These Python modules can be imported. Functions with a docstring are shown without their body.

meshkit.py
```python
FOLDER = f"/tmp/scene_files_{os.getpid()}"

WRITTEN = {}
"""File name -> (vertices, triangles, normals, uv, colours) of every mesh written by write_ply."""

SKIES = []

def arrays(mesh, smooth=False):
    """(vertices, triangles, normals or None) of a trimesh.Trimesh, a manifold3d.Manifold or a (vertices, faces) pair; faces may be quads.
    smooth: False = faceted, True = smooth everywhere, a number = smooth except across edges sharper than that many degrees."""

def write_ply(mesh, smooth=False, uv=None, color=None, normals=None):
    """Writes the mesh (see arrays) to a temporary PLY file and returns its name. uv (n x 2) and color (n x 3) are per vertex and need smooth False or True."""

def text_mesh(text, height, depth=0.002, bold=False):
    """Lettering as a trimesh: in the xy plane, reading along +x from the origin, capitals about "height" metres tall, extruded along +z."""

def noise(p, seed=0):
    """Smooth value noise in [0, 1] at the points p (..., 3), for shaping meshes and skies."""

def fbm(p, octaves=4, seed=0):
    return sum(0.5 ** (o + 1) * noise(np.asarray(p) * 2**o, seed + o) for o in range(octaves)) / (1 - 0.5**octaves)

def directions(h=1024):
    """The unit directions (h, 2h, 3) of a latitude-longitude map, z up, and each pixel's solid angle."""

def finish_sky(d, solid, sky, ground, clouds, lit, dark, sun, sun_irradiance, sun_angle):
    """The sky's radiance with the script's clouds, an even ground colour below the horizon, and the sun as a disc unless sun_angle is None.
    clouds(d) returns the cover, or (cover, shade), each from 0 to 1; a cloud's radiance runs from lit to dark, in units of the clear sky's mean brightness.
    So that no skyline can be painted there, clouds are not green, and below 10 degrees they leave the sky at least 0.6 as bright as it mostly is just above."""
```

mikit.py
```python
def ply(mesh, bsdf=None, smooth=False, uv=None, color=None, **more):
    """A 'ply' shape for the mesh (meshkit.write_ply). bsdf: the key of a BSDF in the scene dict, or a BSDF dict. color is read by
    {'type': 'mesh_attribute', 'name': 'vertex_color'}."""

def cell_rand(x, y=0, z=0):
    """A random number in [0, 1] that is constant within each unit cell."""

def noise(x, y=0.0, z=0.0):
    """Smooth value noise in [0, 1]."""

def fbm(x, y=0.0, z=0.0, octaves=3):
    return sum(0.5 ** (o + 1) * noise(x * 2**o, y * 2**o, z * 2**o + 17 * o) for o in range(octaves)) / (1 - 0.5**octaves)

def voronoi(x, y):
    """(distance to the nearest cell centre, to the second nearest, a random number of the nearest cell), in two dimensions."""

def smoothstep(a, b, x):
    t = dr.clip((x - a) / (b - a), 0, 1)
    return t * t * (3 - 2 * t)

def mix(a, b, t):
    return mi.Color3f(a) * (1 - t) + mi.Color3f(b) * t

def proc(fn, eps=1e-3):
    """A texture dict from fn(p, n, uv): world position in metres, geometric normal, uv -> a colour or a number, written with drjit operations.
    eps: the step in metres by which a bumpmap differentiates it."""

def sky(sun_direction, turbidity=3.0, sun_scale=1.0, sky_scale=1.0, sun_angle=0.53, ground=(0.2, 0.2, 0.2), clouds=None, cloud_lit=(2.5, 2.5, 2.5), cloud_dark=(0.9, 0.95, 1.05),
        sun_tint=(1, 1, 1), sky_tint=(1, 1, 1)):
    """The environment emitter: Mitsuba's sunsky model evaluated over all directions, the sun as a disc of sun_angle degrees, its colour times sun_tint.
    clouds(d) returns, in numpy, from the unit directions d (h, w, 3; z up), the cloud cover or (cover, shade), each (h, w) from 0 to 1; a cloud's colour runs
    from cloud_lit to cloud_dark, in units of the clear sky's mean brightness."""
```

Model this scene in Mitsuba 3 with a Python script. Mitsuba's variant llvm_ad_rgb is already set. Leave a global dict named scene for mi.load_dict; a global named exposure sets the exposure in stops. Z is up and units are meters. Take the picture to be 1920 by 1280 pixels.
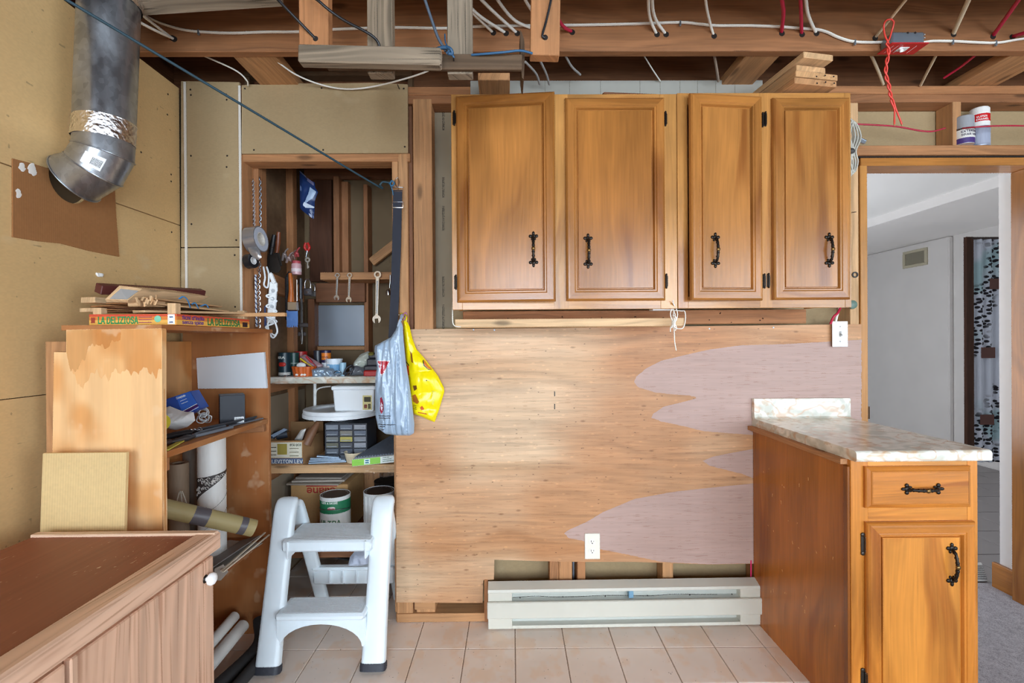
import math, random
import numpy as np, trimesh, mitsuba as mi, drjit as dr
import mikit, meshkit
from mikit import proc, noise, fbm, voronoi, cell_rand, smoothstep, mix
import shapely, shapely.geometry as sg
from scipy.spatial import Delaunay

scene, labels = {}, {}
T = mi.ScalarTransform4f
rng = np.random.default_rng(7)

# ---------------------------------------------------------------- camera
FOC, HEYE = 900.0, 1.262
YAW, PITCH, ROLL = -0.009, 0.0032, -0.0066


def _rot():
    cy, sy, cp, sp, cr, sr = math.cos(YAW), math.sin(YAW), math.cos(PITCH), math.sin(PITCH), math.cos(ROLL), math.sin(ROLL)
    B = np.array([[1, 0, 0], [0, 0, -1], [0, 1, 0]], float)
    Ry = np.array([[cy, 0, sy], [0, 1, 0], [-sy, 0, cy]])
    Rx = np.array([[1, 0, 0], [0, cp, -sp], [0, sp, cp]])
    Rz = np.array([[cr, -sr, 0], [sr, cr, 0], [0, 0, 1]])
    return Rz @ Rx @ Ry @ B


RC = _rot()
EYE = np.array([0, 0, HEYE])
_f, _u = RC.T @ [0, 0, 1.0], -(RC.T @ [0, 1.0, 0])
scene["type"] = "scene"
scene["camera"] = {"type": "perspective", "fov_axis": "x", "fov": 2 * math.degrees(math.atan(960 / FOC)), "near_clip": 0.05, "far_clip": 60,
                   "to_world": T().look_at(origin=EYE.tolist(), target=(EYE + _f).tolist(), up=_u.tolist())}


def ray(px, py):
    return RC.T @ np.array([(px - 960) / FOC, (py - 640) / FOC, 1.0])


def at(px, py, Y):
    d = ray(px, py)
    return EYE + d * (Y / d[1])


def atz(px, py, z):
    d = ray(px, py)
    return EYE + d * ((z - HEYE) / d[2])


def atx(px, py, x):
    d = ray(px, py)
    return EYE + d * (x / d[0])


# ---------------------------------------------------------------- light: two daylight windows in the wall behind the camera, one in the next room
exposure = 0.22
DAY = (9.6, 11.3, 13.0)
WINDOWS = [  # x0, x1, z0, z1 on the rear wall
    (-1.2, 0.75, 0.45, 2.3), (1.3, 2.8, 0.45, 2.3)]
DAY_SIDE = (5.4, 6.2, 7.0)      # a window in the right wall, beyond the carpet
DAY_NEXT = (3.4, 3.5, 3.7)


# ---------------------------------------------------------------- helpers
def srgb(*c):
    c = np.array(c, float) / 255
    return np.where(c <= 0.04045, c / 12.92, ((c + 0.055) / 1.055) ** 2.4).tolist()


def rgb(c):
    return {"type": "rgb", "value": list(c)}


def numbered(name, pool):
    if name not in pool:
        return name
    k = 1
    while f"{name}_{k:03d}" in pool:
        k += 1
    return f"{name}_{k:03d}"


taken = set()


def claim(name):
    key = numbered(name, taken)
    taken.add(key)
    return key


def tag(key, label=None, cat=None, group=None, kind=None):
    d = labels.setdefault(key, {})
    for k, v in (("label", label), ("category", cat), ("group", group), ("kind", kind)):
        if v:
            d[k] = v
    return key


def bsdf(name, d):
    if name not in scene:
        scene[name] = {"type": "twosided", "bsdf": d}
    return name


def C(r, g, b, rough=0.5, metal=0.0, spec=0.5, coat=0.0):
    name = f"paint_{r}_{g}_{b}_{int(rough*100)}_{int(metal*100)}_{int(coat*100)}"
    d = {"type": "principled", "base_color": rgb(srgb(r, g, b)), "roughness": float(rough), "metallic": float(metal), "specular": float(spec)}
    if coat:
        d["clearcoat"] = float(coat)
        d["clearcoat_gloss"] = 0.9
    return bsdf(name, d)


class UV:
    """a mesh with per-vertex uv"""

    def __init__(self, mesh, uv):
        self.mesh, self.uv = mesh, uv


def put(key, mesh, m, smooth=False):
    if isinstance(mesh, UV):
        scene[key] = mikit.ply(mesh.mesh, m, uv=mesh.uv)
    else:
        scene[key] = mikit.ply(mesh, m, smooth=smooth)
    return key


def thing(name, label, cat, group=None, kind=None):
    return tag(claim(name), label, cat, group, kind)


def part(parent, name, mesh, m, smooth=False, label=None):
    key = claim(parent + "__" + name)
    put(key, mesh, m, smooth)
    if label:
        tag(key, label)
    return key


def parts(parent, name, ms, m, smooth=False):
    return [part(parent, name, q, m, smooth) for q in ms]


def obj(name, mesh, m, label, cat, group=None, smooth=False, kind=None):
    return put(thing(name, label, cat, group, kind), mesh, m, smooth)


def struct(name, mesh=None, m=None, label=None, smooth=False):
    key = tag(claim(name), label, None, None, "structure")
    return put(key, mesh, m, smooth) if mesh is not None else key


_cb = {}


def cbox(x0, x1, y0, y1, z0, z1, b=0.0):
    """axis aligned box with chamfered edges"""
    x0, x1 = min(x0, x1), max(x0, x1); y0, y1 = min(y0, y1), max(y0, y1); z0, z1 = min(z0, z1), max(z0, z1)
    s = np.array([x1 - x0, y1 - y0, z1 - z0]); c = np.array([x0 + x1, y0 + y1, z0 + z1]) / 2
    b = min(b, 0.3 * s.min())
    if b <= 1e-5:
        m = trimesh.creation.box(s)
    else:
        h = s / 2
        P = []
        for i in range(3):
            q = np.full(3, b); q[i] = 0
            for sx in (-1, 1):
                for sy in (-1, 1):
                    for sz in (-1, 1):
                        P.append(np.array([sx, sy, sz]) * (h - q))
        m = trimesh.convex.convex_hull(np.array(P))
    m.apply_translation(c)
    return m


def fbox(px0, py0, px1, py1, Y, d, b=0.0):
    """box whose front face covers this rectangle of the picture at depth Y, d metres deep"""
    a, c = at(px0, (py0 + py1) / 2, Y), at(px1, (py0 + py1) / 2, Y)
    e, g = at((px0 + px1) / 2, py0, Y), at((px0 + px1) / 2, py1, Y)
    return cbox(a[0], c[0], Y, Y + d, g[2], e[2], b)


def bar(p, q, w, h, up=(0, 0, 1), b=0.0):
    """box from p to q, w wide, h thick along up"""
    p, q, up = (np.asarray(v, float) for v in (p, q, up))
    L = np.linalg.norm(q - p); x = (q - p) / L
    y = np.cross(up, x); y /= np.linalg.norm(y); z = np.cross(x, y)
    m = cbox(-L / 2, L / 2, -w / 2, w / 2, -h / 2, h / 2, b)
    M = np.eye(4); M[:3, 0], M[:3, 1], M[:3, 2], M[:3, 3] = x, y, z, (p + q) / 2
    m.apply_transform(M)
    return m


def frame(o, x, y):
    x = np.asarray(x, float); x /= np.linalg.norm(x)
    y = np.asarray(y, float); y = y - x * (x @ y); y /= np.linalg.norm(y)
    M = np.eye(4); M[:3, 0], M[:3, 1], M[:3, 2], M[:3, 3] = x, y, np.cross(x, y), o
    return M


def extr(poly, d):
    """shapely polygon extruded along +z"""
    if not poly.is_valid:
        poly = poly.buffer(0)
    return trimesh.util.concatenate([trimesh.creation.extrude_polygon(g, d, engine="earcut") for g in getattr(poly, "geoms", [poly])])


def xz(poly, Y, d):
    """polygon in (x, z) standing at depth Y, d deep"""
    m = extr(poly, d)
    m.apply_transform(frame([0, Y + d, 0], [1, 0, 0], [0, 0, 1]))
    return m


def pxpoly(pts, Y):
    return sg.Polygon([(p[0], p[2]) for p in (at(a, b, Y) for a, b in pts)])


def fpoly(pts, Y, d):
    return xz(pxpoly(pts, Y), Y, d)


def yz(poly, X, d):
    """polygon in (y, z) on the plane x = X, d thick towards -x"""
    m = extr(poly, d)
    m.apply_transform(frame([X - d, 0, 0], [0, 1, 0], [0, 0, 1]))
    return m


def xy(poly, z, d):
    m = extr(poly, d)
    m.apply_translation([0, 0, z])
    return m


def cat(*ms):
    ms = [m for m in ms if m is not None]
    return trimesh.util.concatenate(ms)


def spline(pts, n=8, closed=False):
    P = np.asarray(pts, float)
    if len(P) < 3:
        return P
    if closed:
        Q = np.vstack([P[-1], P, P[:2]])
    else:
        Q = np.vstack([2 * P[0] - P[1], P, 2 * P[-1] - P[-2]])
    out = []
    for i in range(1, len(Q) - 2):
        for t in np.linspace(0, 1, n, endpoint=False):
            a, b, c, d = Q[i - 1:i + 3]
            out.append(0.5 * ((2 * b) + (c - a) * t + (2 * a - 5 * b + 4 * c - d) * t**2 + (-a + 3 * b - 3 * c + d) * t**3))
    if not closed:
        out.append(P[-1])
    return np.array(out)


def tube(pts, r, sides=8, smooth=6, flat=1.0, closed=False, cap=True, up=(0.13, 0.21, 0.97)):
    """round (or flattened) tube along a spline through pts; r may be a list"""
    P = spline(pts, smooth, closed) if smooth > 1 else np.asarray(pts, float)
    n = len(P)
    R = np.interp(np.linspace(0, 1, n), np.linspace(0, 1, len(r)), r) if np.ndim(r) else np.full(n, float(r))
    t = np.gradient(P, axis=0) if not closed else np.roll(P, -1, 0) - np.roll(P, 1, 0)
    t /= np.maximum(np.linalg.norm(t, axis=1, keepdims=True), 1e-12)
    up = np.asarray(up, float)
    nrm = up - t[0] * (t[0] @ up)
    V = []
    for i in range(n):
        nrm = nrm - t[i] * (t[i] @ nrm)
        nrm /= max(np.linalg.norm(nrm), 1e-12)
        bn = np.cross(t[i], nrm)
        a = np.arange(sides) / sides * 2 * np.pi
        V.append(P[i] + R[i] * (np.cos(a)[:, None] * nrm * flat + np.sin(a)[:, None] * bn))
    V = np.vstack(V)
    F = []
    for i in range(n if closed else n - 1):
        j = (i + 1) % n
        for k in range(sides):
            l = (k + 1) % sides
            F += [[i * sides + k, i * sides + l, j * sides + l], [i * sides + k, j * sides + l, j * sides + k]]
    if cap and not closed:
        V = np.vstack([V, P[0], P[-1]])
        for k in range(sides):
            l = (k + 1) % sides
            F += [[n * sides, l, k], [n * sides + 1, (n - 1) * sides + k, (n - 1) * sides + l]]
    return trimesh.Trimesh(V, F, process=False)


def ptube(pts, r, **k):
    """tube through (px, py, Y) points"""
    return tube([at(*p) for p in pts], r, **k)


def cyl(p, q, r, n=20, r2=None):
    return tube([p, q], [r, r if r2 is None else r2], sides=n, smooth=1)


def lathe(profile, o, n=28, axis=None):
    """profile of (radius, height) about a vertical axis at o"""
    m = trimesh.creation.revolve(np.array(profile, float), sections=n)
    if axis is not None:
        m.apply_transform(trimesh.geometry.align_vectors([0, 0, 1], axis))
    m.apply_translation(o)
    return m


def ball(o, r, s=(1, 1, 1), sub=2):
    m = trimesh.creation.icosphere(sub, r)
    m.apply_scale(s) if np.isscalar(s) else m.apply_transform(np.diag([*s, 1]))
    m.apply_translation(o)
    return m


def rotz(m, deg, o):
    m.apply_transform(trimesh.transformations.rotation_matrix(math.radians(deg), [0, 0, 1], o))
    return m


def rot(m, deg, axis, o):
    m.apply_transform(trimesh.transformations.rotation_matrix(math.radians(deg), axis, o))
    return m


_AX = {"x": 0, "y": 1, "z": 2}


def grain(mesh, axis="x", tone=0.3, seed=None):
    """wood: u runs along the grain, v across; the tone (0..0.98) rides in the tens of u"""
    seed = rng.uniform(0, 40) if seed is None else seed
    a = np.eye(3)[_AX[axis]] if isinstance(axis, str) else np.asarray(axis, float) / np.linalg.norm(axis)
    V, F = np.asarray(mesh.vertices), np.asarray(mesh.faces)
    v = V[F].reshape(-1, 3)
    n = np.repeat(mesh.face_normals, 3, 0)
    c = V.mean(0)
    r = v - c
    b = np.cross(n, a)
    L = np.linalg.norm(b, axis=1, keepdims=True)
    h = np.cross(a, [0.3, 0.5, 0.81]); h /= np.linalg.norm(h)
    b = np.where(L > 0.35, b / np.maximum(L, 1e-9), h)
    along = np.where(L[:, 0] > 0.35, r @ a, r @ np.cross(a, h))
    u = np.clip(along, -4.4, 4.4) + 5 + 10 * int(np.clip(tone, 0, 0.98) * 50 + 0.5)
    w = (r * b).sum(1) + seed + np.where(np.abs(n @ h) > 0.5, 0.37, 0.0)
    return UV(trimesh.Trimesh(v, np.arange(len(v)).reshape(-1, 3), process=False), np.stack([u, w], 1))


def sheet(poly, spacing, seed=0):
    """points and triangles filling a shapely polygon, with each point's distance to the outline"""
    poly = poly.buffer(0)
    B = []
    L = poly.exterior.length
    k = max(8, int(L / spacing))
    B = [poly.exterior.interpolate(i / k, normalized=True).coords[0] for i in range(k)]
    x0, y0, x1, y1 = poly.bounds
    r = np.random.default_rng(seed)
    gx, gy = np.meshgrid(np.arange(x0, x1, spacing), np.arange(y0, y1, spacing))
    G = np.stack([gx.ravel(), gy.ravel()], 1) + r.uniform(-.2, .2, (gx.size, 2)) * spacing
    ins = shapely.contains_xy(poly.buffer(-spacing * 0.45), G[:, 0], G[:, 1])
    P = np.vstack([B, G[ins]])
    tri = Delaunay(P).simplices
    c = P[tri].mean(1)
    tri = tri[shapely.contains_xy(poly, c[:, 0], c[:, 1])]
    area = np.cross(P[tri[:, 1]] - P[tri[:, 0]], P[tri[:, 2]] - P[tri[:, 0]])
    tri = np.where((area < 0)[:, None], tri[:, ::-1], tri)
    tri = tri[np.abs(area) > 1e-12]
    d = shapely.distance(poly.exterior, shapely.points(P))
    return P, tri, d, k


def puffy(poly, Y, fn, back=0.3, spacing=0.008, seed=0):
    """a closed pillow: polygon in (x, z); the front bulges to y = Y - fn(x, z, d), the back to Y + back * it"""
    P, tri, d, k = sheet(poly, spacing, seed)
    h = fn(P[:, 0], P[:, 1], d)
    h = np.where(np.arange(len(P)) < k, 0, np.maximum(h, 0.0006))
    n = len(P)
    V = np.vstack([np.stack([P[:, 0], Y - h, P[:, 1]], 1), np.stack([P[:, 0], Y + back * h + 0.0004, P[:, 1]], 1)])
    F = np.vstack([tri, tri[:, ::-1] + n])
    E = [[i, (i + 1) % k] for i in range(k)]
    F = np.vstack([F, [[b, a, a + n] for a, b in E], [[b, a + n, b + n] for a, b in E]])
    return trimesh.Trimesh(V, F, process=False)


def decal(poly, host, Y, fn, off=0.0009, spacing=0.006):
    """print on the front of a puffy thing"""
    P, tri, _, k = sheet(poly, spacing)
    d = shapely.distance(host.exterior, shapely.points(P))
    V = np.stack([P[:, 0], Y - fn(P[:, 0], P[:, 1], d) - off, P[:, 1]], 1)
    return trimesh.Trimesh(V, tri, process=False)


def text(s, h, o, x, y, depth=0.0006, bold=True, fit=None):
    """lettering starting at o, reading along x, upright along y"""
    m = meshkit.text_mesh(s, h, depth, bold)
    if fit:
        w = m.bounds[1][0] - m.bounds[0][0]
        m.apply_transform(np.diag([fit / w, 1, 1, 1]))
    m.apply_transform(frame(o, x, y))
    return m


def ftext(s, px0, py_base, px1, hpx, Y, bold=True, depth=0.0006):
    """lettering that runs from px0 to px1 on a plane facing the room at depth Y"""
    a, b, c = at(px0, py_base, Y), at(px1, py_base, Y), at(px0, py_base - hpx, Y)
    return text(s, c[2] - a[2], a - [0, 0.0, 0], b - a, [0, 0, 1], depth, bold, fit=np.linalg.norm(b - a))
# ---------------------------------------------------------------- materials
def ramp(t, stops):
    out = mi.Color3f(stops[0][1])
    for (a, ca), (b, cb) in zip(stops, stops[1:]):
        w = dr.clip((t - a) / (b - a), 0, 1)
        out = out * (1 - w) + mi.Color3f(cb) * w
    return out


def split(uv):
    k = dr.floor(uv.x / 10)
    return k / 50, uv.x - 10 * k, uv.y


S = lambda *c: srgb(*c)


def lumber_fn(p, n, uv):
    t, u, v = split(uv)
    base = ramp(t, [(0, S(214, 180, 138)), (.2, S(196, 150, 104)), (.4, S(167, 114, 74)), (.6, S(129, 85, 57)), (.8, S(92, 54, 33)), (.98, S(60, 36, 24))])
    warp = fbm(u * 2.2, v * 9, 3.1)
    ring = noise(u * 0.9, v * 55 + warp * 9, 1.7)
    fine = noise(u * 14, v * 420, 5.5)
    blot = fbm(u * 5, v * 14, 9.2)
    kn = voronoi(u * 2.9, v * 9 + 3)
    knot = smoothstep(.15, .04, kn[0]) * smoothstep(.66, .72, kn[2])
    mid = noise(u * 4, v * 150 + warp * 14, 7.7)
    k = 0.7 + 0.36 * ring + 0.3 * (fine - .5) + 0.34 * (mid - .5) + 0.4 * (blot - .5)
    return base * k * (1 - 0.55 * knot)


def gray_fn(p, n, uv):
    t, u, v = split(uv)
    base = ramp(t, [(0, S(154, 140, 122)), (.5, S(120, 102, 82)), (.98, S(84, 64, 48))])
    warp = fbm(u * 2.2, v * 9, 3.1)
    ring = noise(u * 1.1, v * 90 + warp * 11, 1.7)
    crack = smoothstep(.76, .9, noise(u * 5, v * 260, 4.2))
    blot = fbm(u * 7, v * 18, 2.2)
    mid = noise(u * 3.5, v * 190 + warp * 16, 8.8)
    return base * (0.62 + 0.5 * ring + 0.5 * (mid - .5) + 0.4 * (blot - .5)) * (1 - .6 * crack)


HONEY = [(0, S(212, 170, 112)), (.25, S(192, 142, 82)), (.5, S(170, 114, 58)), (.75, S(140, 86, 36)), (.98, S(100, 56, 24))]
AMBER = [(0, S(222, 166, 90)), (.25, S(206, 142, 64)), (.5, S(186, 114, 42)), (.75, S(146, 84, 30)), (.98, S(104, 56, 20))]


def stained(palette, uv):
    t, u, v = split(uv)
    base = ramp(t, palette)
    warp = fbm(u * 1.7, v * 6, 7.1)
    ring = noise(u * .8, v * 30 + warp * 10, 2.7)
    pore = noise(u * 11, v * 230 + warp * 12, 5.5)
    blot = fbm(u * 3.2, v * 7.5, 1.2)
    dark = smoothstep(.54, .74, fbm(u * 1.9, v * 15 + warp * 4, 6.6))
    pale = smoothstep(.52, .72, fbm(u * 1.5 + 9, v * 10 + warp * 3, 2.6))
    c = base * (0.78 + 0.32 * ring + 0.34 * (pore - .5) + .7 * (blot - .5))
    c = mix(c, c * mi.Color3f(1.22, 1.24, 1.2), pale * .7)
    return mix(c, c * mi.Color3f(.56, .42, .34), dark * .75)


def honey_fn(p, n, uv):
    return stained(HONEY, uv)


def amber_fn(p, n, uv):
    return stained(AMBER, uv)


def oak_fn(p, n, uv):
    t, u, v = split(uv)
    base = ramp(t, [(0, S(230, 198, 170)), (.5, S(204, 162, 134)), (.98, S(160, 112, 86))])
    warp = fbm(u * 1.2, v * 5, 4.1)
    r = v * 34 + (u - 5) * (u - 5) * 6 + warp * 3.2
    ring = noise(u * 1.1, r * 1.8, 2.2)
    pore = smoothstep(.5, .85, noise(u * 7, v * 190 + warp * 20, 5.5))
    c = base * (0.74 + 0.42 * ring)
    return mix(c, c * mi.Color3f(.6, .48, .42), pore * .85)


def walnut_fn(p, n, uv):
    t, u, v = split(uv)
    streak = fbm(u * 3, v * 90, 2.5)
    scr = smoothstep(.86, .95, noise(u * 70 + v * 9, v * 260, 1.9)) * smoothstep(.5, .62, fbm(u * 6, v * 9, 3.3))
    blot = fbm(u * 2.2, v * 5, 8.8)
    c = mi.Color3f(S(134, 76, 52)) * (0.72 + .3 * streak + .4 * (blot - .3))
    return mix(c, mi.Color3f(S(196, 160, 132)), scr * .8)


def fir_fn(p, n, uv):
    """the big sheet of sanded plywood: grain along x"""
    x, z = p.x, p.z
    warp = fbm(x * 1.2, z * 5, 1.5)
    ring = noise(x * 1.3, z * 26 + warp * 12, 2.2)
    fine = fbm(x * 9, z * 150, 4.4)
    tiny = smoothstep(.72, .9, noise(x * 26, z * 420, 6.1))
    pale = smoothstep(.42, .68, fbm(x * 1.5 + 3, z * 2.6, 8.4))
    kn = voronoi(x * 6, z * 15)
    knot = smoothstep(.1, .02, kn[0]) * smoothstep(.83, .87, kn[2])
    kn2 = voronoi(x * 30, z * 60 + 7)
    pit = smoothstep(.16, .05, kn2[0]) * smoothstep(.93, .96, kn2[2])
    c = mix(S(180, 128, 86), S(209, 178, 144), pale * .85 + .1)
    mid = noise(x * 5, z * 120 + warp * 10, 9.9)
    c = c * (0.82 + .26 * ring + .36 * (fine - .5) + .2 * (mid - .5))
    bump = voronoi(x * 16, z * 34 + 5)
    c = mix(c, c * mi.Color3f(1.2, 1.2, 1.16), smoothstep(.16, .06, bump[0]) * smoothstep(.74, .8, bump[2]) * .8)
    band = smoothstep(.5, .66, fbm(x * .8 + 2, z * 9 + warp * 2, 5.1))
    c = mix(c, c * mi.Color3f(.84, .72, .58), band * .55)
    c = mix(c, c * mi.Color3f(.66, .54, .44), tiny * .4)
    c = mix(c, mi.Color3f(S(120, 82, 52)), knot * .6)
    return mix(c, mi.Color3f(S(92, 62, 42)), pit * .75)


def pink_fn(p, n, uv):
    x, z = p.x, p.z
    fine = fbm(x * 7, z * 130, 4.4)
    tiny = smoothstep(.74, .9, noise(x * 26, z * 420, 6.1))
    cloud = fbm(x * 3, z * 7, 2.4)
    c = mix(S(172, 142, 130), S(186, 158, 148), cloud)
    c = c * (0.92 + .24 * (fine - .5))
    return mix(c, c * mi.Color3f(.78, .68, .62), tiny * .6)


def shelfply_fn(p, n, uv):
    t, u, v = split(uv)
    warp = fbm(u * 1.4, v * 5, 1.5)
    ring = noise(u * .8, v * 34 + warp * 10, 2.2)
    fine = fbm(u * 9, v * 160, 4.4)
    stain = smoothstep(.46, .6, fbm(u * 4.2 + 1.3, v * 6, 3.7))
    edge = noise(u * 12, v * 25, 8.8)
    scuff = smoothstep(.62, .75, fbm(u * 16, v * 20, 6.3))
    base = ramp(t, [(0, S(236, 196, 146)), (.3, S(214, 160, 102)), (.6, S(168, 112, 68)), (.98, S(120, 78, 48))])
    c = base * (0.86 + .2 * ring + .16 * (fine - .5))
    c = mix(c, c * mi.Color3f(.82, .62, .42), dr.clip(stain * .8 + (edge - .5) * .3 * stain, 0, 1))
    return mix(c, mi.Color3f(S(232, 205, 170)), scuff * .28)


def paper_fn(p, n, uv):
    """brown paper face of the wallboard"""
    q = p.x + p.y
    cloud = fbm(q * 1.3, p.z * 1.5, 4.2)
    fib = noise(q * 160, p.z * 240, 1.1)
    speck = smoothstep(.93, .97, noise(q * 55, p.z * 55, 9.1))
    scuff = smoothstep(.68, .82, fbm(q * 5, p.z * 7, 7.3)) * smoothstep(.45, .8, noise(q * 24, p.z * 60, 2.2))
    c = mix(S(196, 160, 108), S(210, 174, 124), cloud) * (0.96 + .08 * fib)
    c = mix(c, mi.Color3f(S(120, 98, 66)), speck * .5)
    return mix(c, mi.Color3f(S(206, 186, 150)), scuff * .4)


def board_fn(p, n, uv):
    """grey brown wallboard paper"""
    cloud = fbm(p.x * 3, p.z * 4, 4.2)
    fib = noise(p.x * 160, p.z * 240, 1.1)
    scuff = smoothstep(.66, .8, fbm(p.x * 8, p.z * 9, 7.3))
    c = mix(S(152, 130, 97), S(168, 145, 110), cloud) * (0.96 + .08 * fib)
    return mix(c, mi.Color3f(S(200, 186, 156)), scuff * .3)


def cardboard_fn(p, n, uv):
    t, u, v = split(uv)
    base = ramp(t, [(0, S(206, 178, 128)), (.5, S(176, 128, 80)), (.98, S(142, 92, 56))])
    flute = .5 + .5 * dr.sin(v * 2 * math.pi / .0072)
    cloud = fbm(u * 6, v * 6, 2.2)
    fib = noise(u * 150, v * 150, 3.3)
    return base * (0.86 + .08 * flute + .2 * (cloud - .5) + .1 * (fib - .5) + .05)


def tile_fn(p, n, uv):
    cloud = fbm(p.x * 7, p.y * 9, 2.2)
    vein = fbm(p.x * 22, p.y * 16, 5.2)
    speck = smoothstep(.955, .975, noise(p.x * 130, p.y * 130, 9.1))
    c = mix(S(216, 198, 182), S(232, 218, 206), cloud)
    c = mix(c, mi.Color3f(S(222, 190, 160)), smoothstep(.5, .72, vein) * .5)
    return mix(c, mi.Color3f(S(84, 66, 52)), speck * .8)


def carpet_fn(p, n, uv):
    a = noise(p.x * 420, p.y * 420, 1.0)
    b = fbm(p.x * 60, p.y * 60, 4.0)
    return mix(S(104, 100, 104), S(176, 172, 176), a * .6 + b * .4)


def marble_fn(p, n, uv):
    q = fbm(p.x * 9, p.y * 9, p.z * 9)
    a = fbm(p.x * 22 + q * 5, p.y * 20 + q * 4, p.z * 22 + 1)
    b = fbm(p.x * 40 + q * 7, p.y * 34, p.z * 40 + 7)
    vein = smoothstep(.035, .0, dr.abs(fbm(p.x * 9 + 3, p.y * 9 + q * 2, p.z * 9) - .5))
    c = mix(S(224, 220, 208), S(190, 188, 174), smoothstep(.38, .66, a))
    c = mix(c, mi.Color3f(S(184, 154, 118)), smoothstep(.54, .7, b) * .6)
    return mix(c, mi.Color3f(S(190, 140, 92)), vein * .55)


def zinc_fn(p, n, uv):
    q = p.x + p.y
    sp = voronoi(q * 60, p.z * 60)
    cl = fbm(q * 12, p.z * 9, p.y * 12)
    st = noise(q * 90, p.z * 3, 2.2)
    return mi.Color3f(S(190, 196, 202)) * (0.5 + .2 * sp[2] + .4 * (cl - .3) + .12 * st)


def zincr_fn(p, n, uv):
    q = p.x + p.y
    return dr.clip(.1 + .36 * fbm(q * 12, p.z * 9, p.y * 12), .1, .5)


def foil_fn(p, n, uv):
    return fbm(p.x * 60, p.y * 60, p.z * 60) * 0.006


def osb_fn(p, n, uv):
    """worn dark fibreboard"""
    q = p.x + p.y
    a = fbm(q * 9, p.z * 9, 2.0)
    b = fbm(q * 40, p.z * 60, 5.0)
    return mix(S(84, 60, 42), S(122, 96, 70), a) * (0.86 + .28 * b)


def plaster_fn(p, n, uv):
    q = p.x + p.y
    return mi.Color3f(S(214, 212, 210)) * (0.96 + .08 * fbm(q * 5, p.z * 5, p.y * 3))


def print_fn(p, n, uv):
    """blossom print of the hanging in the next room: dark leaf clusters on pale cloth"""
    x, z = p.x, p.z
    big = fbm(x * 3.3, z * 3.1, 2.0)
    leaf = voronoi(x * 22, z * 30)
    m = smoothstep(.48, .58, big) * smoothstep(.42, .3, leaf[0])
    teal = smoothstep(.56, .66, fbm(x * 2.4 + 5, z * 2.2, 6.0))
    c = mix(S(188, 196, 210), S(150, 178, 186), teal)
    return mix(c, mi.Color3f(S(34, 34, 40)), m)


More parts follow.
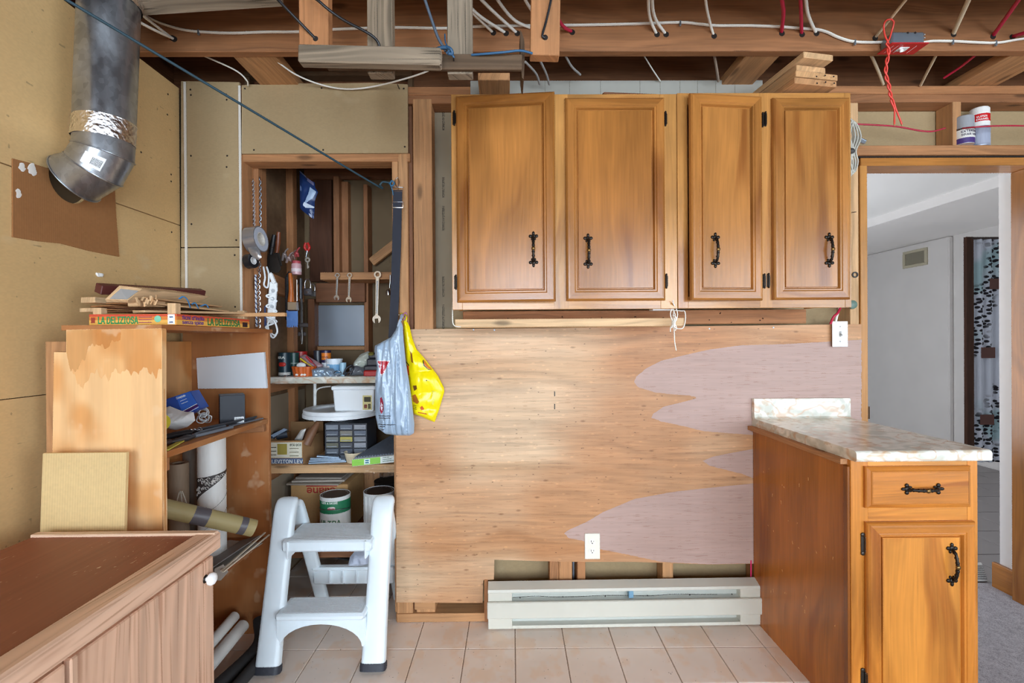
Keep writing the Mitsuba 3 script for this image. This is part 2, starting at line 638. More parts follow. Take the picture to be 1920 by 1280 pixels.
def principled(fn, rough=0.6, spec=0.4, **more):
    return {"type": "principled", "base_color": proc(fn), "roughness": rough, "specular": spec, **more}


bsdf("lumber", principled(lumber_fn, .62, .3))
bsdf("graywood", principled(gray_fn, .75, .2))
bsdf("honey", principled(honey_fn, .23, .5))
bsdf("amber", principled(amber_fn, .3, .5))
bsdf("oak", principled(oak_fn, .42, .45))
bsdf("walnut", principled(walnut_fn, .5, .4))
bsdf("fir", principled(fir_fn, .5, .35))
bsdf("pink", principled(pink_fn, .5, .35))
bsdf("shelfply", principled(shelfply_fn, .55, .3))
bsdf("paper", principled(paper_fn, .8, .2))
bsdf("wallboard", principled(board_fn, .75, .2))
bsdf("cardboard", principled(cardboard_fn, .8, .2))
bsdf("tile", principled(tile_fn, .3, .5))
bsdf("carpeting", principled(carpet_fn, 1.0, .05))
bsdf("marble", principled(marble_fn, .22, .5))
bsdf("zinc", {"type": "principled", "base_color": proc(zinc_fn), "metallic": 0.9, "roughness": proc(zincr_fn)})
bsdf("foil", {"type": "bumpmap", "arbitrary": {**proc(foil_fn, 1e-3)}, "scale": 1.0, "bsdf": {"type": "roughconductor", "material": "Al", "alpha": 0.18}})
bsdf("darkboard", principled(osb_fn, .7, .25))
bsdf("plaster", principled(plaster_fn, .85, .15))
bsdf("blossom", principled(print_fn, .8, .2))
GROUT = C(150, 132, 118, .9)
IRON = C(44, 38, 33, .38, .75)
BRASSY = C(120, 92, 52, .35, .85)
CHROME = C(196, 200, 205, .2, 1.0)
STEEL = C(150, 155, 162, .32, .95)
GALV = C(150, 158, 166, .42, .8)
WHITE = C(226, 228, 228, .4)
CABLE = C(222, 219, 208, .45)
REDCABLE = C(178, 30, 62, .45)
BLACK = C(24, 24, 27, .45)
HOLE = C(30, 20, 14, .9)
scene["clear_plastic"] = {"type": "thindielectric", "int_ior": 1.45}
# ---------------------------------------------------------------- the shell of the room
XL, YW, YS, YB, ZC = -1.457, 2.15, 2.157, 2.246, 2.40
XR, YR, CW_BACK = 3.3, -2.8, 2.86
CX0, CX1 = -1.192, -0.46            # the closet behind the back wall
XN, YN = 4.64, 8.2                  # right wall and far end of the next room

floor = struct("floor", cbox(-1.6, 1.5, YR, 2.95, -.06, -.004), GROUT, "pinkish beige ceramic tiled kitchen floor with grey grout")
trng = np.random.default_rng(3)
for i in range(-7, 6):
    for j in range(-3, 5):
        x0, y0 = .0225 + .2043 * i, 1.960 + .2043 * j
        if x0 > 1.3 or x0 < -1.5:
            continue
        m = cbox(x0 + .002, x0 + .2023, y0 + .002, y0 + .2023, -.02, trng.uniform(-.0004, .0004), .0012)
        rotz(m, -.55, [0, 1.96, 0])
        part(floor, "tile", m, "tile")
cp = struct("carpet", cbox(1.45, 3.3, YR, 2.42, -.05, .012, .004), "carpeting", "grey cut pile carpet on the floor right of the base cabinet")
f2 = struct("floor_001", cbox(1.2, 4.9, 2.42, YN, -.06, -.004), C(90, 88, 88, .9), "grey tiled floor of the room beyond the doorway")
for i in range(10):
    for j in range(12):
        x0, y0 = 1.3 + i * .333, 2.425 + j * .333
        part(f2, "tile", cbox(x0 + .003, x0 + .33, y0 + .003, y0 + .33, -.02, 0, .0015), C(128, 124, 124, .5))

# subfloor and joists overhead
ceil = struct("ceiling", cbox(-1.62, XR, YR, 3.0, 2.637, 2.66), grain(cbox(-1.62, XR, YR, 3.0, 2.637, 2.66), "x", .78) and "darkboard", "dark underside of the floor above, carried by open joists")
for k in range(-11, 2):
    y = 1.897 + .406 * k
    t = .47 if k == 0 else .58
    if k == 0:
        m = cbox(-1.58, XR, y, y + .037, ZC, ZC + .235, .002)
    else:
        m = cbox(-1.58, XR, y, y + .038, ZC, ZC + .235)
    part(ceil, "joist", grain(m, "x", t), "lumber")
part(ceil, "rim_board", grain(cbox(-1.62, -1.582, YR, 2.9, ZC - .03, 2.636), "y", .7), "lumber")
for (a, b) in ((437, 517), (1398, 1462), (1893, 1976)):   # flat blocking between the last two joists
    x0, x1 = at(a, 107, 1.936)[0], at(b, 107, 1.936)[0]
    part(ceil, "blocking", grain(cbox(x0, x1, 1.936, 2.30, ZC + .002, ZC + .04, .002), "y", .3), "lumber")
part(ceil, "blocking", grain(fbox(896, 136, 956, 150, 1.975, .3, .002), "y", .3), "lumber")
part(ceil, "ledger", grain(bar(at(228, 4, 1.62), at(520, -15, 1.62), .09, .038, b=.003), at(520, -15, 1.62) - at(228, 4, 1.62), .05), "graywood")

# left wall: three lengths of wallboard with open seams
wl = struct("wall_left", cbox(XL - .1, XL - .014, YR, 2.3, -.05, 2.38), C(90, 72, 50, .9), "left wall of unpainted brown wallboard with open seams")
HOLE_YZ = (1.612, 1.802)
hole = sg.Point(*HOLE_YZ).buffer(.074)
for z0, z1 in ((0.0, 1.098), (1.101, 1.780), (1.784, 2.392)):
    r = sg.box(-2.78, z0, 2.155, z1)
    part(wl, "wallboard_sheet", yz(r.difference(hole), XL, .0125), "paper")
wlp = [(1.93, 2.02), (2.08, 2.24), (2.085, 2.33), (2.1, 1.99), (2.1, 1.96), (2.1, 1.74), (1.75, 1.46), (1.5, 1.75), (1.9, 2.25)]
for y, z in wlp:
    part(wl, "screw", lathe([(0, 0), (.0038, 0), (.003, .0012), (0, .0012)], [XL + .0002, y, z], 10, [1, 0, 0]), C(60, 48, 36, .6, .5))
a = atx(186, 515, XL)
dm = ball([XL, a[1], a[2]], .02, (.35, .9, .45), 3)
dm.vertices += (meshkit.noise(dm.vertices * 90) - .5)[:, None] * .007
part(wl, "plaster_daub", dm, C(232, 230, 224, .9), True, "white dab of dried plaster")
struct("trim_1", cat(fbox(345.5, 153, 349.5, 545, 2.139, .004), fbox(448.5, 160, 452.5, 622, 2.141, .004)), C(206, 200, 190, .8), "white torn paper edges of the wallboard at the corner and beside the closet")

# rear and right walls of the room, outside the picture, with the windows that light it
WALLC = C(206, 200, 190, .9)
struct("wall_rear", cbox(-1.6, XR + .1, YR - .1, YR, -.05, 2.64), WALLC, "plain wall behind the viewer with two windows")
w4 = struct("window_4", None, None, "window in the right wall, out of sight")
k = part(w4, "pane", trimesh.Trimesh([[XR - .012, -2.3, .5], [XR - .012, -.3, .5], [XR - .012, -.3, 2.1], [XR - .012, -2.3, 2.1]], [[0, 2, 1], [0, 3, 2]]), C(20, 20, 22, .2))
scene[k]["emitter"] = {"type": "area", "radiance": rgb(DAY_SIDE)}
part(w4, "frame", cat(cbox(XR - .05, XR, -2.36, -2.3, .44, 2.16), cbox(XR - .05, XR, -.3, -.24, .44, 2.16), cbox(XR - .05, XR, -2.3, -.3, .44, .5), cbox(XR - .05, XR, -2.3, -.3, 2.1, 2.16)), WHITE)
struct("wall_right", cbox(XR, XR + .1, YR, 2.15, -.05, 2.64), WALLC, "plain wall at the right, beyond the carpet")
for i, (x0, x1, z0, z1) in enumerate(WINDOWS):
    w = struct(f"window_{i+1}", None, None, "window behind the viewer letting in daylight")
    fr = cat(cbox(x0 - .06, x1 + .06, YR, YR + .05, z1, z1 + .06, .004), cbox(x0 - .06, x1 + .06, YR, YR + .05, z0 - .06, z0, .004),
             cbox(x0 - .06, x0, YR, YR + .05, z0, z1, .004), cbox(x1, x1 + .06, YR, YR + .05, z0, z1, .004), cbox((x0 + x1) / 2 - .025, (x0 + x1) / 2 + .025, YR, YR + .045, z0, z1, .004))
    part(w, "frame", fr, WHITE)
    k = part(w, "pane", trimesh.Trimesh([[x0, YR + .012, z0], [x1, YR + .012, z0], [x1, YR + .012, z1], [x0, YR + .012, z1]], [[0, 2, 1], [0, 3, 2]]), C(20, 20, 22, .2))
    scene[k]["emitter"] = {"type": "area", "radiance": rgb(DAY)}

# ---------------------------------------------------------------- back wall: studs, plates, backing board, plywood
DX0, DX1, DZ = at(1628, 800, YW)[0], 2.39, at(1750, 310, YW)[2]
wb = struct("wall_back", None, None, "open stud back wall, half covered by a big sheet of plywood")
bk = sg.box(-1.62, -.05, XR, ZC).difference(sg.box(DX0 - .02, -.1, DX1 + .02, DZ + .02)).difference(sg.box(CX0 - .06, -.1, CX1 + .02, 2.12))
part(wb, "backing_board", xz(bk, YB + .002, .0125), "wallboard", label="brown paper faced backing board between the studs")
L = "lumber"
ps = dict(b=.002)
part(wb, "top_plate", grain(cbox(-1.44, XR, YS, YB, 2.362, 2.399, .002), "x", .42), L)
part(wb, "top_plate", grain(cbox(-1.44, XR, YS + .001, YB - .002, 2.324, 2.361, .002), "x", .5), L)
zt, zb = 2.323, .04


def stud(a, c, y0=None, y1=None, tone=.3, Y=YS, d=None, name="stud"):
    x0, x1 = at(a, 640, Y)[0], at(c, 640, Y)[0]
    z1 = zt if y0 is None else at(a, y0, Y)[2]
    z0 = zb if y1 is None else at(a, y1, Y)[2]
    return part(wb, name, grain(cbox(x0, x1, Y, Y + (d or YB - YS - .002), z0, z1, .002), "z", tone), L)


stud(749, 766.5, 287, None, .28)
stud(768.5, 776, None, None, .62, YS + .02, .06)
stud(777, 812.5, 185, None, .3)
stud(1594.5, 1611, None, None, .12)
stud(1788, 1804, 190, 273, .3, name="cripple_stud")
stud(1028, 1045, 700, None, .38); stud(1045.5, 1070, 700, None, .34); stud(1080, 1095, 700, None, .38)
stud(1240, 1260, 700, None, .25); stud(1414, 1424, 700, None, .36)
for xx in (-.95,):
    stud(462, 486, 300, None, .4, YS + .09, .08)
part(wb, "bottom_plate", grain(cbox(CX1 - .05, DX0 - .02, YS, YB, .002, .04, .002), "x", .3), L)
part(wb, "bottom_plate", grain(fbox(744, 1150, 914, 1166, YW - .004, .09, .002), "x", .3), L)
part(wb, "blocking", grain(fbox(777, 1128, 816, 1143, YS - .002, .05, .002), "x", .3), L)
part(wb, "blocking", grain(fbox(744, 1128, 774, 1153, YS - .004, .05, .002), "z", .3), L)
part(wb, "blocking", grain(fbox(908, 1087, 915, 1166, YS - .012, .05, .002), "z", .4), L)
part(wb, "header", grain(fbox(1590, 272, 1980, 290, YS - .001, .09, .002), "x", .35), L)
part(wb, "nailer", grain(fbox(868, 581.5, 1512, 608, YS - .028, .028, .002), "x", .4), L, label="brown nailer board with bent nails under the wall cabinets")
for i, (px, py) in enumerate([(1108, 598), (1128, 597), (1243, 596), (1263, 590), (1350, 588), (1330, 600), (1372, 604), (1430, 596), (1424, 600), (1190, 594), (952, 597), (1054, 593)]):
    q = at(px, py, YS - .0285)
    part(wb, "nail", cyl(q, q + [rng.uniform(-.004, .004), -.006, rng.uniform(-.006, .006)], .0018, 6), C(50, 44, 40, .5, .7))

# plywood
py_pts = [(743, 1129), (742.5, 830), (743, 640), (767, 640), (768, 617), (1010, 615), (1284, 611.5), (1615, 607.5), (1614, 800), (1600, 1056), (1424, 1056), (1330, 1058), (1190, 1053), (1060, 1053), (927, 1049), (926, 1086), (906, 1088), (905, 1130)]
plyg = pxpoly(py_pts, YW)
ply = part(wb, "plywood_sheet", xz(plyg, YW, .0065), "fir", label="tan sanded plywood sheet with pink paint washes")
for pts in ([(1615, 636.5), (1470, 645), (1390, 647), (1330, 655), (1290, 664), (1240, 676), (1212, 690), (1193, 706), (1189, 716), (1196, 725), (1225, 735), (1260, 739), (1290, 741), (1310, 745), (1290, 751), (1245, 762), (1224, 776), (1222, 783), (1240, 790), (1270, 796), (1320, 808), (1370, 812), (1420, 816), (1450, 818), (1615, 825)],
            [(1420, 840), (1370, 849), (1336, 856), (1317, 864), (1330, 873), (1360, 880), (1395, 889), (1420, 900), (1470, 905), (1470, 838)],
            [(1423, 905), (1350, 912), (1260, 922), (1190, 935), (1130, 960), (1100, 978), (1066, 993), (1058, 1000), (1066, 1008), (1096, 1014), (1120, 1028), (1180, 1040), (1240, 1053), (1330, 1057.5), (1424, 1055.5), (1560, 1055), (1560, 905)]):
    g = pxpoly([tuple(p) for p in pts], YW).buffer(.004).buffer(-.004)
    e = np.array(g.segmentize(.006).exterior.coords)
    e += (meshkit.noise(np.c_[e * 120, e[:, :1] * 0]) - .5)[:, None] * np.array([.006, .0016])
    part(wb, "paint_patch", xz(sg.Polygon(e).buffer(0), YW - .0004, .0004), "pink", label="dusty pink brushed paint on the plywood")
for px, py, L_ in ((1040, 738, 9), (1040, 762, 10)):
    part(wb, "staple", fbox(px - 1, py - L_ / 2, px + 1, py + L_ / 2, YW - .0015, .0015), C(90, 78, 66, .5, .5))
for px, py in ((888, 618), (927, 618.5), (1330, 616), (1450, 614)):
    part(wb, "screw", lathe([(0, 0), (.004, 0), (.0034, .0012), (0, .0012)], at(px, py, YW) + [0, -.0002, 0], 10, [0, -1, 0]), GALV)

# wallboard left of and above the closet
BP = [(339.5, 152), (449, 154), (450, 462), (339.5, 463)], [(339.5, 465), (450, 464), (452, 980), (339.5, 980)], [(453, 160), (470, 158), (500, 159), (540, 156), (600, 156.5), (700, 155), (764, 158), (765, 286.5), (453, 288)]
for pts in BP:
    part(wb, "wallboard_sheet", fpoly(pts, 2.145, .0115), "wallboard", label="grey brown wallboard sheet dotted with screws")
for px, py in ((358, 178), (424, 177), (425, 187), (357, 168), (459, 166), (603, 165), (606, 281), (476, 281), (425, 313), (757, 166), (759, 275), (426, 292), (443, 450), (441, 575), (358, 292), (359, 420), (440, 478), (358, 560)):
    part(wb, "screw", lathe([(0, 0), (.0042, 0), (.003, .0012), (0, .0012)], at(px, py, 2.145) + [0, -.0001, 0], 10, [0, -1, 0]), C(40, 34, 28, .6, .5))

# printed lettering on the backing board seen between stud and cabinet
strip = at(830, 400, YB)
for (s, y0, y1) in (("FABRIQUÉ AU CANADA", 198, 244), ("MADE IN CANADA", 332, 370), ("FABRIQUÉ AU CANADA", 386, 432), ("MADE IN CANADA", 518, 556), ("FABRIQUÉ AU CANADA", 571, 617)):
    a, b = at(829, y0, YB - .0002), at(830.5, y1, YB - .0002)
    part(wb, "print", text(s, .0105, a, [0, 0, -1], [1, 0, 0], .0006, True, fit=a[2] - b[2]), C(52, 44, 34, .8), label="dark printed lettering on the backing board")
part(wb, "backing_strip", fbox(813, 186, 849, 614, YB, .002), C(140, 126, 104, .8), label="grey paper strip between stud and cabinet")
part(wb, "grey_panel", fbox(882, 151, 1430, 178, YS - .006, .005), C(152, 148, 138, .7), label="grey panel strip standing above the wall cabinets")
for px in (952, 1022, 1068, 1126, 1200, 1238, 1275, 1308, 1342, 1378):
    part(wb, "panel_rib", fbox(px - .6, 151.5, px + .6, 178, YS - .0068, .001), C(128, 124, 114, .7))

# ---------------------------------------------------------------- closet
HB, JB = at(600, 287, 2.149), at(600, 302.7, 2.245)
part(wb, "header", grain(fbox(453, 288, 768, 290.5, 2.150, .01) if False else cbox(CX0 - .04, at(768, 290, 2.15)[0], 2.1575, 2.246, at(600, 287.5, 2.157)[2] - .036, at(600, 287.5, 2.157)[2], .002), "x", .36), L)
stud(452, 456.5, 289, None, .36, 2.150, .10, "jamb_stud")
stud(456.5, 467, 296, None, .4, 2.2, .10, "jamb_stud")
stud(737, 748.5, 302, None, .3, 2.16, .085, "jamb_stud")
wc = struct("wall_closet", None, None, "closet behind the back wall lined with brown boards and open studs")
part(wc, "side_panel", cbox(CX0 - .03, CX0 - .008, 2.26, CW_BACK, 0, 2.5), "darkboard")
part(wc, "side_panel", cbox(CX1, CX1 + .02, 2.26, CW_BACK, 0, 2.5), "darkboard")
part(wc, "back_panel", cbox(CX0 - .03, CX1 + .02, CW_BACK, CW_BACK + .02, 0, 2.6), C(112, 92, 66, .8))
YC = CW_BACK


def cstud(a, c, y0, y1, Y=YC - .09, tone=.36, d=.088, axis="z", name="stud"):
    return part(wc, name, grain(fbox(a, y0, c, y1, Y, d, .002), axis, tone), L)


part(wc, "stud", grain(cbox(CX0 - .008, CX0 + .03, 2.62, 2.67, .3, 2.4, .002), "z", .42), L)
cstud(580, 622, 300, 528, YC - .03, .86, .028, name="panel_board")
cstud(625, 636, 330, 520, tone=.5); cstud(640.5, 653, 340, 520, YC - .05, .48); cstud(683, 691, 345, 900, tone=.5)
cstud(600, 737, 510, 524, YC - .26, .34, .17, "x", "ledger_board")
cstud(592, 684, 530, 566, YC - .12, .62, .03, "x", "brace_board")
part(wc, "brace_board", grain(bar(at(697, 492, YC - .05), at(744, 455, YC - .05), .03, .05, b=.002), at(744, 455, 2.8) - at(697, 492, 2.8), .3), L)
part(wc, "ledger_board", grain(bar([CX0 + .012, 2.34, 1.56], [CX0 + .012, YC - .1, 1.53], .035, .09, b=.002), "y", .4), L)
part(wc, "metal_sheet", fbox(594, 572, 683, 648, YC - .012, .004, .001), C(150, 158, 168, .35, .6), label="dull grey metal sheet on the closet's back wall")
cstud(594, 684, 649, 656, YC - .03, .3, .02, "x", "cleat")
cstud(577, 590, 560, 700, YC - .07, .66)
part(wc, "header_board", grain(fbox(570, 303, 745, 335, YC - .06, .02), "x", .6), L)
part(wc, "ceiling_board", cbox(CX0 - .03, CX1 + .02, 2.25, YC + .02, 2.5, 2.52), "darkboard")
# side cleats that carry the two shelves
S1Y, S2Y = 2.40, 2.34
ZS1, ZS2 = at(610, 706, S1Y)[2], at(610, 871.5, S2Y)[2]
z1, z2 = ZS1, ZS2
part(wc, "cleat", grain(cbox(CX0 - .008, CX0 + .03, 2.3, YC - .02, z1 - .075, z1 - .034, .002), "y", .5), L)
part(wc, "cleat", grain(cbox(CX0 - .008, CX0 + .03, 2.3, YC - .02, z2 - .08, z2 - .044, .002), "y", .5), L)
part(wc, "lining_board", cbox(CX0 - .008, CX0 - .002, 2.30, YC - .03, z2 + .06, z1 - .1), C(128, 112, 92, .8))
part(wc, "lining_board", cbox(CX0 - .008, CX0 - .002, 2.30, YC - .03, .02, z2 - .1), C(128, 112, 92, .8))
part(wc, "lining_board", grain(cbox(CX1 - .012, CX1 - .002, 2.26, YC - .03, .02, 1.7), "z", .45), L)
part(wc, "stud", grain(fbox(672, 880, 712, 1000, YC - .09, .088, .002), "z", .32), L)

# ---------------------------------------------------------------- doorway and the room beyond it
d1 = struct("door_1", None, None, "doorway at the right with an oak frame, open to a grey room")
OAKT = .56
part(d1, "head", grain(fbox(1614, 295, 1990, 310, YW + .003, .105, .002), "x", OAKT), "honey")
part(d1, "jamb", grain(fbox(1614.5, 310, 1628, 1180, YW + .003, .105, .002), "z", .42), "honey")
part(d1, "jamb", grain(cbox(DX1, DX1 + .03, YW + .003, YW + .108, .012, DZ, .002), "z", .6), "honey")
part(d1, "shim", fbox(1610, 290.5, 1990, 295, YW + .02, .08), HOLE)
part(d1, "strike_plate", fbox(1628, 762, 1631, 785, YW + .05, .03), C(70, 50, 30, .5, .5))
PL = "plaster"
wn = struct("wall_next_room", None, None, "grey painted walls of the room beyond the doorway")
part(wn, "wall_panel", cbox(XN, XN + .1, 2.2, YN, -.05, 2.5), PL)
part(wn, "wall_panel", cbox(1.1, XN, YN, YN + .1, -.05, 2.5), PL)
part(wn, "wall_panel", cbox(1.1, 1.2, 2.3, YN, -.05, 2.5), PL)
part(wn, "wall_panel", cbox(XN - .05, XN, 4.95, YN, 0, 2.31, .01), PL)
part(wn, "wall_stub", cbox(2.44, XN, 2.293, 2.364, .0, 2.39, .003), C(226, 226, 226, .8), label="white painted wall end just inside the doorway")
part(wn, "wall_skin", cbox(1.2, DX0 - .02, YB + .016, YB + .03, 0, 2.4), PL)
part(wn, "wall_skin", cbox(DX0 - .02, XN, YB + .016, YB + .03, DZ + .02, 2.4), PL)
c2 = struct("ceiling_001", cbox(1.1, 3.46, YB + .016, YN, 2.39, 2.43), C(226, 226, 224, .9), "white ceiling of the room beyond the doorway with a dropped strip")
part(c2, "dropped_strip", cbox(3.46, XN + .1, YB + .016, YN, 2.315, 2.43), C(214, 212, 210, .9))
struct("baseboard_right", grain(cbox(2.42, 2.44, 2.275, 2.385, .0, .135, .004), "y", .6), "honey", "oak baseboard end at the foot of the white wall end")
w3 = struct("window_3", None, None, "window of the next room, out of sight at the left")
k = part(w3, "pane", trimesh.Trimesh([[1.212, 3.0, .5], [1.212, 5.2, .5], [1.212, 5.2, 2.1], [1.212, 3.0, 2.1]], [[0, 1, 2], [0, 2, 3]]), C(20, 20, 22, .2))
scene[k]["emitter"] = {"type": "area", "radiance": rgb(DAY_NEXT)}
part(w3, "frame", cat(cbox(1.2, 1.24, 2.94, 3.0, .44, 2.16), cbox(1.2, 1.24, 5.2, 5.26, .44, 2.16), cbox(1.2, 1.24, 3.0, 5.2, .44, .5), cbox(1.2, 1.24, 3.0, 5.2, 2.1, 2.16)), WHITE)
# ---------------------------------------------------------------- cabinet joinery
def ringframe(x0, x1, z0, z1, Y, levels, tone, seed=None):
    """mitred moulded frame: (inset, rise towards the viewer) pairs; grain follows each side"""
    seed = rng.uniform(0, 40) if seed is None else seed
    V, F, U = [], [], []
    cx, cz = (x0 + x1) / 2, (z0 + z1) / 2
    ub = 5 + 10 * int(tone * 50 + .5)

    def rect(i, d):
        return np.array([[x0 + i, Y - d, z0 + i], [x1 - i, Y - d, z0 + i], [x1 - i, Y - d, z1 - i], [x0 + i, Y - d, z1 - i]])
    for (i0, d0), (i1, d1) in zip(levels, levels[1:]):
        A, B = rect(i0, d0), rect(i1, d1)
        for s in range(4):
            q = [A[s], A[(s + 1) % 4], B[(s + 1) % 4], B[s]]
            k = len(V)
            V += q
            F += [[k, k + 1, k + 2], [k, k + 2, k + 3]]
            for v, (ii, dd) in zip(q, ((i0, d0), (i0, d0), (i1, d1), (i1, d1))):
                along = v[0] - cx if s % 2 == 0 else v[2] - cz
                U.append([ub + along, seed + s * 1.7 + ii + dd])
    k = len(V)
    V += list(rect(levels[0][0], levels[0][1])[::-1]); F += [[k, k + 1, k + 2], [k, k + 2, k + 3]]; U += [[ub, seed]] * 4
    return UV(trimesh.Trimesh(np.array(V), np.array(F), process=False), np.array(U))


DOORMOULD = [(0, 0), (0, .009), (.0025, .0145), (.008, .0185), (.014, .019), (.032, .019), (.0345, .0165), (.036, .0172), (.041, .0172), (.044, .0105), (.0455, .0065), (.0475, .0065), (.049, .0125), (.0515, .0125)]


def xf(m, M):
    (m.mesh if isinstance(m, UV) else m).apply_transform(M)
    return m


def bow_handle(o, along, out, L=.118):
    """antique pull: bow with beads between two fleur ends; returns (dark mesh, brass mesh)"""
    h = L / 2
    ms = [tube([(-h + .012, 0, .003), (-h * .55, 0, .016), (0, 0, .021), (h * .55, 0, .016), (h - .012, 0, .003)], [.0032, .0044, .0052, .0044, .0032], sides=8, smooth=5)]
    for t in (-.62, -.42, -.2, .2, .42, .62):
        ms.append(ball((t * h, 0, .0215 - .012 * t * t * 2), .0062, (.75, 1, .9), 1))
    for s in (-1, 1):
        ms += [ball((s * (h - .012), 0, .002), .0085, (1, .9, .45), 2), ball((s * (h - .002), 0, .002), .0064, (1.2, .8, .5), 1)]
        for t in (-1, 1):
            ms += [ball((s * (h - .0125), t * .0115, .002), .0064, (1, 1, .5), 1), ball((s * (h - .023), t * .006, .002), .0048, (1.2, .8, .6), 1)]
    dark = cat(*ms)
    br = ball((0, 0, .0225), .0068, (1.1, 1.1, .8), 2)
    M = frame(o, along, np.cross(out, along))
    return xf(dark, M), xf(br, M)


def hinge_mesh(o):
    """small butterfly hinge with a barrel, on a face towards the viewer"""
    b = [cyl(o + [0, -.004, -.022], o + [0, -.004, .022], .0036, 8), cbox(o[0] - .0065, o[0] + .0065, o[1] - .0022, o[1], o[2] - .02, o[2] + .02, .001)]
    for s in (-1, 1):
        b += [ball(o + [0, -.004, s * .0245], .0034, (1, 1, 1.5), 1), ball(o + [-.003, -.001, s * .0215], .004, (1, .4, 1.2), 1)]
    return cat(*b)


def make_door(parent, x0, x1, z0, z1, Y, tone, ptone, handle=None, hinges=(), swing=None, roll=0, vertical=True, mat="honey"):
    """moulded door on the face frame at depth Y; swing = (hinge x, degrees)"""
    def pose(m):
        if swing:
            M = trimesh.transformations.rotation_matrix(math.radians(swing[1]), [0, 0, 1], [swing[0], Y, 0])
            xf(m, M)
        if roll:
            xf(m, trimesh.transformations.rotation_matrix(math.radians(roll), [0, 1, 0], [x0 if roll > 0 else x1, Y, z0]))
        return m
    d = part(parent, "door", pose(ringframe(x0, x1, z0, z1, Y - .001, DOORMOULD, tone)), mat)
    i = .0512
    part(d, "panel", pose(grain(cbox(x0 + i, x1 - i, Y - .0132, Y - .004, z0 + i, z1 - i), "z", ptone)), mat)
    if handle:
        a, b = bow_handle([handle[0], Y - (.0135 if handle[2] else .0205), handle[1]], [0, 0, 1] if vertical else [1, 0, 0], [0, -1, 0], handle[3])
        part(d, "handle", pose(a), IRON, 60, "antique black bow handle with fleur ends")
        part(d, "handle_bead", pose(b), BRASSY, 60)
    for q in hinges:
        part(d, "hinge", hinge_mesh(np.array(q, float)), IRON, 50, "small black hinge")
    return d


# ---------------------------------------------------------------- wall cabinets
UF = 1.85
Zt, Zb = at(1270, 176, UF)[2], at(1060, 579.5, UF)[2]
H = "honey"


def X_(px, Y=UF):
    return at(px, 400, Y)[0]


def Z_(py, Y=UF, px=1100):
    return at(px, py, Y)[2]


def wall_cabinet(name, label, a, b, stiles, zt, zb, rails, tone):
    t = thing(name, label, "cabinet", "wall cabinets over the plywood")
    x0, x1 = X_(a), X_(b)
    sh = .012
    part(t, "body", grain(cat(cbox(x0 + .002, x0 + .014, UF + .02, YS - .03, zb + .012, zt), cbox(x1 - .014, x1 - .002, UF + .02, YS - .03, zb + .012, zt),
                              cbox(x0 + .014, x1 - .014, UF + .02, YS - .03, zt - .02, zt - .006), cbox(x0 + .014, x1 - .014, UF + .02, YS - .03, zb + .018, zb + .03),
                              cbox(x0 + .014, x1 - .014, YS - .036, YS - .031, zb + .03, zt - .02)), "z", .35), H)
    for (p, q) in stiles:
        part(t, "stile", grain(cbox(X_(p), X_(q), UF, UF + .02, zb, zt, .0012), "z", tone), H)
    xs = [X_(stiles[0][1]), X_(stiles[-1][0])]
    for (p, q) in rails:
        part(t, "rail", grain(cbox(xs[0], xs[1], UF + .0005, UF + .0195, p, q, .0008), "x", tone), H)
    return t, x0, x1


t, x0, x1 = wall_cabinet("wall_cabinet", "left, wider honey maple wall cabinet whose left door hangs slightly open", 847, 1269.5, ((847, 866), (1038, 1066), (1238, 1269.5)), Zt, Zb, ((Zt - .05, Zt), (Zb, Zb + .045)), .38)
d = make_door(t, X_(857), X_(1040), Z_(567, px=950), Z_(183, px=950), UF, .66, .58, (X_(1000), Z_(471, px=1000), True, .124), [[X_(853), UF, Z_(222, px=853)], [X_(854), UF, Z_(529, px=853)]], (X_(857), -5.2), -.0)
d = make_door(t, X_(1060), X_(1245), Z_(564, px=1150), Z_(186, px=1150), UF, .62, .66, (X_(1101), Z_(472, px=1100), True, .124), [[X_(1248.5), UF, Z_(223, px=1248)], [X_(1248.5), UF, Z_(527, px=1248)]])
zt2, zb2 = Z_(174, px=1430), Z_(577, px=1430)
t, x0, x1 = wall_cabinet("wall_cabinet", "right, narrower honey maple wall cabinet beside the doorway with two slim doors", 1270.5, 1596, ((1270.5, 1290), (1424, 1448), (1584, 1596)), zt2, zb2, ((zt2 - .045, zt2), (zb2, zb2 + .045)), .42)
d = make_door(t, X_(1286), X_(1425.5), Z_(564, px=1355), Z_(184, px=1355), UF, .62, .56, (X_(1333), Z_(472, px=1333), True, .124), [[X_(1435.5), UF, Z_(223.5, px=1435)], [X_(1440), UF, Z_(526, px=1440)], [X_(1429), UF - .004, Z_(226, px=1435)], [X_(1431), UF - .004, Z_(527, px=1440)]], (X_(1425.5), 5.5))
d = make_door(t, X_(1446), X_(1589), Z_(562, px=1520), Z_(186, px=1520), UF, .56, .56, (X_(1550), Z_(470, px=1550), True, .124), [])

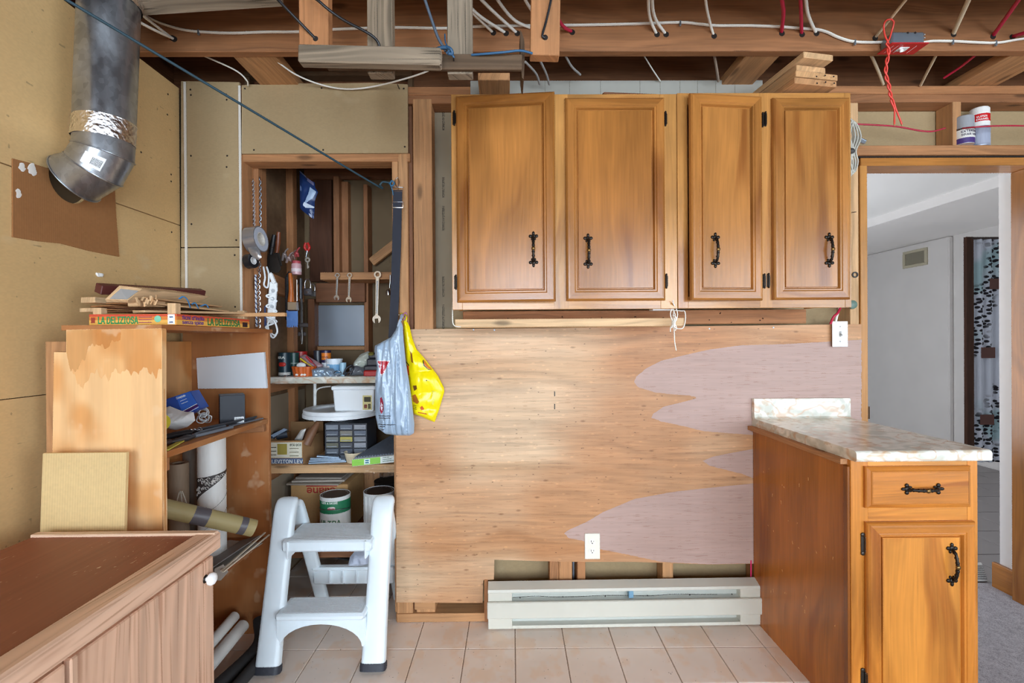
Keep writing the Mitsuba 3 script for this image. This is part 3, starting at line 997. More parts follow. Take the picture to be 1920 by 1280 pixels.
# the loose board slung under the left cabinet
YBD = 1.93
hb = thing("hung_board", "pale narrow board slung on wire loops under the left wall cabinet", "board")
part(hb, "board", grain(cbox(at(853, 600, YBD)[0], at(1283, 600, YBD)[0], YBD, YBD + .12, at(1060, 612.5, YBD)[2], at(1060, 597, YBD)[2], .002), "x", .02), "lumber")
part(hb, "wire_loop", ptube([(849, 566, YBD - .05), (848.5, 585, YBD - .015), (849, 604, YBD - .006), (853, 611, YBD - .006), (862, 612.5, YBD - .006), (870, 613, YBD + .05)], .0022, sides=6), CABLE)
part(hb, "wire_loop", ptube([(1226, 580, YBD - .01), (1250, 581, YBD - .02), (1277, 582.5, YBD - .012), (1284, 584, YBD - .006), (1285, 600, YBD - .006), (1281, 614, YBD - .006), (1272, 616, YBD - .004), (1262, 614, YBD + .02)], .0022, sides=6), CABLE)
part(hb, "clip_plate", fbox(1224, 578, 1262, 581.5, YBD - .03, .05, .001), WHITE)
sm = [[(1262, 563, 1.83), (1263, 580, 1.87), (1262, 600, 1.89), (1264, 620, 1.9), (1265, 640, 1.91), (1268, 657, 1.91)], [(1262, 568, 1.835), (1270, 585, 1.88), (1268, 600, 1.89), (1258, 612, 1.89), (1257, 622, 1.89)],
      [(1262, 575, 1.86), (1257, 588, 1.87), (1262, 604, 1.88), (1268, 612, 1.88), (1266, 620, 1.88)], [(1263, 582, 1.87), (1266, 592, 1.86), (1262, 606, 1.87), (1259, 615, 1.87)], [(1261, 590, 1.87), (1268, 596, 1.865), (1263, 610, 1.865), (1270, 616, 1.87)]]
obj("string", cat(*[ptube(s, .0021, sides=6) for s in sm], ball(at(1263, 606, 1.88), .008, (1, 1, 2.2), 2)), C(232, 230, 222, .9), "white knotted string dangling from the end of the hung board", "string", smooth=60)

# ---------------------------------------------------------------- base cabinet, worktop
PF, PBK = 1.53, 2.145
px0 = at(1406, 800, 2.13)[0] + .022
pX0, pX1 = px0, at(1833, 900, PF)[0]
ptop = at(1606, 846, 1.5)[2] - .0345
bc = thing("base_cabinet", "honey maple base cabinet with a drawer over a door, standing out from the plywood wall", "cabinet")
part(bc, "side_panel", grain(cbox(pX0, pX0 + .006, PF + .018, PBK, .0, ptop, .001), "z", .66), "amber")
part(bc, "side_panel", grain(cbox(pX1 - .008, pX1 - .002, PF + .018, PBK, .0, ptop, .001), "z", .5), "amber")
part(bc, "back_panel", grain(cbox(pX0 + .006, pX1 - .008, PBK - .008, PBK - .002, .0, ptop), "z", .5), "amber")
part(bc, "corner_strip", grain(cbox(pX0 - .009, pX0 - .0005, PF + .004, PF + .024, .0, ptop - .022, .001), "z", .82), "amber")
wS = .047
fz = lambda py, px=1720: at(px, py, PF)[2]
for a, b in ((pX0 - .001, pX0 + .055), (pX1 - .034, pX1)):
    part(bc, "stile", grain(cbox(a, b, PF, PF + .018, .0, ptop, .001), "z", .46), "amber")
part(bc, "rail", grain(cbox(pX0 + .055, pX1 - .034, PF + .0005, PF + .0175, ptop - .034, ptop, .0005), "x", .34), "amber")
part(bc, "rail", grain(cbox(pX0 + .055, pX1 - .034, PF + .0005, PF + .0175, fz(985), fz(950), .0005), "x", .42), "amber")
dx0, dx1 = at(1625, 900, PF - .015)[0], at(1823, 900, PF - .015)[0]
dz0, dz1 = at(1725, 953, PF - .018)[2], at(1725, 875, PF - .018)[2]
dr_ = part(bc, "drawer", ringframe(dx0, dx1, dz0, dz1, PF - .001, [(0, 0), (0, .008), (.003, .011), (.012, .0165), (.014, .019), (.016, .019)], .58), "amber")
part(dr_, "front_panel", grain(cbox(dx0 + .0158, dx1 - .0158, PF - .0202, PF - .004, dz0 + .0158, dz1 - .0158, .001), "x", .54), "amber")
a, b = bow_handle([at(1729, 916, PF - .02)[0], PF - .0205, at(1729, 916, PF - .02)[2]], [1, 0, 0], [0, -1, 0], .126)
part(dr_, "handle", a, IRON, 60, "antique black bow handle with fleur ends"); part(dr_, "handle_bead", b, BRASSY, 60)
ez1 = at(1725, 979.5, PF - .018)[2]
ex0, ex1 = at(1628, 1100, PF - .018)[0], at(1832, 1100, PF - .018)[0]
hx, hy = at(1785, 1058, PF - .015)[0], at(1785, 1058, PF - .015)[2]
d = make_door(bc, ex0, ex1, .10, ez1, PF, .52, .42, (hx, hy, True, .128), [], mat="amber")
for py in (1020, 1274):
    q = at(1621, py, PF - .004)
    part(d, "hinge", cat(cbox(q[0] - .01, q[0] + .006, PF - .0035, PF, q[2] - .034, q[2] + .034, .001), hinge_mesh(np.array([q[0] + .006, PF - .006, q[2]])), ball([q[0] - .004, PF - .003, q[2] + .03], .007, (1, .4, 1), 1), ball([q[0] - .004, PF - .003, q[2] - .03], .007, (1, .4, 1), 1)), C(70, 64, 58, .4, .8), 50, "black antiqued hinge plate")
part(bc, "toe_board", grain(cbox(pX0 + .01, pX1 - .01, PF + .06, PF + .075, 0, .1), "x", .8), "amber")

for k in range(26):
    y_, z_ = rng.uniform(1.6, 2.08), rng.uniform(.12, .78)
    part(bc, "scuff_mark", bar([pX0 - .0003, y_, z_], [pX0 - .0003, y_ + rng.uniform(-.004, .006), z_ + rng.uniform(.003, .014)], .0006, rng.uniform(.0015, .003), up=(0, 1, 0)), C(206, 156, 96, .6))
wt = thing("worktop", "marbled laminate worktop with a low backsplash on the base cabinet", "countertop")
CFY = 1.50
cz = at(1606, 846, CFY)[2]
cx0, cx1 = at(1606, 850, CFY)[0], at(1861, 850, CFY)[0]
bs = at(1594, 746, 2.128)[2]
ang = np.linspace(0, math.pi / 2, 6)
prof = [(2.147, cz - .034), (CFY + .004, cz - .034), (CFY, cz - .03), (CFY, cz - .012)] + [(CFY + .012 - .012 * math.cos(q), cz - .012 + .012 * math.sin(q)) for q in ang] + [(2.112, cz)] + [(2.112 + .014 * math.sin(q), cz + .014 - .014 * math.cos(q)) for q in ang[1:]] + [(2.126, bs - .006), (2.129, bs), (2.147, bs)]
m = extr(sg.Polygon(prof), cx1 - cx0)
m.apply_transform(frame([cx0, 0, 0], [0, 1, 0], [0, 0, 1]))
part(wt, "slab", m, "marble", 30)
bt = at(1406, 800, 2.13)
part(wt, "batten", grain(cbox(cx0 - .02, cx0 + .012, 1.545, 2.147, cz - .052, cz - .0345, .001), "y", .36), "lumber", label="raw wood batten under the left edge")

# ---------------------------------------------------------------- baseboard heater
HE = C(192, 189, 176, .38)
ht = thing("baseboard_heater", "off white electric baseboard heater low against the wall on the tiles", "heater")
hx0, hx1 = at(915, 1150, 2.09)[0], at(1433, 1150, 2.09)[0]
sk = math.radians(.5)


def hk(m):
    return rotz(m, math.degrees(sk), [hx0, 2.14, 0])


HB_ = 2.128
part(ht, "back_plate", hk(cbox(hx0, hx1, HB_ - .006, HB_, .006, .188)), HE)
part(ht, "hood", hk(xf(extr(sg.Polygon([(HB_, .192), (HB_ - .045, .176), (HB_ - .05, .166), (HB_ - .048, .164), (HB_ - .043, .172), (HB_, .186)]), hx1 - hx0), frame([hx0, 0, 0], [0, 1, 0], [0, 0, 1]))), HE)
for a, b in ((hx0, hx0 + .105), (hx1 - .105, hx1)):
    part(ht, "end_cap", hk(cbox(a, b, HB_ - .047, HB_ - .006, .006, .17, .002)), HE)
part(ht, "front_panel", hk(cbox(hx0 - .003, hx1 + .008, HB_ - .062, HB_ - .0475, .058, .129, .003)), HE)
part(ht, "bottom_rail", hk(cbox(hx0 + .105, hx1 - .105, HB_ - .046, HB_ - .006, .006, .02, .001)), HE)
part(ht, "heating_element", hk(cat(cyl([hx0 + .1, HB_ - .025, .085], [hx1 - .1, HB_ - .025, .085], .009, 8), *[cbox(x, x + .002, HB_ - .044, HB_ - .008, .05, .122) for x in np.arange(hx0 + .12, hx1 - .12, .014)])), C(120, 120, 120, .5, .6))
part(ht, "deflector", hk(cbox(hx0 + .105, hx1 - .105, HB_ - .045, HB_ - .008, .123, .127)), C(176, 178, 172, .45))
part(ht, "reflector", hk(cbox(hx0 + .105, hx1 - .105, HB_ - .012, HB_ - .0065, .02, .165)), C(196, 198, 190, .4, .3))
part(ht, "thermal_wire", hk(tube([(hx0 + .108 + k * .1, HB_ - .04 + .003 * (k % 2), .14 + .003 * math.sin(k * 1.9)) for k in range(10)], .001, sides=5)), C(60, 60, 58, .5))
part(ht, "clip", hk(cbox((hx0 + hx1) / 2 + .01, (hx0 + hx1) / 2 + .03, HB_ - .046, HB_ - .02, .132, .165, .001)), C(110, 150, 176, .4, .3), label="blue grey metal clip in the upper slot")
for k, x in enumerate(np.linspace(hx0 + .14, hx1 - .14, 6)):
    part(ht, "stand_off", hk(ball([x, HB_ - .042, .14], .003, 1, 1)), C(50, 50, 48, .6))

# ---------------------------------------------------------------- outlet and switch plates
op = thing("wall_outlet", "white double wall outlet low on the plywood above the heater", "outlet")
part(op, "plate", fbox(1096.5, 1000, 1125, 1048, YW - .006, .0055, .0025), C(226, 222, 208, .35))
for py in (1015.5, 1033):
    c = at(1110.5, py, YW - .0062)
    part(op, "socket", lathe([(0, 0), (.0145, 0), (.0145, .0016), (.013, .002), (0, .002)], c, 20, [0, -1, 0]), C(230, 226, 214, .35))
    part(op, "slot", cat(cbox(c[0] - .0065, c[0] - .0045, c[1] - .0026, c[1] - .002, c[2] - .001, c[2] + .007), cbox(c[0] + .0045, c[0] + .0065, c[1] - .0026, c[1] - .002, c[2], c[2] + .006), ball(c + [0, -.002, -.006], .0026, (1, .3, 1), 1)), HOLE)
sp_ = thing("wall_switch", "white light switch plate over the top edge of the plywood beside the doorway", "switch")
part(sp_, "plate", fbox(1561, 602, 1590, 650, YW - .02, .0055, .0022), C(230, 230, 228, .35))
c = at(1575.5, 626, YW - .0202)
part(sp_, "toggle", cat(cbox(c[0] - .005, c[0] + .005, c[1] - .0012, c[1] + .001, c[2] - .012, c[2] + .012, .0008), rot(cbox(c[0] - .003, c[0] + .003, c[1] - .012, c[1], c[2] - .003, c[2] + .003, .001), 25, [1, 0, 0], c)), C(150, 148, 144, .4))
parts(sp_, "screw", [ball(at(1575.5, y, YW - .0205), .003, (1, .4, 1), 1) for y in (612, 640)], C(140, 140, 138, .4, .5))
part(sp_, "switch_box", fbox(1563, 604, 1588, 648, YW - .0142, .01), GALV)

# ---------------------------------------------------------------- vanity cabinet in the foreground
va = thing("vanity_cabinet", "low wood grained vanity cabinet with a dark brown top in the left foreground", "cabinet")
VX0, VX1, VY0, VY1, VZ = -1.297, -.797, .35, 1.331, .74
part(va, "top_panel", grain(cbox(VX0 + .004, VX1 - .05, VY0, VY1 - .02, VZ - .02, VZ - .004), "y", .3), "walnut", label="dark brown board set into the top")
lip = sg.Polygon([(VX1 - .058, VZ - .006), (VX1 - .052, VZ), (VX1 - .006, VZ), (VX1, VZ - .005), (VX1, VZ - .045), (VX1 - .03, VZ - .047), (VX1 - .03, VZ - .02), (VX1 - .058, VZ - .02)])
m = extr(lip, VY1 - VY0)
m.apply_transform(frame([0, VY1, 0], [1, 0, 0], [0, 0, 1]))
part(va, "front_lip", grain(m, "y", .34), "oak")
part(va, "back_lip", grain(cbox(VX0, VX1 - .004, VY1 - .022, VY1, VZ - .04, VZ + .003, .002), "x", .1), "oak", label="chipped pale edge at the back of the top")
part(va, "body", grain(cat(cbox(VX0 + .01, VX1 - .03, VY1 - .03, VY1 - .012, .02, VZ - .04), cbox(VX1 - .052, VX1 - .034, VY0, VY1 - .03, .02, VZ - .047), cbox(VX0 + .01, VX0 + .02, VY0, VY1 - .03, .02, VZ - .04)), "z", .42), "oak")
for y0, y1 in ((.895, 1.326), (.46, .885)):
    d = part(va, "door", grain(cbox(VX1 - .033, VX1 - .016, y0, y1, .06, .676, .003), "z", .4), "oak")
    if y0 > .8:
        k = atx(390, 1097, VX1 + .012)
        part(d, "knob", lathe([(0, .03), (.008, .0295), (.014, .026), (.0168, .02), (.0155, .014), (.01, .01), (.006, .008), (.006, 0), (0, 0)][::-1], [VX1 - .018, 1.29, k[2]], 24, [1, 0, 0]), C(236, 236, 234, .15), 40, "white porcelain knob")
        part(d, "knob_base", lathe([(0, .004), (.009, .003), (.011, 0), (0, 0)][::-1], [VX1 - .0162, 1.29, k[2]], 18, [1, 0, 0]), IRON)

# ---------------------------------------------------------------- plywood shelf unit at the left wall
su = thing("shelf_unit", "open plywood shelf unit standing against the left wall, its side towards the viewer", "shelf unit")
SX, SA, SB = -1.033, 1.44, 2.08
zz = lambda py, Y, px=300: at(px, py, Y)[2]
SX_N = at(304, 800, SA)[0]
near = [(124, 618), (297, 615.5), (303, 615.5), (304, 620), (304, 1300), (96, 1300), (98, 880), (101, 660), (124, 660)]
part(su, "near_side", grain(fpoly(near, SA, .018), "z", .12), "shelfply", label="stained plywood side with a notched top corner")
def stain(pts, tone, amp, seed):
    e = np.array(pxpoly(pts, SA).segmentize(.004).exterior.coords)
    k = np.c_[e[:, :1] * 85, e[:, 1:] * 14, e[:, :1] * 0 + seed]
    e[:, 1] += (meshkit.fbm(k, 3) - .5) * amp
    g = sg.Polygon(e).buffer(0).intersection(pxpoly(near, SA).buffer(-.001))
    part(su, "stain_patch", grain(xz(g, SA - .0004 - seed * .0002, .0004), "z", tone), "shelfply", label="old orange brown water stain along the top of the side")


stain([(125, 600), (303, 600), (303, 694), (288, 700), (262, 690), (240, 704), (214, 694), (196, 712), (178, 700), (152, 720), (140, 700), (126, 672)], .24, .085, 0)
stain([(125, 600), (228, 600), (226, 640), (205, 648), (180, 640), (160, 668), (142, 700), (133, 690), (125, 650)], .36, .05, 1)
for k, (y0_, y1_, tn) in enumerate(((SA + .001, SA + .006, .05), (SA + .006, SA + .0115, .35), (SA + .0115, SA + .017, .1))):
    part(su, "ply_edge", grain(cbox(SX_N - .0005, SX_N + .001, y0_, y1_, .5, zz(617, SA)), "z", tn), "shelfply")
part(su, "back_strip", grain(fbox(88, 640, 132, 1290, SA + .02, .02, .001), "z", .3), "lumber")
part(su, "far_side", grain(cbox(-1.40, SX, SB, SB + .018, 0, zz(622, SB, 500), .001), "z", .62), "shelfply")
part(su, "top_board", grain(cbox(-1.33, SX, SA + .002, SB + .04, at(303, 617, SA)[2] - .002, at(303, 617, SA)[2] + .014, .001), "y", .6), "shelfply")
ztop = at(303, 617, SA)[2] + .014
part(su, "back_board", grain(cbox(-1.372, -1.36, SA + .05, SB - .002, .45, at(340, 640, 2.0)[2], .001), "z", .4), "shelfply")
ZM = .93
part(su, "shelf_board", grain(cbox(-1.358, SX - .004, SA + .02, SB - .002, ZM - .02, ZM, .001), "y", .58), "shelfply")
part(su, "shelf_board", grain(cbox(-1.40, SX - .02, SA + .02, SB - .002, .40, .418, .001), "y", .8), "shelfply")
part(su, "cleat", grain(bar([SX - .12, SB - .015, ZM - .042], [SX - .01, SB - .015, ZM - .035], .025, .035, b=.002), "x", .45), "lumber")
part(su, "cleat", grain(cbox(SX - .16, SX - .012, SA + .02, SA + .05, ZM - .062, ZM - .022, .002), "x", .4), "lumber")
part(su, "lower_panel", grain(cbox(-1.42, -1.40, SA + .03, SB, .0, .39), "y", .9), "shelfply")

# ---------------------------------------------------------------- step ladder
def rail(pts, w, d, n=14, smooth=8):
    """bar along a path in the y-z plane with a rounded rectangular section w wide (x) and d thick"""
    P = spline(pts, smooth)
    W = np.interp(np.linspace(0, 1, len(P)), np.linspace(0, 1, len(w)), w)
    D = np.interp(np.linspace(0, 1, len(P)), np.linspace(0, 1, len(d)), d)
    t = np.gradient(P, axis=0); t /= np.linalg.norm(t, axis=1, keepdims=True)
    a = (np.arange(n) + .5) / n * 2 * np.pi
    cs, sn = np.sign(np.cos(a)) * np.abs(np.cos(a)) ** .55, np.sign(np.sin(a)) * np.abs(np.sin(a)) ** .55
    V = []
    for p, q, ww, dd in zip(P, t, W, D):
        b = np.cross(q, [1, 0, 0])
        V.append(p + cs[:, None] * ww / 2 * np.array([1, 0, 0]) + sn[:, None] * dd / 2 * b)
    V = np.vstack(V + [P[:1], P[-1:]])
    m, F = len(P), []
    for i in range(m - 1):
        for k in range(n):
            l = (k + 1) % n
            F += [[i * n + k, (i + 1) * n + l, i * n + l], [i * n + k, (i + 1) * n + k, (i + 1) * n + l]]
    for k in range(n):
        l = (k + 1) % n
        F += [[m * n, k, l], [m * n + 1, (m - 1) * n + l, (m - 1) * n + k]]
    return trimesh.Trimesh(V, F, process=False)


LW = C(216, 226, 231, .32)
ld = thing("step_ladder", "white plastic two step folding stool on the tiles before the closet", "step stool")
xl, xr = -.922, -.524
for s, xc in ((-1, xl), (1, xr)):
    dy = 0.0 if s < 0 else .012
    path = [(xc, 1.838 + dy, .0265), (xc, 1.868 + dy, .14), (xc, 1.905 + dy, .28), (xc, 1.95 + dy, .44), (xc, 1.985 + dy, .555), (xc, 2.012 + dy, .592), (xc, 2.04 + dy, .596)]
    fr = part(ld, "front_leg", rail(path, [.092, .088, .086, .086, .088, .088, .06], [.05, .048, .046, .044, .042, .036, .02]), LW, 40)
    part(fr, "rubber_foot", rail([(xc, 1.829 + dy, .0005), (xc, 1.834 + dy, .014), (xc, 1.838 + dy, .027)], [.098, .1, .098], [.056, .057, .055]), C(42, 44, 52, .6), 40, "dark rubber foot")
    xi = xc - s * .012
    part(ld, "rear_leg", rail([(xi, 2.03 + dy, .58), (xi, 2.06 + dy, .57), (xi, 2.1 + dy, .5), (xi, 2.2 + dy, .3), (xi, 2.345 + dy, .002)], [.05, .06, .062, .062, .062], [.02, .032, .036, .034, .034]), LW, 40)
st = part(ld, "top_step", cbox(xl + .02, xr - .02, 1.905, 2.10, .425, .472, .008), LW, 40)
tag(part(st, "tread", cat(*[cbox(xl + .035, xr - .035, y, y + .003, .472, .4728) for y in np.arange(1.918, 2.09, .0065)]), C(196, 200, 202, .6)), kind="stuff")
st = part(ld, "lower_step", cbox(xl + .03, xr - .03, 1.824, 1.955, .198, .226, .01), LW, 40)
tag(part(st, "tread", cat(*[cbox(xl + .05, xr - .05, y, y + .003, .226, .2268) for y in np.arange(1.836, 1.948, .006)]), C(196, 200, 202, .6)), kind="stuff")
arch = [(xl + .03, .2), (xr - .03, .2)] + [(xr - .03, .1)] + [((xl + xr) / 2 + (xr - xl - .085) / 2 * math.cos(q), .09 + .088 * math.sin(q)) for q in np.linspace(0, math.pi, 15)] + [(xl + .03, .1)]
part(ld, "apron", xz(sg.Polygon(arch), 1.842, .016), LW, 30)
parts(ld, "side_gusset", [cbox(x - .004, x + .004, 1.9, 2.09, .40, .47, .002) for x in (xl + .045, xr - .045)], LW)
cb = part(ld, "rear_brace", cbox(xl + .01, xr - .01, 2.235, 2.262, .13, .215, .006), LW, 40)
parts(cb, "rib", [cbox(x - .004, x + .004, 2.224, 2.236, .14, .205, .002) for x in np.linspace(xl + .09, xr - .06, 5)], LW)
part(ld, "rear_lip", cbox(xl + .01, xr - .01, 2.222, 2.236, .2, .216, .004), LW, 40)

# ---------------------------------------------------------------- galvanised duct
du = thing("vent_duct", "galvanised vent duct dropping down the left wall and elbowing into it", "duct")
DY, DR = 1.575, .0815
p0, p1 = at(207, -30, DY), at(196.5, 236, DY)
p0 = p1 + (p0 - p1) * (2.63 - p1[2]) / (p0[2] - p1[2])
part(du, "pipe", tube([p0, p1], DR, sides=48, smooth=1, cap=False), "zinc", 30)


def gore(px, py, deg, r=DR):
    c = at(px, py, DY)
    a = math.radians(deg)
    n = np.array([-math.sin(a), 0, -math.cos(a)])
    e = np.array([math.cos(a), 0, -math.sin(a)])
    q = np.arange(48) / 48 * 2 * np.pi
    return c + r * (np.cos(q)[:, None] * e + np.sin(q)[:, None] * np.array([0, 1.0, 0]))


def loft(rings):
    n = len(rings[0])
    V = np.vstack(rings)
    F = []
    for i in range(len(rings) - 1):
        for k in range(n):
            l = (k + 1) % n
            F += [[i * n + k, i * n + l, (i + 1) * n + l], [i * n + k, (i + 1) * n + l, (i + 1) * n + k]]
    return trimesh.Trimesh(V, F, process=False)


c0 = part(du, "collar", loft([gore(196, 255, 0), gore(194.5, 287, 17)]), "zinc", 30)
c1 = part(du, "elbow_gore", loft([gore(194.5, 287, 17), gore(176, 318, 36)]), "zinc", 30)
c2_ = part(du, "elbow_gore", loft([gore(176, 318, 36), gore(146, 332, 58), gore(141, 336, 58)]), "zinc", 30)
for (px, py, dg) in ((194.5, 287, 17), (176, 318, 36), (141, 336, 58)):
    g = gore(px, py, dg, DR + .001)
    part(du, "seam_bead", tube(g, .0026, sides=6, smooth=1, closed=True), "zinc", 50)
r0, r1 = gore(197, 229, 0, DR + .0012), gore(195, 266, 3, DR + .0014)
tp = loft([r0 * (1 - f) + r1 * f for f in np.linspace(0, 1, 9)])
nz = meshkit.noise(tp.vertices * 60) - .5
tp.vertices += (tp.vertices - at(196, 247, DY)) * np.array([1, 1, 0]) / DR * (np.maximum(nz, -.2) * .004)[:, None]
part(du, "foil_tape", tp, "foil", True, "crinkled foil tape at the elbow joint")
r0, r1 = gore(208, -40, 0, DR + .006), gore(207, 14, -8, DR + .003)
tp = loft([r0 * (1 - f) + r1 * f for f in np.linspace(0, 1, 9)])
tp.vertices += (tp.vertices - at(207, 0, DY)) * np.array([1, 1, 0]) / DR * ((meshkit.noise(tp.vertices * 50) - .5) * .008)[:, None]
part(du, "foil_tape", tp, "foil", True, "crinkled foil tape at the top")
# barcode sticker on the elbow
e1, e2 = gore(194.5, 287, 17), gore(176, 318, 36)
kk = [int(round((x / 360) * 48)) for x in (286, 330)]
P = np.array([[(e1[k] * (1 - f) + e2[k] * f) for k in range(kk[0], kk[1])] for f in (.28, .8)])
cc = (e1.mean(0) + e2.mean(0)) / 2
P = cc + (P - cc) * 1.012
n = P.shape[1]
part(du, "sticker", trimesh.Trimesh(P.reshape(-1, 3), [f for i in range(n - 1) for f in ([i, i + 1, n + i + 1], [i, n + i + 1, n + i])], process=False), C(226, 228, 230, .5), label="white barcode sticker")
for f in np.linspace(.45, .9, 9):
    i = f * (n - 1); i0 = int(i); a = P[0, i0] * (1 - (i - i0)) + P[0, min(i0 + 1, n - 1)] * (i - i0); b = P[1, i0] * (1 - (i - i0)) + P[1, min(i0 + 1, n - 1)] * (i - i0)
    o = (a - cc) / np.linalg.norm(a - cc) * .0006
    part(du, "sticker_bar", bar(a * .75 + b * .25 + o, a * .2 + b * .8 + o, .0012, .0004, up=(a - cc)), C(30, 30, 34, .6))

# cardboard plate around the hole
cpts = [(22, 297), (60, 307), (104, 320), (112, 352), (126, 350), (150, 366), (172, 374), (196, 368), (214, 357), (216, 400), (222, 481), (206, 478), (165, 470), (112, 456), (70, 452), (22, 444)]
g = sg.Polygon([(atx(a, b, XL + .001)[1], atx(a, b, XL + .001)[2]) for a, b in cpts])
g = g.difference(sg.Point(*HOLE_YZ).buffer(.074))
m = yz(g, XL + .0045, .004)
cpk = obj("cardboard_sheet", grain(m, "z", .82), "cardboard", "brown corrugated cardboard piece fixed on the left wall below the duct", "cardboard")
for px, py, r in ((42, 313, .012), (61, 318, .017), (35, 362, .012)):
    a = atx(px, py, XL + .0048)
    m = ball(a, r, (.06, .8, 1.1), 2); m.vertices += (meshkit.noise(m.vertices * 150) - .5)[:, None] * np.array([.0, .008, .008])
    part(cpk, "plaster_spot", m, C(222, 214, 204, .9), True)
# ---------------------------------------------------------------- the closet's shelves and what stands on them
BKX = CX0 - .004
obj("closet_shelf", cbox(CX0 + .001, CX1 - .013, S1Y, CW_BACK - .095, ZS1 - .034, ZS1, .004), "marble", "upper closet shelf with a marbled laminate edge", "shelf")
obj("closet_shelf", grain(cbox(CX0 + .001, CX1 - .013, S2Y, CW_BACK - .095, ZS2 - .04, ZS2, .002), "x", .12), "lumber", "middle closet shelf of bare pale wood holding the drawer organiser", "shelf")
ZS3 = .27
obj("closet_shelf", grain(cbox(CX0 + .001, CX1 - .013, 2.27, CW_BACK - .095, ZS3 - .03, ZS3, .002), "x", .6), "lumber", "lowest closet shelf behind the step stool", "shelf")
YF = S1Y + .05


def can(name, label, cat_, a, b, top, Y, z, col, bands=(), lid=STEEL, group=None, lidr=1.0, rough=.35):
    """tin standing on a shelf: body, rims, lid; bands = (name, lower, upper share of the height, colour)"""
    p, q = at(a, top, Y), at(b, top, Y)
    r, o = (q[0] - p[0]) / 2, np.array([(p[0] + q[0]) / 2, Y + (q[0] - p[0]) / 2, z])
    h = p[2] - z
    t = thing(name, label, cat_, group)
    part(t, "body", lathe([(0, 0), (r * .985, 0), (r, .002), (r, .004), (r * .985, .005), (r * .985, h - .005), (r, h - .004), (r, h - .001), (r * .97, h), (r * .93, h - .003), (0, h - .003)], o, 30), C(*col, rough), 40)
    part(t, "lid", lathe([(0, 0), (r * .8, 0), (r * .84, -.002), (r * .86, .0005), (r * .92, .0005), (r * .925, -.003), (0, -.003)][::-1], o + [0, 0, h - .002], 30), lid, 40)
    for (nm, lo, hi, c) in bands:
        part(t, nm, lathe([(r * .986, h * lo), (r * .992, h * lo), (r * .992, h * hi), (r * .986, h * hi)], o, 30), C(*c, .4), 40)
    return t, o, r, h


def curved_text(parent, s, o, r, z, h, a0, a1, col, bold=True, name="lettering"):
    """lettering wrapped round a tin between the angles a0, a1 (0 = towards the viewer)"""
    m = meshkit.text_mesh(s, h, .0008, bold)
    m = m.subdivide_to_size(.004) if len(m.faces) < 4000 else m
    w = m.bounds[1][0] - m.bounds[0][0]
    v = np.array(m.vertices)
    th = np.radians(a0 + (v[:, 0] - m.bounds[0][0]) / w * (a1 - a0))
    rr = r + v[:, 2]
    m.vertices = np.stack([o[0] + rr * np.sin(th), o[1] - rr * np.cos(th), z + v[:, 1]], 1)
    return part(parent, name, m, C(*col, .5))


t, o, r, h = can("tin", "dark navy tin with a red tomato print, leftmost on the upper closet shelf", "tin", 517, 539, 661, YF, ZS1, (30, 52, 62), [("base_band", .02, .16, (206, 206, 200))])
a = ball(o + [0, -r * .8, h * .5], r * .62, (1, .4, .85), 2)
part(t, "tomato_print", a, C(186, 44, 34, .45), True)
curved_text(t, "ARA", o, r * .992, o[2] + h * .74, .012, -60, 30, (232, 232, 226))
t, o, r, h = can("tin", "dark green tin right behind the navy tomato tin", "tin", 537, 556, 661, YF + .06, ZS1, (34, 66, 62), [("stripe", .5, .56, (120, 140, 130))])
t, o, r, h = can("tin", "red topped tin behind the orange tub", "tin", 548, 571, 659, YF + .12, ZS1, (168, 34, 34), [("label_band", .1, .5, (60, 66, 64))], C(168, 34, 34, .4))
# orange fluted tub
p, q = at(541, 690, YF - .02), at(586, 690, YF - .02)
r = (q[0] - p[0]) / 2; o = np.array([(p[0] + q[0]) / 2, YF - .02 + r * .8, ZS1]); h = at(560, 687, YF)[2] - ZS1
m = lathe([(0, 0), (r * .84, 0), (r * .9, h * .3), (r, h), (r * .96, h), (r * .86, h * .3), (0, h * .12)], [0, 0, 0], 96)
th = np.arctan2(m.vertices[:, 1], m.vertices[:, 0])
m.vertices[:, :2] *= (1 + .035 * np.cos(th * 16))[:, None]
m.apply_translation(o)
tb = obj("tub", m, C(196, 92, 36, .4), "orange fluted plastic tub on the upper closet shelf", "tub", smooth=50)
foam = ball(o + [-.012, -.012, h + .004], .024, (1, .7, .7), 2)
obj("foam_cup", foam, C(228, 228, 224, .8), "white round foam piece lying in the orange tub", "foam", smooth=True)
for k, dx in enumerate((-.018, .006, .022)):
    part(tb, "white_smear", ball(o + [dx, -r * .87, h * .18], .007, (1.2, .3, .8), 1), C(226, 220, 212, .7), True)
# strips of packaging
obj("blister_pack", puffy(pxpoly([(562, 668), (572, 664), (606, 684), (602, 692), (588, 694), (574, 684)], YF + .05), YF + .05, lambda x, z, d: .012 * np.sqrt(np.clip(d / .02, 0, 1)) + .004 * meshkit.noise(np.stack([x * 90, z * 90, x * 0], -1)), spacing=.005), C(146, 116, 120, .25), "clear and red blister pack leaning among the tins", "packaging", smooth=50)
obj("screwdriver", cat(ptube([(563, 672, YF + .03), (574, 680, YF + .03)], .005), ptube([(574, 680, YF + .03), (590, 690, YF + .03)], .0022)), C(206, 176, 40, .4), "yellow handled tool sticking out of the orange tub", "tool", smooth=50)
obj("screwdriver", cat(ptube([(574, 668, YF + .02), (585, 679, YF + .02)], .006), ptube([(585, 679, YF + .02), (592, 686, YF + .02)], .0025)), C(160, 40, 48, .4), "red handled tool sticking out behind the orange tub", "tool", smooth=50)
can("tin", "plain black tin behind the white and blue tub", "tin", 585, 601, 657, YF + .1, ZS1, (40, 40, 48))
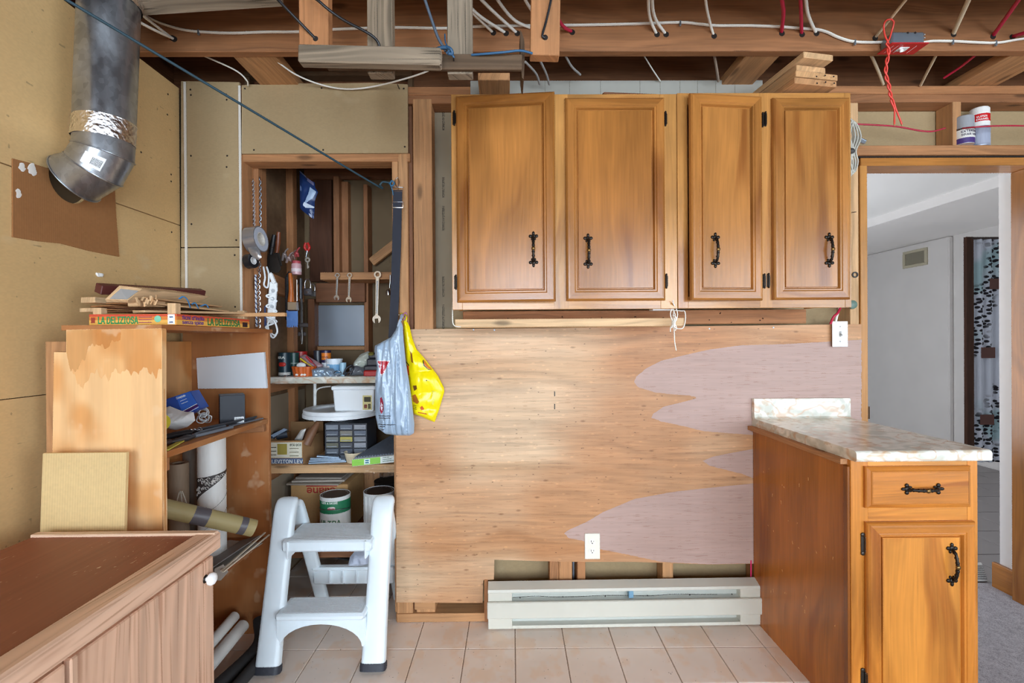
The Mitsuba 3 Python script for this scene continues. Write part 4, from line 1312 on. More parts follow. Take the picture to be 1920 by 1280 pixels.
t, o, r, h = can("tin", "navy tin with an orange label at the middle of the upper closet shelf", "tin", 599.5, 617, 657, YF + .07, ZS1, (40, 36, 66), [("orange_label", .62, .9, (214, 118, 36)), ("white_label", .2, .5, (206, 210, 214))])
curved_text(t, "PINE", o, r * .992, o[2] + h * .7, .008, -50, 50, (90, 30, 20))
# white and blue tub
p, q = at(606, 674, YF), at(637, 674, YF)
r = (q[0] - p[0]) / 2; o = np.array([(p[0] + q[0]) / 2, YF + r, ZS1 + .012]); h = at(620, 673, YF)[2] - ZS1 - .012
tt = thing("yogurt_tub", "white and pale blue plastic tub on the upper closet shelf", "tub")
part(tt, "body", lathe([(0, -.012), (r * .76, -.012), (r * .8, -.01), (r * .95, h - .006), (r, h - .006), (r, h), (r * .95, h), (r * .93, h - .01), (r * .8, 0), (0, .002)], o, 30), C(214, 224, 232, .35), 50)
part(tt, "blue_print", lathe([(r * .815, 0), (r * .825, 0), (r * .93, h * .62), (r * .92, h * .62)], o, 30), C(112, 160, 196, .4), 50)
part(tt, "label_patch", lathe([(r * .845, h * .12), (r * .856, h * .12), (r * .925, h * .55), (r * .915, h * .55)], o, 30).slice_plane([o[0] - r * .3, 0, 0], [-1, 0, 0]), C(226, 232, 236, .4), 50)
can("tin", "small pale blue tin right of the white and blue tub", "tin", 635, 647, 680, YF - .01, ZS1, (150, 186, 206))
# bags of hardware, glasses, packs
pk = lambda amp, k: (lambda x, z, d: amp * np.clip(d / .012, 0, 1) ** .6 * (.5 + meshkit.noise(np.stack([x * k, z * k, x * 0 + 3.3], -1))))
obj("hardware_bag", puffy(pxpoly([(584, 693), (600, 688), (625, 691), (631, 700), (628, 706.5), (586, 706.5)], YF - .03), YF - .03, pk(.02, 130), spacing=.005), C(150, 168, 186, .25, .4), "small clear bag of metal hardware at the front of the upper closet shelf", "bag", smooth=40)
obj("hardware_bag", puffy(pxpoly([(660, 690), (664, 678), (676, 664), (690, 658), (697, 662), (694, 676), (684, 690), (678, 698), (662, 699)], YF + .03), YF + .03, pk(.025, 90), spacing=.006), C(186, 192, 180, .2), "clear plastic bag lying against the black charger", "bag", smooth=40)
obj("hardware_bag", puffy(pxpoly([(655, 690), (668, 685), (684, 690), (686, 703), (656, 704)], YF - .01), YF - .01, pk(.018, 110), spacing=.006), C(96, 100, 106, .3), "dark packet at the front of the upper closet shelf", "bag", smooth=40)
obj("spring_ring", tube([at(633 + 7 * math.cos(a), 700 + 4.5 * math.sin(a), YF - .045 + .012 * math.sin(a)) for a in np.linspace(0, 6.28, 14)[:-1]], .0022, sides=6, smooth=3, closed=True), STEEL, "small metal ring at the front edge of the upper closet shelf", "ring", smooth=60)
obj("spring_clamp", cat(ptube([(644, 702, YF - .03), (650, 690, YF - .03), (659, 685, YF - .02), (662, 690, YF - .03), (656, 703, YF - .035)], .005), ptube([(647, 704, YF - .035), (653, 698, YF - .04), (660, 697, YF - .035)], .004)), C(38, 38, 44, .4), "black loop shaped clamp at the front of the upper closet shelf", "clamp", smooth=60)
ch = thing("battery_charger", "black tool charger with a red base, half behind the grey bag", "charger")
part(ch, "base", fbox(681, 694, 712, 706, YF - .03, .1, .006), C(176, 36, 34, .4), 30, "red base")
part(ch, "body", cat(fbox(682, 685, 713, 694.5, YF - .028, .1, .005), fbox(687, 672, 714, 686, YF - .022, .09, .006), fbox(690, 661, 714, 673, YF - .015, .08, .008)), C(44, 46, 54, .4), 30)
part(ch, "dial", lathe([(0, 0), (.014, 0), (.014, .006), (.009, .009), (0, .009)][::-1], at(696, 664, YF - .022), 20, [0, -.5, 1]), C(120, 112, 52, .45), 40, "olive yellow dial")
obj("nut", lathe([(.004, 0), (.008, 0), (.008, .008), (.004, .008), (.004, 0)], at(536, 705, YF - .045) - [0, 0, .002], 6), CHROME, "small bright nut at the front of the upper closet shelf", "nut")

# ---- middle shelf
wt_ = thing("storage_tub", "white rectangular lidded tub standing on the stack of pail lids", "tub")
TY = S2Y + .06
a, b = at(621, 735, TY), at(702, 735, TY)
zt_, zb_ = at(660, 722, TY)[2], at(660, 772, TY)[2]


def taper(x0, x1, y0, y1, z0, z1, k, b=.006):
    m = cbox(x0, x1, y0, y1, z0, z1, b)
    c = np.array([(x0 + x1) / 2, (y0 + y1) / 2])
    f = k + (1 - k) * (m.vertices[:, 2] - z0) / (z1 - z0)
    m.vertices[:, :2] = c + (m.vertices[:, :2] - c) * f[:, None]
    return m


part(wt_, "body", taper(a[0] + .006, b[0] - .002, TY, TY + .17, zb_, zt_ - .02, .93), C(226, 230, 232, .35), 30)
part(wt_, "lid", cbox(a[0], b[0] + .004, TY - .006, TY + .176, zt_ - .024, zt_ - .004, .005), C(222, 228, 230, .35), 30)
lb = part(wt_, "label", fbox(680, 741, 697, 768, TY - .0005, .0022), C(200, 190, 130, .5), label="small yellow and black label")
part(lb, "print", fbox(682.5, 744, 695, 753, TY - .0012, .0008), C(60, 54, 30, .6)); part(lb, "print", fbox(682.5, 758, 688, 765, TY - .0012, .0008), C(120, 60, 40, .6)); part(lb, "print", fbox(690, 757, 695, 766, TY - .0012, .0008), C(90, 84, 50, .6))
# pail lids
lc = at(640, 780, S2Y + .19); lc[1] = S2Y + .19
lr = (at(702, 780, S2Y + .19)[0] - at(575, 780, S2Y + .19)[0]) / 2 + .012
zl = at(640, 786, S2Y + .03)[2]
for k, zz_ in enumerate((zl - .004, zl + .016)):
    obj("pail_lid", lathe([(0, .0), (lr * .8, .0), (lr * .82, .012), (lr * .93, .014), (lr * .95, .002), (lr, .002), (lr, .018), (lr * .985, .021), (lr * .93, .021), (lr * .78, .019), (lr * .76, .008), (0, .008)][:12], lc + [k * .004, 0, zz_ - lc[2]], 48), C(226, 230, 232, .4), ("lower" if k == 0 else "upper") + " of two round white pail lids stacked on the drawer organiser", "lid", smooth=40)
obj("saucer", lathe([(0, 0), (.045, 0), (.05, .004), (.085, .02), (.083, .022), (.048, .008), (0, .006)], [lc[0], lc[1] - .02, zl - .027], 36), C(224, 228, 230, .35), "small white dish under the pail lids", "dish", smooth=40)
# drawer organiser
do = thing("drawer_organiser", "black small parts organiser with fifteen clear drawers on the middle closet shelf", "organiser")
OY = S2Y + .075
a, b = at(609, 800, OY), at(688, 800, OY)
oz1, oz0 = zl - .028, ZS2 + .001
BK = C(44, 48, 56, .45)
part(do, "case", cat(cbox(a[0], a[0] + .006, OY, OY + .17, oz0, oz1), cbox(b[0] - .006, b[0], OY, OY + .17, oz0, oz1), cbox(a[0], b[0], OY, OY + .17, oz1 - .006, oz1), cbox(a[0], b[0], OY + .16, OY + .17, oz0, oz1), *[cbox(a[0], b[0], OY + .004, OY + .16, oz0 + (oz1 - oz0 - .006) * k / 6, oz0 + (oz1 - oz0 - .006) * k / 6 + .004) for k in range(6)], *[cbox(a[0] + (b[0] - a[0]) * k / 3 - .003, a[0] + (b[0] - a[0]) * k / 3 + .003, OY + .004, OY + .16, oz0, oz1) for k in (1, 2)]), BK)
tints = [(126, 132, 140), (108, 114, 124), (150, 152, 158), (92, 98, 108), (128, 126, 118), (104, 112, 124), (118, 120, 116), (176, 166, 96), (130, 134, 138), (104, 104, 92), (90, 92, 96), (150, 154, 160), (98, 104, 112), (88, 94, 104), (110, 116, 124), (90, 94, 100), (84, 90, 98), (96, 100, 108)]
w3_ = (b[0] - a[0]) / 3; hh = (oz1 - oz0 - .006) / 6
for rr in range(6):
    for cc in range(3):
        x0_ = a[0] + cc * w3_ + .0045; z0_ = oz1 - .006 - (rr + 1) * hh + .005
        dd = part(do, "drawer", cbox(x0_, x0_ + w3_ - .009, OY + .001, OY + .1, z0_, z0_ + hh - .006, .001), C(*tints[rr * 3 + cc], .25))
        part(dd, "pull", cbox(x0_ + .006, x0_ + w3_ - .015, OY - .004, OY + .001, z0_ + hh * .16, z0_ + hh * .3, .001), C(150, 156, 164, .3))
# cardboard box of tools
bx = thing("cardboard_box", "open brown cardboard box of tools at the left end of the middle closet shelf", "box")
BY = S2Y + .012
a, b = at(500, 862, BY), at(568, 862, BY)
z0_, z1_ = ZS2 + .0005, at(540, 826, BY)[2]
part(bx, "wall", cbox(a[0], b[0], BY, BY + .004, z0_, z1_), C(150, 112, 74, .85))
part(bx, "wall", cbox(b[0] - .004, b[0], BY + .004, BY + .26, z0_, z1_ + .0), C(160, 120, 80, .85))
part(bx, "wall", cbox(a[0], a[0] + .004, BY + .004, BY + .26, z0_, z1_), C(150, 112, 74, .85))
part(bx, "wall", cbox(a[0], b[0], BY + .26, BY + .264, z0_, z1_ + .05), C(150, 112, 74, .85))
part(bx, "bottom", cbox(a[0] + .004, b[0] - .004, BY + .004, BY + .26, z0_, z0_ + .003), C(140, 104, 68, .85))
part(bx, "white_label", fbox(500, 829, 566, 858, BY - .0008, .0007), C(206, 202, 182, .7), label="white printed label")
part(bx, "blue_band", fbox(500, 859, 568, 869, BY - .0008, .0007), C(74, 88, 116, .7), label="blue printed band")
part(bx, "lettering", ftext("LEVITON LEV", 509, 868, 567, 6.5, BY - .0009), C(206, 208, 206, .7)); part(bx, "lettering", ftext("800 BOX", 543, 836, 565, 4.5, BY - .0009), C(60, 60, 50, .7))
for y in (838, 845, 852):
    part(bx, "lettering", fbox(503, y, 518, y + 1.2, BY - .0015, .0008), C(70, 66, 54, .7)); part(bx, "lettering", fbox(543, y + 2, 560, y + 3, BY - .0015, .0008), C(90, 84, 66, .7))
part(bx, "emblem", fbox(520, 832, 538, 852, BY - .0015, .0008), C(150, 136, 60, .7))
obj("paint_roller", cat(ptube([(512, 818, BY + .1), (538, 812, BY + .13)], .022), ptube([(503, 828, BY + .05), (516, 815, BY + .08)], .012)), C(44, 50, 62, .6), "dark roller sticking out of the cardboard tool box", "roller", smooth=60)
obj("blue_folder", fpoly([(507, 816), (532, 803), (538, 806), (512, 820)], BY + .06, .01), C(140, 158, 180, .5), "pale blue flat piece on top of the dark roller in the tool box", "folder")
obj("caulk_tube", ptube([(574, 834, BY + .03), (584, 812, BY + .05), (596, 792, BY + .08)], [.022, .022, .012], smooth=1, sides=16), C(112, 76, 52, .5), "brown tube leaning out of the cardboard tool box", "tube", smooth=50)
obj("caulk_tube", ptube([(566, 832, BY + .1), (575, 815, BY + .12), (583, 803, BY + .14)], [.015, .015, .013], smooth=1, sides=16), C(134, 92, 66, .45), "shorter copper brown tube in the cardboard tool box", "tube", smooth=50)
obj("plastic_sleeve", puffy(pxpoly([(552, 824), (564, 806), (574, 803), (566, 826)], BY + .06), BY + .06, pk(.008, 90), spacing=.006), C(170, 166, 160, .25), "crumpled clear sleeve in the cardboard tool box", "packaging", smooth=50)
# blue grey strips
for k, (pa, pb, zo) in enumerate((((579, 867), (650, 868), .0), ((580, 862), (648, 865), .011), ((582, 856), (640, 862), .022), ((594, 848), (636, 860), .034))):
    p = at(*pa, S2Y + .02); q = at(*pb, S2Y + .05)
    p[2] = ZS2 + .006 + zo; q[2] = ZS2 + .006 + zo * .55
    obj("metal_strip", bar(p, q, .022, .007, b=.001), C(150, 170, 190, .35, .3), ["lowest", "second lowest", "second highest", "topmost"][k] + " of the pale blue metal strips fanned out before the drawer organiser", "metal strip", "pale blue metal strips on the middle closet shelf")
p = at(660, 856, S2Y + .02)
obj("bowl", lathe([(0, 0), (.036, 0), (.048, .048), (.05, .052), (.045, .05), (.034, .004), (0, .004)], [p[0], S2Y + .058, ZS2], 32), C(226, 214, 182, .4), "small cream bowl on the middle closet shelf, left of the filter pack", "bowl", smooth=45)
# pleated filter pack: white and green printed end, grey pleats going back
fp = thing("filter_pack", "pleated air filter in a green and white sleeve sticking out over the middle closet shelf", "filter")
A, B_ = at(660, 876, 2.27), at(744, 870, 2.30)
A2 = at(660, 863, 2.27)
hgt = A2[2] - A[2]
A[2] = ZS2 + .002 + .008; B_[2] = A[2] + .012
back = np.array([.09, .42, .03])
q = [A, B_, B_ + back, A + back]
V = np.array(q + [v + [0, 0, hgt] for v in q])
part(fp, "frame", trimesh.Trimesh(V, [[0, 2, 1], [0, 3, 2], [0, 1, 5], [0, 5, 4], [1, 2, 6], [1, 6, 5], [2, 3, 7], [2, 7, 6], [3, 0, 4], [3, 4, 7], [4, 5, 6], [4, 6, 7]], process=False), C(206, 212, 208, .5))
ux = (B_ - A) / np.linalg.norm(B_ - A); L_ = np.linalg.norm(B_ - A); nn = np.array([ux[1], -ux[0], 0])


def strip_(f0, f1, lo, hi, off):
    P = [A + ux * L_ * f0 + [0, 0, lo], A + ux * L_ * f1 + [0, 0, lo], A + ux * L_ * f1 + [0, 0, hi], A + ux * L_ * f0 + [0, 0, hi]]
    P = [p + nn * off for p in P] + [p for p in P]
    return trimesh.convex.convex_hull(np.array(P))


part(fp, "green_print", strip_(.0, .63, .001, hgt - .001, .0012), C(126, 186, 60, .5), label="bright green printed part")
part(fp, "emblem", strip_(.27, .40, .004, hgt - .004, .002), C(210, 226, 214, .5)); part(fp, "emblem", strip_(.295, .375, .008, hgt * .45, .0026), C(50, 110, 130, .5)); part(fp, "emblem", strip_(.295, .375, hgt * .55, hgt - .008, .0026), C(50, 110, 130, .5))
for k in range(3):
    part(fp, "print", strip_(.68, .93 - .05 * k, .008 + k * .009, .011 + k * .009, .0018), C(110, 130, 120, .6))
for k in range(16):
    f = (k + .5) / 16
    p = A + ux * L_ * f + [0, 0, hgt]
    part(fp, "pleat", bar(p + back * .04 + [0, 0, .002], p + back * .98 + [0, 0, .002], L_ / 16 * .7, .01, b=.003), C(104, 112, 124, .6))
obj("plastic_wrap", puffy(pxpoly([(661, 877), (744, 873), (742, 890), (722, 895), (700, 891), (680, 888), (664, 884)], 2.262), 2.262, lambda x, z, d: .012 * np.clip(d / .01, 0, 1) * np.abs(meshkit.noise(np.stack([x * 80, z * 60, x * 0], -1)) - .3), spacing=.004), "clear_plastic", "clear plastic wrap hanging below the filter pack", "plastic wrap", smooth=True)
obj("conduit", ptube([(590.5, 790, 2.62), (590.5, 740, 2.62), (590.5, 716, 2.62)], .0085), C(226, 226, 222, .4), "white conduit pipe at the closet's left, behind the pail lids", "pipe", smooth=60)
obj("conduit", ptube([(620, 724, 2.6), (604, 726, 2.61), (594, 731, 2.615), (591.5, 742, 2.612)], .004), C(222, 222, 216, .4), "thin white cable curving out of the closet's conduit", "cable", smooth=60)

# ---- lowest shelf
cbx = thing("carton", "brown carton with upside down red lettering on the lowest closet shelf", "carton")
EY = 2.47
a, b = at(545, 930, EY), at(652, 930, EY)
zt_ = at(600, 908, EY)[2]
m = cbox(a[0], b[0], EY, EY + .28, ZS3 + .001, zt_, .003)
part(cbx, "body", grain(m, "x", .35), "cardboard")
pa, pb = at(630, 914, EY - .0008), at(576, 914, EY - .0008)
part(cbx, "lettering", text("eliane", .034, pa + [0, 0, -.0], [-1, 0, 0], [0, 0, -1], .0007, True, fit=pa[0] - pb[0]), C(160, 54, 40, .7))
part(cbx, "print_line", fbox(574, 909.5, 632, 912, EY - .0008, .0007), C(160, 54, 40, .7))
for k, (x0_, x1_, yy, dz) in enumerate(((541, 640, .0, 0), (546, 644, .02, .011), (552, 640, .035, .022))):
    a, b = at(x0_, 905, EY), at(x1_, 905, EY)
    obj("tile_panel", rotz(cbox(a[0], b[0], EY - .02 + yy, EY + .2, zt_ + .001 + dz, zt_ + .010 + dz, .001), (-3, 2, -2)[k], [(a[0] + b[0]) / 2, EY + .1, 0]), C(*[(150, 138, 124), (170, 160, 148), (140, 132, 122)][k], .5), ["lowest", "middle", "topmost"][k] + " of three flat panels lying on the brown carton", "panel", "flat panels on the brown carton")
obj("leaning_panel", bar([CX0 + .012, 2.36, .45], [CX0 + .02, 2.72, .45], .012, .34, b=.002), C(148, 134, 114, .7), "grey brown panel leaning against the closet's left wall below the middle shelf", "panel")
t, o, r, h = can("paint_can", "white paint can with a green label on the lowest closet shelf behind the step stool", "paint can", 590, 647, 934, 2.3, ZS3 + .0, (214, 216, 212), [("green_label", .68, .92, (34, 110, 74)), ("white_label", .1, .66, (222, 224, 220))], C(96, 84, 76, .5, .3))
part(t, "emblem", ball(o + [.004, -r * .94, h * .79], .02, (1, .25, .5), 2), C(226, 216, 208, .4), True)
curved_text(t, "Glidden", o + [0, -.0035, 0], r * .995, o[2] + h * .77, .008, -8, 20, (150, 30, 40))
curved_text(t, "ULTRA", o, r * .996, o[2] + h * .44, .026, -42, 40, (60, 104, 74))
curved_text(t, "LIFE & MORE", o, r * .996, o[2] + h * .875, .009, -38, 28, (226, 230, 224))
part(t, "bail_handle", tube([o + [r * math.sin(a) * 1.03, -r * math.cos(a) * 1.03, h * .72 + .012 * math.cos(a * 1)] for a in np.linspace(-1.5, 1.5, 9)], .0016, sides=6), STEEL, 60)
t, o, r, h = can("paint_can", "white paint can streaked with drips, right of the green labelled can", "paint can", 673, 733, 928, 2.3, ZS3, (212, 216, 216), [], C(66, 54, 48, .5))
for k in range(5):
    aa = -.7 + k * .33
    part(t, "drip", tube([o + [r * math.sin(aa) * 1.0, -r * math.cos(aa) * 1.0, h * .95], o + [r * math.sin(aa + .05) * 1.0, -r * math.cos(aa + .05) * 1.0, h * (.4 + .12 * (k % 3))]], .0028, sides=6, smooth=1), C(228, 230, 230, .4), 60)
t, o, r, h = can("paint_can", "black paint can behind the white streaked paint can", "paint can", 694, 752, 908, 2.52, ZS3, (42, 40, 40), [("pale_band", .3, .6, (150, 134, 84))], C(36, 34, 34, .4))
obj("rag", puffy(pxpoly([(653, 1058), (656, 1044), (664, 1034), (680, 1033), (693, 1036), (694, 1056), (676, 1059)], 2.2), 2.2, pk(.03, 60), spacing=.007), C(178, 186, 202, .8), "pale crumpled rag behind the step stool", "rag", smooth=50)
m = cbox(-.86, -.62, 2.4, 2.7, .0005, .012, .003)
obj("black_lath", bar(at(622, 1042, 2.29), at(654, 1048, 2.27), .02, .006), BLACK, "thin black strip hanging behind the step stool's upper step", "strip")

# ---------------------------------------------------------------- hanging tools
def chain(name, label, pts, r, w, m, pitch=1.45):
    P = spline(np.array([at(*p) for p in pts]), 12)
    L = np.r_[0, np.cumsum(np.linalg.norm(np.diff(P, axis=0), axis=1))]
    n = int(L[-1] / (r * pitch))
    ms = []
    for i in range(n):
        s = (i + .5) / n * L[-1]
        c = np.array([np.interp(s, L, P[:, k]) for k in range(3)])
        d = np.array([np.interp(min(s + .003, L[-1]), L, P[:, k]) for k in range(3)]) - np.array([np.interp(max(s - .003, 0), L, P[:, k]) for k in range(3)])
        d /= np.linalg.norm(d)
        side = np.array([1.0, .45, 0]) if i % 2 else np.array([-.45, 1.0, 0])
        side -= d * (side @ d); side /= np.linalg.norm(side)
        q = np.linspace(0, 2 * np.pi, 11)[:-1]
        ms.append(tube([c + d * r * np.cos(a) + side * r * .62 * np.sin(a) for a in q], w, sides=5, smooth=1, closed=True))
    return obj(name, cat(*ms), m, label, "chain", smooth=60)


chain("chain", "left, thinner of the two steel chains hanging from the closet's left jamb", [(474.5, 336, 2.2), (476, 380, 2.2), (476.5, 426, 2.2)], .0065, .0016, STEEL)
chain("chain", "right, heavier of the two steel chains above the silver tape roll", [(486.5, 333, 2.26), (487.5, 380, 2.26), (487, 424, 2.26)], .0095, .0026, STEEL)
chain("chain", "bright steel chain hanging below the black tape roll", [(487, 488, 2.25), (485, 530, 2.25), (486, 575, 2.25), (485.5, 614, 2.25)], .009, .0025, CHROME)


def twist_rope(name, label, pts, r, cols, turns):
    P = spline(np.array([at(*p) for p in pts]), 16)
    t = thing(name, label, "rope")
    for k, c in enumerate(cols):
        Q = []
        for i, p in enumerate(P):
            a = turns * 2 * np.pi * i / (len(P) - 1) + k * 2 * np.pi / len(cols)
            Q.append(p + r * .55 * np.array([math.cos(a), math.sin(a), 0]))
        part(t, "strand", tube(Q, r * .6, sides=6, smooth=1), C(*c, .7), True)


twist_rope("rope", "white and blue twisted cord hanging beside the bright chain", [(479, 515, 2.235), (480, 560, 2.235), (481, 612, 2.235)], .005, ((214, 220, 226), (50, 66, 104), (206, 210, 216)), 11)
obj("pouch", puffy(pxpoly([(493, 575), (498, 572), (500, 612), (494, 613)], 2.3), 2.3, pk(.01, 60), spacing=.006), C(40, 60, 110, .6), "dark blue pouch hanging behind the white power bar", "pouch", smooth=50)
# tape rolls
def tape(name, label, a, b, y0, y1, Y, w, col, core, ax, side=True):
    t = thing(name, label, "tape roll")
    c = at((a + b) / 2, (y0 + y1) / 2, Y)
    r = (at(a, y0, Y)[2] - at(a, y1, Y)[2]) / 2
    n = np.array(ax, float); n /= np.linalg.norm(n)
    part(t, "tape", lathe([(r * .52, -w / 2), (r, -w / 2), (r, w / 2), (r * .52, w / 2), (r * .52, -w / 2)], c, 36, n), col, 40)
    part(t, "core", lathe([(r * .46, -w / 2 - .001), (r * .54, -w / 2 - .001), (r * .54, w / 2 + .001), (r * .46, w / 2 + .001), (r * .46, -w / 2 - .001)], c, 30, n), core, 40)
    if side:
        part(t, "side_label", lathe([(r * .55, w / 2 + .0005), (r * .92, w / 2 + .0005), (r * .92, w / 2 + .001), (r * .55, w / 2 + .001)], c, 30, n), C(176, 180, 190, .5), 40)
    return t, c, r, n


t, c, r, n = tape("tape_roll", "silver duct tape roll hanging on the closet's left jamb", 461, 497, 425, 474, 2.14, .052, C(176, 176, 180, .22, .75), C(196, 190, 180, .7), (.93, -.06, .1))
part(t, "loose_end", puffy(pxpoly([(463, 462), (486, 468), (491, 482), (484, 488), (470, 478)], 2.1), 2.1, pk(.006, 60), spacing=.006), C(176, 176, 180, .22, .75), 50)
tape("tape_roll", "black electrical tape roll hanging under the silver tape roll", 458, 482, 476, 503, 2.12, .03, C(30, 30, 34, .35), C(206, 206, 206, .6), (.9, -.22, .1), False)
# scrapers
sc = thing("scraper", "broad dark putty scraper with a black handle hung on the closet's left wall", "scraper")
part(sc, "blade", fpoly([(503, 476), (519, 476), (527, 504), (522, 511), (501, 510), (497, 503)], 2.36, .002), C(52, 46, 42, .45, .5))
part(sc, "handle", ptube([(508, 477, 2.355), (511, 458, 2.35), (514, 440, 2.345)], [.009, .012, .009]), BLACK, 50)
part(sc, "rivet", ball(at(510.5, 464, 2.338), .003, 1, 1), STEEL)
sc = thing("scraper", "putty scraper with a brown wooden handle hung behind the black handled one", "scraper")
part(sc, "blade", fpoly([(514, 474), (524, 474), (529, 498), (512, 500)], 2.39, .002), C(66, 60, 56, .45, .5))
part(sc, "handle", ptube([(519, 474, 2.385), (521, 455, 2.38), (522.5, 435, 2.375)], [.009, .013, .01]), C(116, 62, 36, .4), 50)
# blue pouch with a clamp on it
pg_ = pxpoly([(561.5, 320), (566, 322), (574, 334), (590, 342), (591, 352), (596.5, 360), (590, 377), (590, 392), (588.5, 411), (580, 405), (568, 396), (562.5, 390), (562, 350)], 2.52)
pf = lambda x, z, d: .012 * np.clip(d / .02, 0, 1) ** .7 + .006 * np.clip(d / .015, 0, 1) * (meshkit.noise(np.stack([x * 55, z * 40, x * 0], -1)) - .4)
pc = obj("foil_pouch", puffy(pg_, 2.52, pf, spacing=.006), C(28, 48, 92, .28), "dark blue foil pouch hanging from a closet stud", "pouch", smooth=50)
for nm, pts, c in (("picture_print", [(583, 352), (594, 360), (588, 372), (575, 383), (573, 380), (580, 365)], (150, 170, 196)), ("picture_print", [(572, 380), (590, 388), (589, 391), (575, 391), (570, 386)], (196, 206, 220)), ("pale_print", [(563, 348), (567, 351), (567, 360), (563, 357)], (96, 116, 156)), ("pale_print", [(580, 400), (586, 404), (586, 409), (581, 406)], (180, 190, 214)), ("pale_print", [(576, 333), (589, 343), (589, 349), (577, 340)], (110, 108, 140))):
    part(pc, nm, decal(pxpoly(pts, 2.52), pg_, 2.52, pf), C(*c, .35), True)
part(pc, "seam", ptube([(562, 321, 2.518), (574, 332, 2.515)], .003), C(92, 98, 118, .4), True)
# brush
br = thing("paint_brush", "paint brush with an orange brown handle and blue bristles hung bristles down in the closet", "brush")
part(br, "handle", ptube([(544, 512, 2.36), (545, 525, 2.36), (546, 545, 2.36), (545.5, 566, 2.36)], [.008, .010, .0115, .016], sides=14), C(166, 88, 34, .3), 50)
part(br, "ferrule", fbox(537, 564, 558, 583, 2.352, .022, .006), CHROME, 30)
ms = []
for k in range(24):
    x = 537.8 + 19.5 * k / 23
    ms.append(tube([at(x, 582, 2.362), at(x + rng.uniform(-.5, .5), 600, 2.36), at(538 + 19.5 * k / 23 + rng.uniform(-1, 1), 613 + rng.uniform(-1.5, 1), 2.362)], [.0026, .0026, .0016], sides=5, smooth=2))
tag(part(br, "bristles", cat(*ms, fbox(538, 582, 557.5, 610, 2.358, .012, .003)), C(72, 108, 164, .6), 60), kind="stuff")
obj("glove", puffy(pxpoly([(534, 520), (541, 508), (548, 512), (544, 560), (542, 600), (535, 600)], 2.42), 2.42, pk(.02, 40), spacing=.007), C(32, 30, 32, .7), "black cloth hanging behind the paint brush", "cloth", smooth=50)
# clamps, locks and small tools on the ledger
cl = thing("bar_clamp", "long dark bar clamp hanging beside the paint brush", "clamp")
part(cl, "bar", fbox(563, 545, 567, 640, 2.4, .006, .001), C(84, 80, 78, .4, .7))
part(cl, "jaw", cat(fbox(560, 605, 576, 613, 2.395, .014, .003), fbox(558, 622, 572, 630, 2.395, .014, .003)), C(60, 52, 50, .5, .4))
part(cl, "screw", ptube([(566, 618, 2.385), (567, 632, 2.385), (566, 645, 2.385)], .004), C(96, 92, 88, .4, .6), 50)
obj("steel_tube", ptube([(556.5, 524, 2.37), (557, 566, 2.37)], .0035), CHROME, "thin bright steel rod beside the paint brush handle", "rod", smooth=60)
obj("steel_tube", ptube([(563.5, 522, 2.385), (564.5, 560, 2.385)], .008), C(30, 30, 36, .35), "black tool shaft right of the paint brush", "tool", smooth=60)


def padlock(label, px, py, Y, s, m):
    t = thing("padlock", label, "padlock")
    c = at(px, py, Y)
    part(t, "body", cbox(c[0] - .018 * s, c[0] + .018 * s, Y, Y + .016 * s, c[2] - .032 * s, c[2], .004), m, 30)
    part(t, "shackle", tube([c + np.array([s * x, .008 * s, s * z]) for x, z in ((-.012, 0), (-.013, .02), (-.008, .036), (0, .04), (.008, .036), (.013, .02), (.012, 0))], .0032 * s, sides=8), CHROME, 60)
    part(t, "keyhole", cyl(c + [0, -.0015, -.018 * s], c + [0, .001, -.018 * s], .006 * s, 14), CHROME, 50)


padlock("grey padlock hanging on the closet's side ledger", 575.5, 540, 2.45, 1.15, C(86, 82, 84, .4, .6))
padlock("second padlock hanging just right of and below the grey one", 585, 545, 2.5, .9, C(120, 116, 112, .35, .7))
ky = thing("key", "small brass coloured key on a nail above the padlocks", "key")
c = at(577, 487, 2.5)
part(ky, "bow", lathe([(.006, 0), (.014, 0), (.014, .003), (.006, .003), (.006, 0)], c, 16, [0, -1, 0]), C(206, 200, 186, .3, .8), 50)
part(ky, "blade", cat(cbox(c[0] - .003, c[0] + .003, 2.497, 2.5, c[2] - .045, c[2] - .012), cbox(c[0] + .002, c[0] + .007, 2.497, 2.5, c[2] - .042, c[2] - .03)), C(206, 200, 186, .3, .8))
pl = thing("pliers", "red handled pliers hanging on the closet's left wall stud", "pliers")
part(pl, "grip", ptube([(573, 455, 2.5), (571.5, 464, 2.5), (576, 471, 2.5)], [.006, .008, .005]), C(172, 34, 30, .4), 60); part(pl, "grip", ptube([(577, 455, 2.5), (580, 464, 2.5), (576.5, 471, 2.5)], [.006, .008, .005]), C(172, 34, 30, .4), 60)
part(pl, "jaw", ptube([(576, 470, 2.5), (574, 482, 2.5)], [.007, .003]), STEEL, 60)
for k, (px, py, w, h_, c, lab) in enumerate(((533, 476, 7, 12, (132, 120, 116), "grey clamp jaw"), (541, 483, 8, 9, (152, 132, 128), "pinkish grey clamp jaw"), (549, 478, 7, 12, (110, 84, 76), "brown clamp jaw"), (556, 474, 6, 10, (158, 64, 66), "red tipped clamp"))):
    t = thing("spring_clamp", lab + " in the cluster of clamps on the closet's side ledger", "clamp", )
    part(t, "jaw", ptube([(px - 4, py + h_, 2.42), (px, py, 2.41), (px + w * .6, py + h_ * .7, 2.42)], [.006, .009, .006]), C(*c, .4, .3), 60)
    part(t, "grip", ptube([(px, py, 2.41), (px + w * .4, py - 6, 2.42), (px + w, py - 10, 2.43)], .004), C(*c, .4), 60)
jr = thing("jar", "small pink lidded jar hanging among the clamps", "jar")
c = at(556, 515, 2.44)
part(jr, "body", lathe([(0, 0), (.022, 0), (.024, .004), (.024, .05), (.02, .058), (0, .058)], c, 24), C(190, 150, 152, .3), 50)
